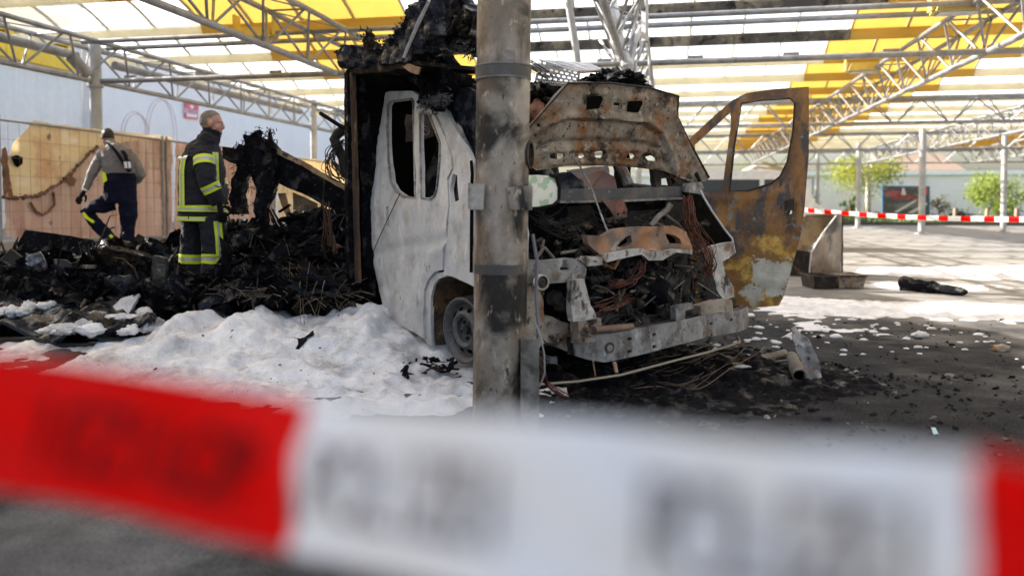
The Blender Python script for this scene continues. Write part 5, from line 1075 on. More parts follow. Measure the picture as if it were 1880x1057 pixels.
def figure(lofts, blobs, mats, vox, cloth=.006, seed=0):
    """lofts: (points, radii, material index); blobs: (centre, radii, matrix, index) - fused into one skin"""
    m = MB()
    for pts, rad, mi in lofts: m.tube(pts, rad, 14)
    for c, r_, ax, mi in blobs: ell(m, c, r_, ax)
    me = remesh(m, vox); segs = []
    for pts, rad, mi in lofts:
        for i in range(len(pts) - 1): ra = rad[i] if not isinstance(rad[i], tuple) else sum(rad[i]) / 2; rb = rad[i + 1] if not isinstance(rad[i + 1], tuple) else sum(rad[i + 1]) / 2; segs.append((Vector(pts[i]), Vector(pts[i + 1]), (ra + rb) / 2, mi))
    for c, r_, ax, mi in blobs: segs.append((Vector(c), Vector(c) + V(0, 0, .001), sum(r_) / 3, mi))
    import numpy as np
    skin = [i for i, x in enumerate(mats) if x is SKIN]; me.materials.clear()
    nf, nv = len(me.polygons), len(me.vertices); cen = np.empty(nf * 3); me.polygons.foreach_get('center', cen); cen = cen.reshape(-1, 3)
    best = np.full(nf, 1e9); idx = np.zeros(nf, int)
    for a, b, r_, mi in segs:
        a_ = np.array(a); ab_ = np.array(b) - a_; t = np.clip(((cen - a_) @ ab_) / max(ab_ @ ab_, 1e-9), 0, 1); d = np.linalg.norm(cen - a_ - t[:, None] * ab_, axis=1) / r_
        k = d < best; best[k] = d[k]; idx[k] = mi
    for x in mats: me.materials.append(x)
    me.polygons.foreach_set('material_index', idx.astype(np.int32))
    co = np.empty(nv * 3); me.vertices.foreach_get('co', co); no = np.empty(nv * 3); me.vertices.foreach_get('normal', no); co = co.reshape(-1, 3); no = no.reshape(-1, 3)
    vm = np.zeros(nv, bool)
    for p, mi in zip(me.polygons, idx):
        if mi in skin: vm[list(p.vertices)] = True
    for i in range(nv):
        if not vm[i]:
            x, y, z = co[i]; a = cloth * (noise.noise(V(x * 7 + seed, y * 7, z * 11)) + .7 * (1 - 2 * abs(noise.noise(V(x * 13, y * 13 + seed, z * 17))))); co[i] += no[i] * a
    me.vertices.foreach_set('co', co.ravel()); me.update()
    me.polygons.foreach_set('use_smooth', [True] * nf)
    return me
def axes(f):  # matrix with x = forward, y = left
    f = Vector(f); f.normalize(); l = V(-f.y, f.x, 0).normalized(); return Matrix((f, l, f.cross(l))).transposed()
def head_blobs(c, A, mi, s=1.0):
    P = lambda x, y, z: Vector(c) + A @ V(x * s, y * s, z * s); S = lambda *r_: tuple(v * s for v in r_)
    return [(P(-.008, 0, .02), S(.099, .076, .1), A, mi), (P(.03, 0, -.03), S(.066, .06, .085), A, mi), (P(.05, 0, -.085), S(.044, .045, .034), A, mi), (P(.098, 0, -.018), S(.022, .015, .03), A, mi), (P(.103, 0, -.03), S(.018, .018, .012), A, mi), (P(.078, 0, .022), S(.024, .055, .014), A, mi), (P(.084, 0, -.064), S(.018, .026, .009), A, mi), (P(.082, 0, -.077), S(.016, .022, .009), A, mi), (P(.078, 0, -.104), S(.022, .026, .02), A, mi)] + [(P(-.004, sy * .079, -.012), S(.020, .012, .034), A, mi) for sy in (-1, 1)] + [(P(.055, sy * .045, -.035), S(.03, .024, .034), A, mi) for sy in (-1, 1)]
def hair_cap(c, A, mt, parent, keep, s=1.06, ssc=1.0):
    m = MB(); vs = []; fs = []; n = 26
    for i in range(n + 1):
        th_ = math.pi * i / n
        for j in range(2 * n):
            ph = math.pi * j / n; d = V(math.sin(th_) * math.cos(ph), math.sin(th_) * math.sin(ph), math.cos(th_)); k = s + .02 * noise.noise(d * 9)
            vs.append(Vector(c) + A @ (V(-.008 + .099 * d.x * k, .076 * d.y * k, .02 + .1 * d.z * k) * ssc))
    for i in range(n):
        for j in range(2 * n):
            th_ = math.pi * (i + .5) / n; ph = math.pi * (j + .5) / n; d = V(math.sin(th_) * math.cos(ph), math.sin(th_) * math.sin(ph), math.cos(th_))
            if keep(d): a = i * 2 * n + j; b = i * 2 * n + (j + 1) % (2 * n); fs.append((a, a + 2 * n, b + 2 * n, b))
    m.add(vs, fs); return m.build('hair', mt, parent, True, 80)
def eyes(c, A, parent, s=1.0):
    for sy in (-1, 1):
        m = MB(); ell(m, Vector(c) + A @ (V(.079, sy * .031, .002) * s), (.011 * s, .013 * s, .009 * s), A, 8); e_ = m.build('eye', mat('eye_white', (.5, .47, .44), rough=.3), parent, True)
        m = MB(); ell(m, Vector(c) + A @ (V(.088, sy * .031, .002) * s), (.004 * s, .006 * s, .006 * s), A, 8); m.build('iris', BLK, e_, True)
        m = MB(); m.tube([Vector(c) + A @ (V(.085, sy * .014, .024) * s), Vector(c) + A @ (V(.083, sy * .034, .029) * s), Vector(c) + A @ (V(.068, sy * .052, .024) * s)], .004 * s, 5); m.build('eyebrow', GHAIR, parent)
def hand(c, A, mt, parent, nm='glove', curl=.9, s=1.0):
    """A: x = towards the fingertips, y = across the palm, z = back of the hand"""
    m = MB(); P = lambda x, y, z: Vector(c) + A @ (V(x, y, z) * s)
    m.tube([P(-.03, 0, 0), P(.02, 0, 0), P(.07, 0, -.004), P(.095, 0, -.008)], [(.032 * s, .022 * s), (.044 * s, .022 * s), (.047 * s, .02 * s), (.042 * s, .015 * s)], 12)
    for i, (y, L) in enumerate(((-.034, .07), (-.012, .085), (.011, .08), (.032, .062))):
        x, z, a = .085, -.006, -.25; pts = [P(.07, y, z), P(x, y, z)]
        for k in range(3): L_ = L * (.45, .32, .25)[k]; x += L_ * math.cos(a); z += L_ * math.sin(a); a -= curl * .55; pts.append(P(x, y * (1 - .05 * k), z))
        m.tube(pts, [r_ * s for r_ in (.011, .0115, .011, .010, .008)], 8)
    m.tube([P(.01, .035, -.004), P(.035, .06, -.018), P(.065, .066, -.035), P(.088, .058, -.05)], [r_ * s for r_ in (.016, .014, .012, .009)], 8)
    me = remesh(m, .006 * s, 1); me.polygons.foreach_set('use_smooth', [True] * len(me.polygons)); me.materials.clear(); return link(nm, me, mt, parent)
def ringband(p, q, rx, ry, mt, nm, parent, off=.012):
    m = MB(); m.tube([p, q], [(rx[0] + off, ry[0] + off), (rx[1] + off, ry[1] + off)], 28, caps=False); return m.build(nm, mt, parent, True)
def interp(pts, rad, t):
    n = len(pts) - 1; i = min(int(t * n), n - 1); f = t * n - i; ra, rb = [r_ if isinstance(r_, tuple) else (r_, r_) for r_ in (rad[i], rad[i + 1])]
    return Vector(pts[i]).lerp(Vector(pts[i + 1]), f), (ra[0] + (rb[0] - ra[0]) * f, ra[1] + (rb[1] - ra[1]) * f)
def stripe3(pts, rad, t, w, parent, off=.011, nm='reflective_stripe'):
    """yellow - grey - yellow band round a limb"""
    L = sum((Vector(b) - Vector(a)).length for a, b in zip(pts[:-1], pts[1:])); h = w / L / 2
    for a, b, mt in ((-h, -h * .36, HIVIS), (-h * .36, h * .36, REFL), (h * .36, h, HIVIS)):
        p, r0 = interp(pts, rad, clamp(t + a)); q, r1 = interp(pts, rad, clamp(t + b)); ringband(p, q, (r0[0], r1[0]), (r0[1], r1[1]), mt, nm, parent, off)
def ribbon(fn, w, parent, nm='reflective_stripe', cols=None):
    """fn(t, s) -> point on the cloth, s in metres across"""
    for a, b, mt in (cols or ((-.5, -.17, HIVIS), (-.17, .17, REFL), (.17, .5, HIVIS))):
        m = MB(); vs = []; fs = []
        for i in range(21): vs += [fn(i / 20, a * w), fn(i / 20, b * w)]
        for i in range(20): fs.append((2 * i, 2 * i + 1, 2 * i + 3, 2 * i + 2))
        m.add(vs, fs); m.build(nm, mt, parent, True)
# ---- firefighter
FY = 7.65
def fa(x, y, d=0.): return at(x, y, FY + d)
ffeet = fa(372, 532); ff_t = [fa(372, 405), fa(372, 385), fa(371, 350), fa(371, 315), fa(373, 292), fa(377, 276), fa(383, 262)]
ff_tr = [(.235, .215), (.23, .21), (.225, .205), (.235, .20), (.235, .185), (.19, .15), (.10, .105)]
armN = [fa(374, 284, -.19), fa(376, 312, -.25), fa(384, 338, -.27), fa(397, 362, -.24), fa(402, 374, -.22)]; armNr = [.085, .088, .08, .07, .062]
armF = [fa(390, 282, .2), fa(398, 315, .25), fa(403, 342, .22), fa(408, 375, .15)]; armFr = [.08, .08, .075, .06]
legB = [fa(356, 400, .11), fa(353, 435, .12), fa(351, 468, .12), fa(350, 500, .12), fa(350, 522, .12)]; legBr = [.115, .105, .098, .1, .1]
legN = [fa(389, 400, -.1), fa(393, 435, -.11), fa(395, 468, -.12), fa(392, 500, -.12), fa(389, 522, -.12)]; legNr = [.12, .112, .105, .105, .105]
bootB = [fa(350, 515, .12), fa(350, 532, .12), fa(362, 535, .11)]; bootN = [fa(388, 515, -.12), fa(388, 532, -.12), fa(402, 535, -.13)]
FA = axes((.92, .22, -.10)); FHc = fa(388.5, 227, 0)
neck = [fa(381, 266), fa(384, 250), fa(387, 240)]
coll = [fa(379, 268), fa(383, 256), fa(387, 247)]
mats_f = [NAVY, SKIN, BOOT]
me = figure([(ff_t, ff_tr, 0), (armN, armNr, 0), (armF, armFr, 0), (legB, legBr, 0), (legN, legNr, 0), (bootB, [.09, .085, .06], 2), (bootN, [.09, .085, .06], 2), (neck, [.07, .062, .06], 1), (coll, [(.10, .105), (.098, .1), (.088, .092)], 0)], head_blobs(FHc, FA, 1, 1.04), mats_f, .0095, .013, 3)
ff = link('person', me); tag(ff, 'standing person in dark navy fire suit with yellow stripes, looking right', 'person')
hair_cap(FHc, FA, GHAIR, ff, lambda d: d.z + .12 * noise.noise(d * 7) > .22 + max(0, d.x) * .75 or (d.x < -.25 and d.z + .15 * noise.noise(d * 7) > -.45), 1.02, 1.04); eyes(FHc, FA, ff, 1.04)
Ah = Matrix((V(.15, .0, -1).normalized(), V(.9, .1, .13).normalized(), V(.1, -1, 0).normalized())).transposed()
hand(fa(403.5, 377, -.22), Ah, BLK, ff, 'glove', .9, 1.1); hand(fa(409, 378, .15), Ah, BLK, ff, 'glove', .9, 1.05)
stripe3(armN, armNr, .13, .07, ff); stripe3(armN, armNr, .57, .07, ff); stripe3(armF, armFr, .6, .07, ff)
stripe3(ff_t[:3], ff_tr[:3], .10, .055, ff, .016); stripe3(ff_t[:3], ff_tr[:3], .52, .055, ff, .016)
stripe3(legB, legBr, .55, .085, ff, .014); stripe3(legN, legNr, .55, .085, ff, .014)
def torso_rib(t, s_, ang, t0, t1, off=.018):
    p, r_ = interp(ff_t, ff_tr, t0 + (t1 - t0) * t); a = ang + s_ / .21; return p + V(math.cos(a) * (r_[1] + off), math.sin(a) * (r_[0] + off), 0)
ribbon(lambda t, s_: torso_rib(t, s_, R(240), .2, .66), .075, ff); ribbon(lambda t, s_: torso_rib(t, s_, R(327), .17, .78), .07, ff)
ribbon(lambda t, s_: torso_rib(t, s_, R(232), .64, .71, .035), .16, ff, 'back_panel', ((-.7, .55, REFL),))
def leg_rib(t, s_):
    p, r_ = interp(legN, legNr, .04 + .6 * t); a = R(312) + s_ / .11; return p + V(math.cos(a), math.sin(a), 0) * (r_[0] + .016)
ribbon(leg_rib, .065, ff)
for tt, mt in ((.30, BLK),): ribbon(lambda t, s_: torso_rib(t, s_, R(285), .10, .03), .18, ff, 'pocket_flap', ((-.5, .5, NAVY),))
# ---- worker climbing over the debris
WY = 11.0
def wa(x, y, d=0.): return at(x, y, WY + d)
wt_lo = [wa(222, 372), wa(221, 352), wa(220, 334), wa(219, 316)]; wt_lor = [(.21, .16), (.215, .165), (.21, .16), (.215, .155)]   # first radius runs along Y
wt_lor = [(b, a) for a, b in wt_lor]
wt_up = [wa(219, 316), wa(217, 298), wa(213, 283), wa(208, 273), wa(205, 265)]; wt_upr = [(.155, .215), (.155, .22), (.14, .215), (.11, .16), (.07, .075)]
aL = [wa(190, 282, .02), wa(179, 300, -.02), wa(170, 317, -.06), wa(163, 333, -.1), wa(158, 345, -.12)]; aLr = [.075, .07, .062, .052, .042]
aR = [wa(238, 287, .05), wa(250, 303, .05), wa(259, 319, .08), wa(254, 329, .25), wa(247, 332, .38)]; aRr = [.078, .07, .062, .055, .045]
lL = [wa(207, 370, .05), wa(184, 378, -.02), wa(160, 388, -.08), wa(178, 413, -.02), wa(199, 434, .03)]; lLr = [.125, .115, .09, .08, .072]
lR = [wa(235, 372, 0), wa(236, 395, 0), wa(235, 418, .02), wa(234, 440, .03), wa(234, 450, .03)]; lRr = [.125, .11, .09, .085, .085]
bL = [wa(199, 432, .03), wa(204, 443, 0), wa(190, 446, -.06), wa(186, 447, -.10)]; bR = [wa(234, 444, .03), wa(234, 455, .0), wa(226, 458, -.06)]
WA = axes((-.55, .78, -.25)); WHc = wa(198, 252, .10)
me = figure([(wt_lo, wt_lor, 1), (wt_up, wt_upr, 0), (aL, aLr, 0), (aR, aRr, 0), (lL, lLr, 1), (lR, lRr, 1), (bL, [.07, .07, .06, .04], 3), (bR, [.075, .075, .05], 3), ([wa(206, 268), wa(203, 260, .05)], [.062, .058], 2), ([wa(158, 345, -.12), wa(155, 352, -.13)], [.034, .034], 2)], head_blobs(WHc, WA, 2, 1.0), [GREYSH, BIB, SKIN, BOOT], .0115, .012, 9)
wk = link('person', me); tag(wk, 'bending person in grey shirt and navy bib overalls stepping over debris', 'person')
hair_cap(WHc, WA, BHAIR, wk, lambda d: d.z > .1 + max(0, d.x) * .7 or (d.x < .1 and d.z > -.55), 1.07); eyes(WHc, WA, wk)
Aw = Matrix((V(-.5, -.1, -.85).normalized(), V(.8, -.2, -.45).normalized(), V(.1, -.95, .1).normalized())).transposed()
hand(wa(153, 354, -.14), Aw, BLK, wk, 'glove', .8, 1.15); hand(wa(246, 333, .42), Aw, BLK, wk, 'glove', .8, 1.0)
m = MB(); m.tube([wa(157.5, 346, -.12), wa(156, 350, -.125)], .047, 12, caps=False); m.build('wrist_band', mat('wrist_white', (.6, .6, .6)), wk, True)
m = MB(); m.tube([wa(x, y, -.19 + dd) for x, y, dd in [(196, 262, .14), (204, 267, .09), (215, 281, .02), (226, 298, -.01), (236, 314, 0)]], [(.03, .012)] * 5, 8); m.build('strap', BIB, wk, True)
m = MB(); m.tube([wa(x, y, -.18 + dd) for x, y, dd in [(222, 272, .12), (230, 284, .04), (234, 300, .0), (238, 316, .02)]], [(.03, .012)] * 4, 8); m.build('strap', BIB, wk, True)
lp = at(235, 303, WY - .215); m = MB(); m.box(lp, (.105, .012, .115), Matrix.Rotation(-.15, 3, 'Y')); lb_ = m.build('back_label', mat('label_navy', (.03, .03, .06)), wk)
for dx in (-.026, .026):
    m = MB(); m.box(lp + V(dx, -.01, .0), (.036, .008, .085), Matrix.Rotation(-.15, 3, 'Y')); m.build('letter_block', mat('print_white', (.7, .7, .72)), lb_)
m = MB(); p0, p1, p2, p3 = [wa(x, y, -.17) for x, y in [(187, 314), (194, 318), (197, 331), (189, 337)]]; m.add([p0, p1, p2, p3], [(0, 1, 2, 3)]); m.build('hivis_wedge', HIVIS, wk)
m = MB(); m.tube([wa(x, y, -.17) for x, y in [(153, 391), (160, 400), (172, 408)]], [(.03, .02)] * 3, 8); m.build('reflective_stripe', HIVIS, wk, True)
m = MB(); m.tube([wa(202, 432, -.07), wa(206, 436, -.07)], .02, 6); m.build('reflective_stripe', HIVIS, wk)
# ================================================================== FOAM
FOAM = NT('extinguisher_foam')
def foam_mat():
    t = FOAM; k = t.mix(t.ramp(t.noise(5, 6, .65), .38, .66), (.74, .74, .755), (.50, .505, .53)); k = t.mix(t.ramp(t.noise(70, 5, .7), .60, .68), k, (.24, .235, .23)); k = t.mix(t.ramp(t.noise(2.6, 6, .7, (1, 1, 1), (4, 4, 4)), .52, .68), k, (.30, .29, .285))
    t.col(k); t.rough(.75); t.b.inputs['Subsurface Weight'].default_value = .25; t.b.inputs['Subsurface Radius'].default_value = (.02, .02, .022); t.bump(t.noise(24, 8, .68), .45, .016); t.bump(t.noise(150, 5, .7), .25, .004)
foam_mat()
def lut(tab, x):
    if x <= tab[0][0]: return tab[0][1]
    for (a, u), (b, v) in zip(tab[:-1], tab[1:]):
        if x <= b: return u + (v - u) * sst((x - a) / (b - a))
    return tab[-1][1]
def puff(x, y, s):
    d, _ = noise.voronoi(V(x * s + .4 * noise.noise(V(x * 3, y * 3, 1)), y * s + .4 * noise.noise(V(x * 3, y * 3, 7)), 3.3)); return max(0, 1 - d[0] * 1.25)
def field(nm, x0, x1, y0, y1, st, hf, mt, lab=None, top=1):
    nx = int((x1 - x0) / st); ny = int((y1 - y0) / st); idx = {}; vs = []; fs = []
    H = [[hf(x0 + i * st, y0 + j * st) for i in range(nx + 1)] for j in range(ny + 1)]
    def vid(i, j):
        if (i, j) not in idx: x = x0 + i * st; y = y0 + j * st; idx[(i, j)] = len(vs); vs.append((x, y, gz(x, y) + max(H[j][i], -.008)))
        return idx[(i, j)]
    for j in range(ny):
        for i in range(nx):
            if max(H[j][i], H[j][i + 1], H[j + 1][i], H[j + 1][i + 1]) > 0: fs.append((vid(i, j), vid(i + 1, j), vid(i + 1, j + 1), vid(i, j + 1)))
    mb = MB(); mb.add(vs, fs); o = mb.build(nm, mt, None, True, 80); tag(o, lab, kind='stuff'); return o
HX = [(-3.15, 0.0), (-2.85, .06), (-2.62, .20), (-2.45, .34), (-2.28, .27), (-2.15, .25), (-2.02, .34), (-1.75, .26), (-1.5, .29), (-1.28, .34), (-1.05, .37), (-.85, .28), (-.6, .16), (-.4, .06), (-.1, .02)]
def pile(x, y):
    sh = .35 * noise.noise(V(x * 1.4, y * 1.4, 2)); yy = y + sh * .5; h = .80 * lut(HX, x + .12 * noise.noise(V(x * 3, y * 3, 5))) * sst((yy - 4.85) / 1.3) * (1 - sst((yy - 6.35) / .45))
    thin = .014 - .05 * sst((4.7 - yy) / .7) - .03 * sst((x + .55) / .5) + .07 * noise.noise(V(x * 2.3, y * 3.4, 9)) + .04 * noise.noise(V(x * 7, y * 9, 3)) + .012 * noise.noise(V(x * 19, y * 23, 3))
    if x < -2.9: thin -= (-2.9 - x) * .06
    if y > 6.4: thin -= (y - 6.4) * .2
    k = clamp(h * 5); return h + thin * (1 - .4 * k) + (.05 * puff(x, y, 4.2) + .045 * puff(x + 5, y, 9) + .014 * puff(x, y + 3, 19)) * clamp(.22 + h * 3.2) + .014 * puff(x, y, 14) - .03 * k + .03 * noise.noise(V(x * 5, y * 5, 2)) * k
field('foam_pile', -3.9, .35, 3.7, 7.0, .017, pile, FOAM.m)
def far_foam(x, y):
    b = W.dot(V(x, y, 0)); a = U.dot(V(x, y, 0))
    n = noise.noise(V(x * .55, y * .75, 3)) + .55 * noise.noise(V(x * 1.6, y * 2.4, 7)) + .5 * noise.noise(V(x * 4, y * 6, 1)) + .35 * noise.noise(V(x * 9, y * 12, 1))
    m1 = math.exp(-((y - 8.75 + .32 * (x - 4.2)) / 1.0) ** 2) * sst((x - 2.2) / 1.2) * 1.0; m2 = math.exp(-((y - 13.4) / 1.3) ** 2) * sst((x - 5.6) / 1.0) * .95
    m3 = math.exp(-((y - 7.4) / .7) ** 2 - ((x - 3.1) / 1.0) ** 2) * .55; m4 = math.exp(-((y - 11.2) / .5) ** 2) * sst((x - 4.0) / 1.0) * .5
    v = max(m1, m2, m3, m4) + .46 * n - .55
    return min(.07, v * .12) + .018 * puff(x, y, 5) * clamp(v * 3)
field('foam_sheet', 1.9, 10.5, 6.4, 16.5, .045, far_foam, FOAM.m)
# small foam blobs on the near ground
fb = MB()
for i in range(110):
    x = rnd.uniform(1.6, 4.2); y = rnd.triangular(5.4, 8.6, 7.4); s_ = abs(rnd.gauss(0, .016)) + .006; lump(fb, (x, y, s_ * .2), (s_ * 1.5, s_ * 1.2, s_ * .55), 1, i, 5, .4)
tag(fb.build('foam_flecks', FOAM.m, None, True, 80), kind='stuff')
def foam_h(x, y): return gz(x, y) + max(0, pile(x, y))
cr = MB()
for i in range(1100):
    x = rnd.uniform(-3.4, .1); y = rnd.triangular(4.2, 6.5, 5.6); h = pile(x, y)
    if h < .01: continue
    s_ = .0014 + .0026 * rnd.random() ** 2 + (.007 * rnd.random() if rnd.random() < .06 else 0); cr.box((x, y, foam_h(x, y) + s_ * .2), (s_ * rnd.uniform(.8, 2.5), s_, s_ * .8), Matrix.Rotation(rnd.uniform(0, 6), 3, 'Z') @ Matrix.Rotation(rnd.uniform(-.5, .5), 3, 'X'))
tag(cr.build('soot_crumbs', CHAR), kind='stuff')
for pts, lab, z in (([(528, 644), (545, 639), (566, 641), (578, 648), (560, 652), (536, 651)], 'black charred flake lying on the foam pile', .1),):
    p = gnd(552, 646, .1); e = empty('charred_flake', p, lab, 'debris')
    panel('flake', [V(-.09, -.025), V(.0, -.045), V(.1, -.015), V(.07, .03), V(-.05, .035)], [], lambda x, y, d: V(p.x + x, p.y + y, max(foam_h(p.x + x, p.y + y), 0) + .012 + d + .02 * math.sin(x * 20)), CHAR, e, th=.01, grid=.02, jag=.008, relief=crumple(.012, 20))

# ================================================================== CHARRED REMAINS
def chunk(nm, pix, Y, mt, lab, cat, th=.1, jag=.015, amp=.04, grid=.05, n=(0, 1, 0), seed=0, holes=(), part='body', fib=0):
    c = at(sum(x for x, y in pix) / len(pix), max(y for x, y in pix), Y); e = empty(nm, c, lab, cat)
    o = pixpanel(part, pix, at(pix[0][0], pix[0][1], Y), n, mt, e, holes, th=th, grid=grid, jag=jag, relief=crumple(amp, 6, seed), seed=seed)
    if fib: tufts('char_fibres', [hit(a, b, at(pix[0][0], pix[0][1], Y), Vector(n)) for a, b in pix + pix[:1]], fib, .06, mt, e, seed)
    return e, o
LIGHTWOOD = mat('scorched_light_wood', (.36, .25, .14), [((.18, .11, .06), 6, .46, .62, (1, 1, 1)), ((.03, .022, .016), 9, .55, .64), ((.5, .4, .27), 13, .62, .7)], rough=.75, bump=(40, .4, .006))
e, o = chunk('charred_beam', [(497, 262), (504, 272), (632, 342), (636, 395), (625, 393), (560, 358), (503, 334), (498, 300)], 7.3, CHAR, 'broad charred beam sloping down to the black van wall', 'beam', .14, .006, .03, .05, (.1, 1, 0), 3)
pixpanel('top_strip', [(499, 271), (506, 272), (570, 303), (633, 343), (633, 350), (560, 308), (501, 279)], at(500, 270, 7.22), V(.1, 1, 0), LIGHTWOOD, e, th=.02, grid=.05, jag=.006)
chunk('charred_arch', [(437, 263), (447, 272), (451, 247), (462, 250), (475, 241), (473, 250), (490, 257), (503, 271), (503, 320), (501, 349), (494, 362), (487, 377), (484, 414), (477, 416), (470, 410), (467, 380), (468, 352), (466, 333), (459, 320), (450, 317), (444, 336), (441, 355), (448, 380), (447, 392), (438, 388), (428, 392), (422, 367), (425, 339), (434, 308), (431, 277)], 7.15, CHAR, 'black charred arch-shaped remnant right of the standing firefighter', 'debris', .16, .018, .07, .035, seed=9, fib=420)
chunk('charred_spike', [(488, 262), (494, 238), (498, 250), (504, 272), (494, 270)], 7.1, CHARWOOD, 'thin bristly charred spike on top of the sloping beam', 'debris', .05, .012, .02, .03, seed=4, fib=120)
chunk('charred_stub', [(408, 269), (428, 272), (436, 280), (434, 302), (420, 298), (408, 292)], 7.4, CHARWOOD, 'short grey charred stub pointing at the firefighter\'s chest', 'debris', .12, .01, .03, .03, seed=6)
chunk('scorched_board', [(510, 355), (524, 354), (538, 408), (530, 405), (516, 375)], 7.6, LIGHTWOOD, 'narrow slanting light board under the sloping beam', 'board', .02, .004, .008, .05, seed=2)
chunk('scorched_board', [(537, 353), (560, 362), (582, 374), (585, 436), (576, 449), (540, 436)], 7.5, mat('stained_board', (.26, .16, .085), [((.36, .25, .15), 3, .45, .62), ((.05, .035, .025), 5, .56, .66), ((.5, .42, .32), 10, .64, .7)], rough=.7), 'wide brown stained board upright under the sloping beam', 'board', .025, .005, .01, .05, seed=5)
chunk('scorched_board', [(540, 442), (576, 452), (560, 476), (545, 470)], 7.3, LIGHTWOOD, 'pale broken board piece low in the charred heap', 'board', .02, .006, .01, .04, seed=8)
chunk('charred_wood', [(612, 446), (626, 452), (633, 498), (622, 518), (612, 520), (610, 480)], 6.75, mat('orange_wood', (.22, .085, .022), [((.32, .14, .04), 5, .48, .64, (2, 2, .4)), ((.02, .014, .01), 8, .56, .64)], rough=.8), 'orange scorched wood piece leaning at the foot of the van wall', 'wood', .05, .008, .02, .03, seed=7)
for k, pts in enumerate(([(487, 372), (502, 400), (516, 430), (524, 444)], [(500, 384), (520, 420), (530, 480)])):
    e = empty('charred_lath', at(pts[-1][0], pts[-1][1], 7.2), ('thin black slat leaning left of the stained board, upper one', 'thin black slat leaning left of the stained board, longer one')[k], 'lath'); m = MB(); m.tube([at(x, y, 7.25) for x, y in pts], .02, 5, flat=.4); m.build('strip', CHAR, e)
# torn cables and bent pipe between fence and van wall
e = empty('bent_pipe', at(630, 330, 6.9), 'bent burnt pipe with loose wires left of the black van wall', 'pipe')
m = MB(); m.tube([at(x, y, 6.95) for x, y in [(634, 235), (620, 246), (614, 256), (620, 272), (630, 290), (636, 325)]], .045, 10); m.build('tube', SOOTSTEEL, e, True)
wires('wires', [(628, 262), (608, 280), (604, 300), (616, 318), (630, 330)], 16, 0, 8, .004, WIREB, e, 31, P=lambda x, y: at(x, y, 6.9))
m = MB(); m.tube([at(588, 208, 6.9), at(632, 236, 6.8)], .018, 6); tag(m.build('burnt_rod', CHAR), 'thin black rod sticking out left of the van roof', 'rod')
wires('wires', [(600, 370), (606, 430), (600, 480), (606, 520), (596, 552)], 9, 0, 7, .005, mat('brown_wire', (.07, .035, .02), rough=.8), van, 33, P=lambda x, y: at(x, y, 6.8))
# debris heaps: countless charred pieces
db = MB(); shards = MB(); shb = MB()
def heap(x0, x1, y0, y1, Ya, Yb, n, smin, smax, seed):
    r_ = random.Random(seed)
    for i in range(n):
        x = r_.uniform(x0, x1); y = r_.uniform(y0, y1); Y = Ya + (Yb - Ya) * (y - y0) / (y1 - y0) + r_.uniform(-.25, .25); p = at(x, y, Y); s_ = r_.uniform(smin, smax)
        lump(db, p, (s_ * r_.uniform(.8, 2), s_ * r_.uniform(.8, 1.4), s_ * r_.uniform(.4, .9)), 1.4, r_.random() * 99, 9, .8)
        for k in range(5):
            q = p + V(r_.gauss(0, s_ * 1.5), r_.gauss(0, s_), abs(r_.gauss(0, s_ * .7))); Rm = Matrix.Rotation(r_.uniform(0, 6), 3, V(r_.gauss(0, 1), r_.gauss(0, 1), r_.gauss(0, 1)).normalized())
            (shards if r_.random() < .3 else shb).box(q, (r_.uniform(.03, .26) * (smax / .2), r_.uniform(.01, .05), r_.uniform(.004, .02)), Rm)
heap(415, 640, 470, 545, 7.6, 6.4, 55, .07, .17, 1); heap(560, 640, 400, 500, 7.3, 6.9, 26, .06, .14, 2); heap(430, 520, 420, 490, 7.9, 7.3, 26, .07, .15, 3)
heap(0, 160, 480, 560, 8.6, 7.0, 32, .08, .17, 4); heap(150, 330, 455, 560, 9.0, 7.0, 48, .08, .17, 5); heap(290, 325, 480, 560, 8.4, 6.7, 12, .06, .14, 6); heap(300, 430, 545, 566, 7.0, 6.5, 34, .05, .09, 7)
def rag(mb, p, s_, r_):
    n_ = V(r_.gauss(0, 1), r_.gauss(0, 1) - .6, r_.gauss(0, 1) + .5).normalized(); x = n_.orthogonal().normalized(); q = r_.uniform(0, 6.3); y = n_.cross(x); x, y = x * math.cos(q) + y * math.sin(q), y * math.cos(q) - x * math.sin(q); sd_ = r_.random() * 99; asp = r_.uniform(.3, 1)
    vs = [p]; S = 18; K = 4; fs = []
    for k in range(1, K + 1):
        for j in range(S):
            a = 2 * math.pi * j / S; rr_ = s_ * k / K * (1 + .75 * noise.noise(V(math.cos(a) * 1.6, math.sin(a) * 1.6, sd_)) + .5 * noise.noise(V(math.cos(a) * 5, math.sin(a) * 5, sd_)) * k / K); u_, v_ = rr_ * math.cos(a), rr_ * math.sin(a) * asp
            vs.append(p + x * u_ + y * v_ + n_ * s_ * (.5 * noise.noise(V(u_ / s_ * 1.3, v_ / s_ * 1.3, sd_)) + .28 * noise.noise(V(u_ / s_ * 4, v_ / s_ * 4, sd_))))
    for j in range(S): fs.append((0, 1 + j, 1 + (j + 1) % S))
    for k in range(K - 1):
        for j in range(S): a = 1 + k * S + j; b = 1 + k * S + (j + 1) % S; fs.append((a, a + S, b + S, b))
    mb.add(vs, fs)
rg = [MB(), MB(), MB()]; st_ = MB()
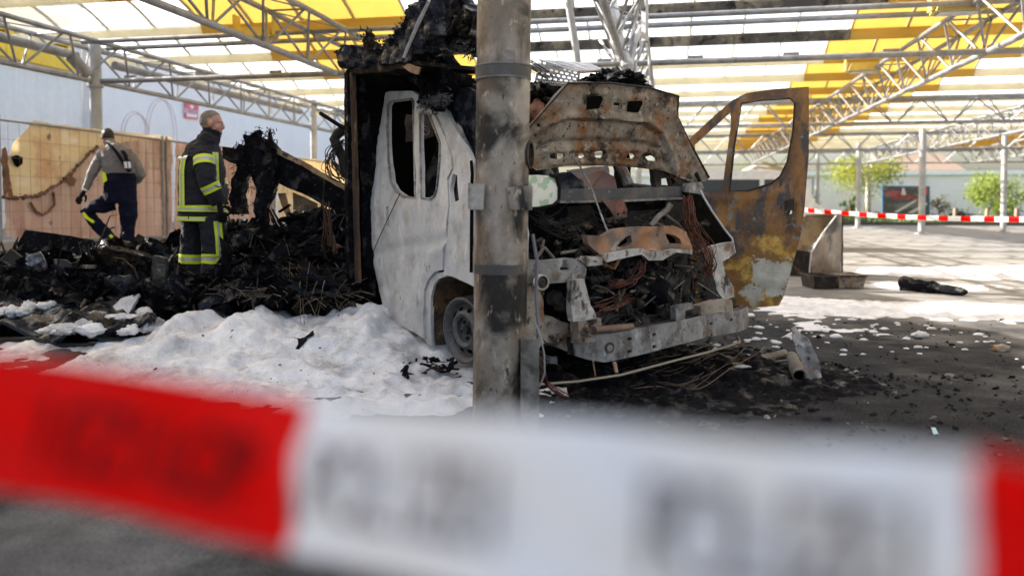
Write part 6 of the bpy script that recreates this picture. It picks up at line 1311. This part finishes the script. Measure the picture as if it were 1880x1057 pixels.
def rags(x0, x1, y0, y1, Ya, Yb, n, a, b, seed):
    r_ = random.Random(seed)
    for i in range(n):
        x = r_.uniform(x0, x1); y = r_.uniform(y0, y1); p = at(x, y, Ya + (Yb - Ya) * (y - y0) / (y1 - y0) - .12); rag(rg[0 if r_.random() < .5 else r_.randrange(3)], p, r_.uniform(a, b), r_)
        if i % 2 == 0:
            d = V(r_.gauss(0, 1), r_.gauss(0, .5), r_.gauss(0, .8)).normalized() * r_.uniform(.15, .5); st_.tube([p, p + d * .35 + V(0, 0, r_.gauss(0, .06)), p + d * .7 + V(0, 0, r_.gauss(0, .08)), p + d], [.012, .018, .012, .005], 5, flat=r_.uniform(.2, 1))
rags(420, 640, 455, 540, 7.4, 6.35, 64, .07, .22, 1); rags(560, 640, 400, 500, 7.2, 6.8, 20, .07, .18, 2); rags(430, 520, 415, 480, 7.7, 7.1, 22, .07, .17, 3)
rags(-20, 170, 480, 555, 8.3, 6.8, 46, .08, .24, 4); rags(150, 330, 455, 555, 8.6, 6.8, 64, .08, .24, 5); rags(290, 430, 543, 562, 6.95, 6.4, 30, .05, .14, 6)
for k_, mm in enumerate((CHAR, CHARBLUE, CHARWOOD)): tag(rg[k_].build('charred_rags', mm, None, True, 60), kind='stuff')
tag(st_.build('bent_strips', SOOTSTEEL, None, True), kind='stuff')
tag(db.build('charred_debris', CHAR, None, True, 55), kind='stuff')
tag(shards.build('charred_shards', CHARWOOD), kind='stuff'); tag(shb.build('charred_shards', CHAR), kind='stuff')
fm = MB(); r_ = random.Random(5)
for i in range(900):
    x = r_.uniform(420, 640); y = r_.uniform(470, 548); p = at(x, y, 7.4 - (y - 470) / 75 * 1.0 - .15); d = V(r_.gauss(0, 1), r_.gauss(0, .6), r_.gauss(0, .45)).normalized() * r_.uniform(.05, .28); fm.tube([p, p + d * .5 + V(0, 0, .02), p + d], .003, 3, caps=False)
tag(fm.build('straw_and_wire', mat('straw_ash', (.10, .075, .05), [((.26, .21, .15), 4, .5, .62)], rough=.85)), kind='stuff')
def bigheap(nm, tab, Ya, depth, lab, mt, seed, x0, x1):
    """a mound whose ridge follows the heights in tab (pixel x -> pixel y of the ridge)"""
    pass
def mound(nm, ridge, Yr, wy, mt, seed, rough_=.1):
    P = [at(x, y, Yr(x) if callable(Yr) else Yr) for x, y in ridge]; tab = [(p.x, p.z) for p in P]; xs = [p.x for p in P]; yr = sum(p.y for p in P) / len(P)
    ytab = [(p.x, p.y) for p in P]
    def hf(x, y):
        yr_ = lut(ytab, x); h = (lut(tab, x) - gz(x, yr_)); d = (y - yr_) / wy; e_ = clamp((x - xs[0]) / .15) * clamp((xs[-1] - x) / .15)
        return h * max(0, 1 - d * d) * sst(e_) + rough_ * (noise.noise(V(x * 4, y * 4, seed)) + .6 * noise.noise(V(x * 9, y * 9, seed)) + .35 * noise.noise(V(x * 21, y * 21, seed))) * clamp(1.2 - d * d) * e_ - .02 * d * d
    return field(nm, xs[0], xs[-1], yr - wy - .6, yr + wy + .6, .035, hf, mt)
mound('charred_heap', [(395, 520), (430, 490), (470, 470), (520, 478), (560, 470), (600, 455), (645, 450)], 7.1, .75, CHAR, 3, .16)
mound('charred_heap', [(-40, 520), (20, 505), (60, 500), (110, 505), (150, 490), (200, 465), (250, 470), (300, 500)], 8.0, 1.0, CHAR, 8, .16)
mound('charred_heap', [(290, 530), (325, 528), (380, 530), (430, 512)], 7.9, .6, CHAR, 14, .12)
def chunk2(*a, **k): return chunk(*a, **k)[0]
chunk('charred_board', [(46, 422), (60, 423), (130, 433), (173, 441), (179, 449), (172, 470), (159, 478), (110, 470), (60, 464), (34, 462), (32, 448)], 8.7, CHAR, 'long black charred board raised in front of the fence', 'board', .12, .006, .02, .05, (.15, -1, .2), 12)
chunk('charred_plank', [(281, 468), (292, 470), (304, 474), (302, 530), (300, 575), (294, 612), (284, 600), (278, 560), (268, 532), (278, 500)], 7.0, mat('ash_grey_plank', (.028, .027, .027), [((.10, .098, .095), 9, .5, .62, (1, 1, 3)), ((.30, .29, .27), 22, .62, .7)], rough=.7, bump=(30, .9, .02)), 'upright charred plank with ash-grey cracks left of the foam pile', 'plank', .06, .01, .03, .03, seed=15)
chunk('charred_lump', [(165, 462), (185, 455), (215, 462), (245, 470), (270, 480), (280, 500), (255, 520), (220, 515), (190, 508), (178, 490)], 7.5, CHARWOOD, 'brownish ragged charred lump at the feet of the bending worker', 'debris', .25, .02, .12, .04, seed=18, fib=160)
chunk('charred_wood', [(278, 452), (300, 438), (322, 432), (332, 445), (330, 462), (300, 460), (284, 466)], 8.6, mat('red_brown_wood', (.05, .022, .014), [((.16, .07, .035), 6, .5, .64), ((.012, .01, .01), 9, .55, .64)], rough=.8, bump=(30, .6, .01)), 'red-brown burnt wood behind the firefighter\'s legs', 'wood', .1, .012, .05, .04, seed=20)
chunk('charred_wreckage', [(588, 396), (640, 398), (641, 540), (622, 530), (606, 522), (596, 462)], 7.05, CHAR, 'dark charred panel under the sloping beam against the van wall', 'wreckage', .05, .015, .06, .05, seed=41)
chunk('charred_mass', [(428, 432), (448, 420), (472, 416), (500, 440), (488, 470), (470, 504), (436, 520), (408, 500), (414, 460)], 7.3, CHARBLUE, 'black drooping charred mass below the arch-shaped remnant', 'debris', .2, .02, .14, .035, seed=43, fib=120)
chunk('warped_sheet', [(-40, 512), (20, 500), (62, 497), (96, 508), (130, 520), (152, 545), (100, 556), (40, 550), (-40, 556)], 7.05, CHAR, 'broad black warped sheet in front of the lattice baskets', 'sheet', .03, .02, .16, .045, (0, -.8, .5), 45)
chunk('folded_sheet', [(192, 522), (225, 508), (262, 498), (286, 520), (298, 542), (262, 556), (226, 560), (188, 546)], 6.95, CHARBLUE, 'folded black sheet leaning against the ash-grey plank', 'sheet', .03, .02, .14, .04, (0, -.8, .5), 47)
e = empty('charred_rail', at(360, 500, 7.9), 'thin charred rail lying behind the firefighter\'s legs', 'rail'); m = MB(); m.tube([at(x, y, d) for x, y, d in [(286, 505, 8.3), (330, 484, 8.2), (380, 478, 8.1), (436, 462, 7.9)]], [.04, .05, .035, .03], 7, flat=.6); m.build('bar', CHARWOOD, e)
# flattened roof skin with folds, bottom left
def mat_fold(x, y): return .06 + .05 * noise.noise(V(x * 2.1, y * 3.2, 4)) + .06 * (1 - abs(noise.noise(V(x * 1.7, y * 2.9, 8))) * 2) + .03 * noise.noise(V(x * 7, y * 7, 2))
sk_ = empty('burnt_roof_skin', gnd(130, 600), 'flattened burnt roof skin with folds and foam at the lower left', 'debris')
SKO = [(-60, 560), (20, 548), (90, 556), (170, 545), (250, 548), (296, 560), (298, 612), (288, 628), (190, 626), (95, 628), (60, 618), (-60, 618)]
SKN = V(0, -.12, 1).normalized(); SKP = gnd(130, 618, .06)
to, Mx = plane_map(SKP, SKN, V(0, 1, 0))
SKINM = mat('wet_burnt_skin', (.006, .007, .010), [((.028, .033, .05), 4, .42, .7), ((.06, .06, .065), 14, .53, .68), ((.42, .43, .46), 3.2, .56, .64), ((.12, .12, .13), 40, .6, .68)], rough=.5, bump=(40, .8, .014)); wet(SKINM, 3, .46, .6)
panel('skin', [to(hit(a, b, SKP, SKN)) for a, b in SKO], [], lambda x, y, d: Mx(x, y, d), SKINM, sk_, th=.03, grid=.035, jag=.03, relief=lambda x, y: .03 + .10 * noise.noise(V(x * 2.2, y * 1.6, 4)) + .19 * (.4 - abs(noise.noise(V(x * 1.9, y * 1.5, 8))) * 1.8) + .10 * (.4 - abs(noise.noise(V(x * 4.5, y * 3.4, 3)))) + .035 * noise.noise(V(x * 8, y * 7, 2)), seed=5)
m = MB(); m.tube([gnd(-40, 624, .05), gnd(60, 622, .05), gnd(84, 626, .05), gnd(96, 634, .02), gnd(288, 632, .03)], .018, 6); m.build('edge_profile', SOOTSTEEL, sk_)
chunk('fibre_mat', [(160, 618), (170, 590), (196, 574), (240, 578), (250, 596), (238, 620), (200, 626)], 6.55, mat('fibre_mat_grey', (.03, .029, .028), [((.09, .085, .08), 5, .48, .62, (3, 3, .7)), ((.16, .13, .1), 26, .6, .68)], rough=.95, bump=(60, 1, .02)), 'grey fibrous mat curled on the burnt roof skin', 'debris', .12, .012, .05, .03, (0, -.7, .7), 23, fib=160)
def foam_blob(pix, Y, n, seed):
    p = at(*pix, Y); return p
bl_ = ((30, 572, 7.0, .13, .05), (55, 566, 7.0, .09, .05), (99, 560, 6.9, .045, .035), (172, 553, 6.9, .07, .045), (186, 550, 6.95, .05, .04), (140, 602, 6.5, .13, .045), (160, 596, 6.55, .07, .05), (110, 608, 6.45, .08, .03), (215, 582, 6.6, .11, .03), (274, 572, 6.7, .1, .04), (275, 600, 6.5, .1, .05), (192, 531, 7.3, .045, .02), (265, 548, 6.9, .06, .03), (152, 520, 7.4, .04, .05))
fo = MB()
for i, (x, y, Y, a, h) in enumerate(bl_):
    for k in range(6): lump(fo, (hit(x, y, SKP + SKN * .10, SKN) if y > 540 else at(x, y, Y)) + V(rnd.gauss(0, a * .6), rnd.gauss(0, a * .5), rnd.gauss(0, h * .2)), (a * rnd.uniform(.4, .8), a * rnd.uniform(.35, .6), h * rnd.uniform(.5, 1.0)), 1.2, i * 7 + k, 12, .45)
tag(fo.build('foam_blobs', FOAM.m, None, True, 80), kind='stuff')
chunk('foam_slab', [(206, 563), (222, 549), (246, 541), (256, 539), (250, 552), (236, 575), (214, 574)], 6.7, FOAM.m, 'tilted white foam-covered slab on the burnt roof skin', 'foam slab', .03, .006, .015, .03, (0, -.8, .6), 29)
# perforated baskets and wire racks in the left debris
BASK = mat('sooty_basket_wire', (.05, .05, .055), [((.16, .16, .17), 8, .55, .68)], rough=.5, metal=.3)
def lattice(nm, pix, Y, nu, nv, r_, lab, cat='basket', dY=0.):
    A, B, C, D = [at(x, y, Y + (dY if i in (0, 1) else 0)) for i, (x, y) in enumerate(pix)]; e = empty(nm, D, lab, cat); m = MB()
    for i in range(nu + 1): t = i / nu; m.tube([A.lerp(B, t), D.lerp(C, t)], r_, 4, caps=False)
    for j in range(nv + 1): t = j / nv; m.tube([A.lerp(D, t), B.lerp(C, t)], r_, 4, caps=False)
    tag(m.build('wire_grid', BASK, e), kind='stuff'); m = MB(); m.tube([A, B, C, D, A], r_ * 2, 5); m.build('rim', BASK, e); return e
lattice('basket', [(3, 477), (21, 457), (43, 474), (21, 489)], 7.8, 9, 9, .006, 'small diamond-tilted lattice basket at the left edge')
lattice('basket', [(58, 506), (92, 500), (107, 514), (76, 520)], 7.5, 9, 5, .006, 'flat lattice tray lying in the left debris', dY=.25)
lattice('basket', [(72, 520), (96, 519), (98, 532), (76, 532)], 7.4, 7, 4, .006, 'small lattice piece under the flat lattice tray')
lattice('wire_rack', [(0, 488), (46, 491), (44, 512), (0, 510)], 7.9, 12, 1, .004, 'wire rack with upright bars at the left edge', 'rack')
lattice('wire_rack', [(100, 477), (122, 478), (164, 510), (110, 500)], 7.7, 8, 2, .005, 'bent wire rack beside the brown ragged lump', 'rack')
chunk('crumpled_sheet', [(48, 468), (70, 462), (82, 470), (86, 492), (78, 502), (58, 500), (50, 486)], 7.6, mat('foil_sheet', (.12, .125, .14), [((.4, .41, .44), 12, .5, .62), ((.02, .02, .025), 9, .5, .62)], rough=.35, metal=.5), 'shiny crumpled metal sheet between the lattice baskets', 'sheet', .02, .01, .06, .025, seed=33)
# ---- right-hand side things
BXA = mat('bent_box_tan_sunlit', (.30, .215, .12), [((.42, .32, .19), 2.2, .45, .65), ((.12, .065, .035), 3.0, .50, .66), ((.03, .025, .02), 6, .66, .74)], rough=.5); BXB = mat('bent_box_grey_shaded', (.16, .12, .08), [((.25, .21, .17), 2.5, .46, .64), ((.025, .02, .017), 2.4, .52, .64), ((.12, .14, .16), 4, .62, .7)], rough=.4, metal=.3)  # light put into the box colours: sunlit side paler tan, shaded side darker
e = empty('bent_metal_box', gnd(1500, 508), 'crumpled tan and grey sheet metal box standing behind the rusty door', 'metal box')
def b3(pts): return [at(x, y, d) for x, y, d in pts]
def facet(pts, mt, nm, th=.02):
    f = b3(pts); n = (f[1] - f[0]).cross(f[2] - f[0]).normalized(); n = n if n.dot(CAM - f[0]) > 0 else -n
    to, Mx = plane_map(f[0], n); return panel(nm, [to(q) for q in f], [], Mx, mt, e, th=th, grid=.12, relief=crumple(.015, 3), jag=.006)
facet([(1450, 400, 12.9), (1478, 397, 12.9), (1534, 395, 12.9), (1516, 428, 12.8), (1490, 462, 12.7), (1440, 455, 12.9)], BXA, 'tan_sunlit_panel'); facet([(1535, 396, 12.6), (1545, 395, 12.7), (1544, 504, 12.9), (1485, 511, 12.4), (1488, 465, 12.3), (1508, 430, 12.5)], BXB, 'grey_shaded_panel'); facet([(1440, 455, 12.95), (1490, 463, 12.75), (1486, 511, 12.75), (1440, 508, 12.95)], SOOTSTEEL, 'shadow_panel'); facet([(1478, 397, 12.9), (1545, 395, 12.7), (1545, 396, 13.4), (1480, 398, 13.4)], BXA, 'rim'); facet([(1545, 395, 12.75), (1545, 396, 13.4), (1545, 497, 13.4), (1544, 504, 12.92)], SOOTSTEEL, 'back_panel')  # low left facet is the box's shadow, put in as dark steel
m = MB(); m.tube(b3([(1535, 396, 12.58), (1509, 430, 12.48), (1489, 464, 12.28), (1485, 510, 12.38)]), .012, 5); m.build('crease', ASHSTEEL, e)
for (x0, x1, y0, y1, lab) in ((1492, 1534, 507, 531, 'black baking tray standing by the crumpled metal box'), (1537, 1588, 506, 530, 'brown dented tray next to the black one')):
    p = gnd((x0 + x1) / 2, y1); q = p; w_ = (x1 - x0) / FPX * q.y; h = (y1 - y0) / FPX * q.y; e = empty('tray', p, lab, 'tray'); m = MB()
    a = [(q.x + sx * w_ * .44, q.y + sy * .22 + .22, .01) for sx, sy in ((-1, -1), (1, -1), (1, 1), (-1, 1))]; b = [(q.x + sx * w_ * .5, q.y + sy * .27 + .22, h) for sx, sy in ((-1, -1), (1, -1), (1, 1), (-1, 1))]
    ai = [(x * .98 + q.x * .02, y * .98 + (q.y + .22) * .02, z + .006) for x, y, z in a]; bi = [(x * .98 + q.x * .02, y * .98 + (q.y + .22) * .02, z) for x, y, z in b]
    m.add(a + b + ai + bi, [(3, 2, 1, 0)] + [(i, (i + 1) % 4, 4 + (i + 1) % 4, 4 + i) for i in range(4)] + [(8, 9, 10, 11)] + [(8 + (i + 1) % 4, 8 + i, 12 + i, 12 + (i + 1) % 4) for i in range(4)] + [(4 + i, 4 + (i + 1) % 4, 12 + (i + 1) % 4, 12 + i) for i in range(4)]); m.build('pan', SOOTSTEEL if x0 < 1500 else HOODMAT, e)
    m = MB(); m.tube([b[0], b[1], b[2], b[3], b[0]], .012, 5); m.build('rim', SOOTSTEEL, e)
lg = MB(); p = gnd(1652, 532); q = gnd(1775, 545)
n_ = 16; rings = []
for i in range(n_ + 1):
    t = i / n_; c = p.lerp(q, t) + V(0, 0, .09 - .03 * t); r0 = (.10 - .05 * t) * (1 + .35 * noise.noise(V(t * 7, 0, 0))) * (.4 if i in (0, n_) else 1); d = (q - p).normalized(); x = d.cross(ZZ).normalized()
    rings.append([c + (x * math.cos(a) + ZZ * math.sin(a)) * r0 * (1 + .3 * noise.noise(V(math.cos(a) * 2, math.sin(a) * 2, t * 9))) for a in [2 * math.pi * j / 14 for j in range(14)]])
lg.rings(rings); tag(lg.build('charred_log', CHAR, None, True, 30), 'charred black log lying between the foam sheets on the right', 'log')
# burnt metal parts right of the bumper
e = empty('crumpled_plate', gnd(1490, 700), 'crumpled pale alloy plate lying right of the bumper', 'metal plate')
cpn = V(-.3, -.85, .4).normalized(); pixpanel('plate', [(1452, 602), (1458, 597), (1468, 606), (1480, 618), (1490, 632), (1496, 650), (1504, 672), (1508, 695), (1494, 701), (1478, 692), (1474, 668), (1464, 648), (1456, 625)], gnd(1490, 700, .02), cpn, GREYSTEEL, e, th=.008, grid=.025, jag=.01, relief=crumple(.05, 9, 4))
e = empty('exhaust_pipe', gnd(1470, 688), 'short open-ended burnt pipe lying beside the crumpled alloy plate', 'pipe')
m = MB(); a, b = gnd(1453, 655, .06), gnd(1468, 690, .05); d = (b - a).normalized(); L = (b - a).length; m.lathe([(.034, 0), (.045, .02), (.045, L * .5), (.05, L * .52), (.05, L * .8), (.046, L), (.038, L), (.036, L * .3), (0, L * .3)], a, d, 20); m.build('tube', PIPEM, e, True); m = MB(); m.tube([gnd(1424, 664, .04), gnd(1456, 660, .07)], .02, 8, flat=.5); m.build('stay', PIPEM, e)
e = empty('pipe_joint', gnd(1420, 668), 'small burnt pipe joint with ring flange on the ground', 'pipe')
m = MB(); m.tube([gnd(1396, 660, .05), gnd(1414, 656, .06), gnd(1440, 648, .06)], [.038, .03, .03], 14); m.build('tube', PIPEM, e, True); m = MB(); c = gnd(1411, 660, .045); m.lathe([(.018, -.012), (.045, -.012), (.05, 0), (.045, .012), (.018, .012), (.018, -.012)], c, V(-.4, -1, .2), 20); m.build('flange', PIPEM, e, True); m = MB(); m.tube([gnd(1396, 650, .05), gnd(1404, 640, .08), gnd(1416, 640, .08)], .018, 8); m.build('elbow', PIPEM, e, True)
e = empty('torn_cardboard', gnd(1352, 672), 'torn tan card scrap with a foam streak near the trim strip', 'card')
c = gnd(1352, 672, .03); panel('card', [V(-.07, -.04), V(.08, -.05), V(.06, .02), V(-.02, .06), V(-.08, .03)], [], lambda x, y, d: c + V(x, y, d + .02 * math.sin(y * 30)), LIGHTWOOD, e, th=.004, grid=.03, relief=crumple(.01, 9), jag=.004)
m = MB(); lump(m, c + V(.02, -.045, .005), (.07, .02, .012), 1, 3, 8, .3); m.build('foam_streak', FOAM.m, e, True)
c2 = gnd(1452, 612, .03); e = empty('pale_scrap', c2, 'pale bent scrap left of the upright crumpled plate tip', 'scrap'); panel('sheet', [V(-.10, -.03), V(.07, -.04), V(.1, .02), V(0, .04)], [], lambda x, y, d: c2 + V(x, y, d + .03 * math.sin(x * 14)), ASHSTEEL, e, th=.004, grid=.03, jag=.006)
c3 = gnd(1716, 790, .012); e = empty('blue_wrapper', c3, 'thin light blue strip lying on the ground at the right', 'wrapper'); panel('strip', [V(-.022, -.03), V(.004, -.035), V(.02, .04), V(.0, .04)], [], lambda x, y, d: c3 + V(x, y, d + .008 * math.sin(y * 60)), mat('pale_blue_plastic', (.35, .5, .58), rough=.4), e, th=.002, grid=.02)
# burnt litter on the ground under and before the van
lt = MB(); lt2 = MB(); r_ = random.Random(44)
for i in range(3400):
    if i < 2500: f = r_.triangular(-.4, 1.9, 1.0); l = r_.uniform(-1.0, 1.6); p = vl(f, l, 0)
    else: x = r_.uniform(900, 1880); y = 690 + 180 * (r_.random() ** 1.3) if i % 3 else r_.uniform(560, 700); p = gnd(x, y)
    s_ = abs(r_.gauss(0, .009)) + .003; Rm = Matrix.Rotation(r_.uniform(0, 6.3), 3, 'Z') @ Matrix.Rotation(r_.gauss(0, .5), 3, 'X') @ Matrix.Rotation(r_.gauss(0, .4), 3, 'Y')
    (lt2 if r_.random() < .10 else lt).box((p.x, p.y, gz(p.x, p.y) + s_ * .35), (s_ * r_.uniform(1, 3.2), s_ * r_.uniform(.6, 1.4), s_ * r_.uniform(.3, 1)), Rm, taper=r_.uniform(.3, 1))
tag(lt.build('burnt_litter', mat('litter_black', (.014, .013, .013), [((.05, .045, .04), 3, .5, .65)], rough=.85, spec=.08)), kind='stuff'); tag(lt2.build('ash_litter', mat('litter_pale', (.16, .145, .125), [((.3, .29, .27), 3, .5, .62)], rough=.9)), kind='stuff')
def ashbed(x, y):
    q = V(x, y, 0) - VC; f = q.dot(VF); l = q.dot(VL); e_ = 1 - max(abs((f - .25) / 1.75), abs((l - .15) / 1.35)) ** 3
    return .07 * clamp(e_ * 1.4) + .05 * (noise.noise(V(x * 5, y * 5, 2)) + .7 * noise.noise(V(x * 12, y * 12, 2)) + .4 * noise.noise(V(x * 28, y * 28, 1))) * clamp(.25 + e_) - .03
field('ash_bed', -.9, 3.2, 3.7, 7.4, .024, ashbed, CHAR)
wires('wire_litter', [(1150, 690), (1200, 680), (1250, 690), (1320, 655), (1380, 640)], 11, 0, 17, .0035, mat('litter_wire', (.05, .03, .02), [((.2, .12, .08), 4, .55, .65)], rough=.7), None, 51, P=lambda x, y: gnd(x, y, .03 + rnd.random() * .04))
for px, py, lab in ((1530 + 160, 615, 'white scorched lump on the ground near the sunlit edge'), (1838, 640, 'small brown and white burnt remnant at the far right')):
    p = gnd(px, py, .02); m = MB(); lump(m, p, (.07, .05, .035), 1.5, px, 10, .4); tag(m.build('burnt_lump', ASHSTEEL if px < 1800 else HOODMAT, None, True, 60), lab, 'debris')
lw = empty('wheel_side_scraps', gnd(775, 660), 'black burnt scraps beside the front wheel on the foam', 'debris')
sc_ = MB(); r_ = random.Random(8)
for i in range(70):
    p = gnd(r_.uniform(735, 835), r_.uniform(645, 690), .05); sc_.box(p + V(0, 0, r_.uniform(0, .04)), (r_.uniform(.03, .12), r_.uniform(.01, .04), r_.uniform(.005, .02)), Matrix.Rotation(r_.uniform(0, 6), 3, 'Z') @ Matrix.Rotation(r_.gauss(0, .5), 3, 'Y'))
tag(sc_.build('scraps', CHAR, lw), kind='stuff')
# ================================================================== NEAR TAPE (out of focus)
NP = [(-260, 738, .512), (0, 772, .495), (300, 822, .470), (540, 872, .436), (900, 924, .36), (1200, 962, .335), (1540, 998, .32), (1880, 1030, .307), (2150, 1060, .30)]
NQ = [at(x, y, d) for x, y, d in NP]
def near_tape(s):
    f = s * (len(NQ) - 1); i = min(int(f), len(NQ) - 2); t = f - i
    p0, p1, p2, p3 = NQ[max(i - 1, 0)], NQ[i], NQ[i + 1], NQ[min(i + 2, len(NQ) - 1)]
    c = .5 * ((2 * p1) + (p2 - p0) * t + (2 * p0 - 5 * p1 + 4 * p2 - p3) * t * t + (3 * p1 - p0 - 3 * p2 + p3) * t ** 3)
    tn = (p2 - p1).normalized(); d = V(.09 + .02 * math.sin(s * 9), .12 + .16 * math.sin(s * 5), 1).normalized(); d = (d - tn * d.dot(tn)).normalized()
    return c, d, tn
def s_at(px):
    lo, hi = 0., 1.
    for _ in range(40):
        m_ = (lo + hi) / 2; c = near_tape(m_)[0]; x = CX + FPX * c.x / ((c - CAM).dot(FWD)); lo, hi = (m_, hi) if x < px else (lo, m_)
    return lo
e = tape(near_tape, .08, [0, s_at(545), s_at(1788), 1], 'r', 'broad blurred red and white barrier tape right in front of the camera', 40)
def tape_text(txt, x0, x1, h, up):
    n = len(txt)
    for i, ch in enumerate(txt):
        c, d, tn = near_tape(s_at(x0 + (x1 - x0) * (i + .5) / n)); nn = d.cross(tn).normalized()
        if nn.dot(CAM - c) < 0: nn = -nn
        text3(ch, c + d * up + nn * .0052, d.cross(nn).normalized(), d, h, TINKR if x1 < 540 else TINK, 'lettering', e, depth=.0006)
tape_text('IEZILOP', 60, 480, .042, -.004)
tape_text('POLIZEI', 575, 935, .040, -.002)
tape_text('POLIZEI', 1180, 1700, .044, -.002)
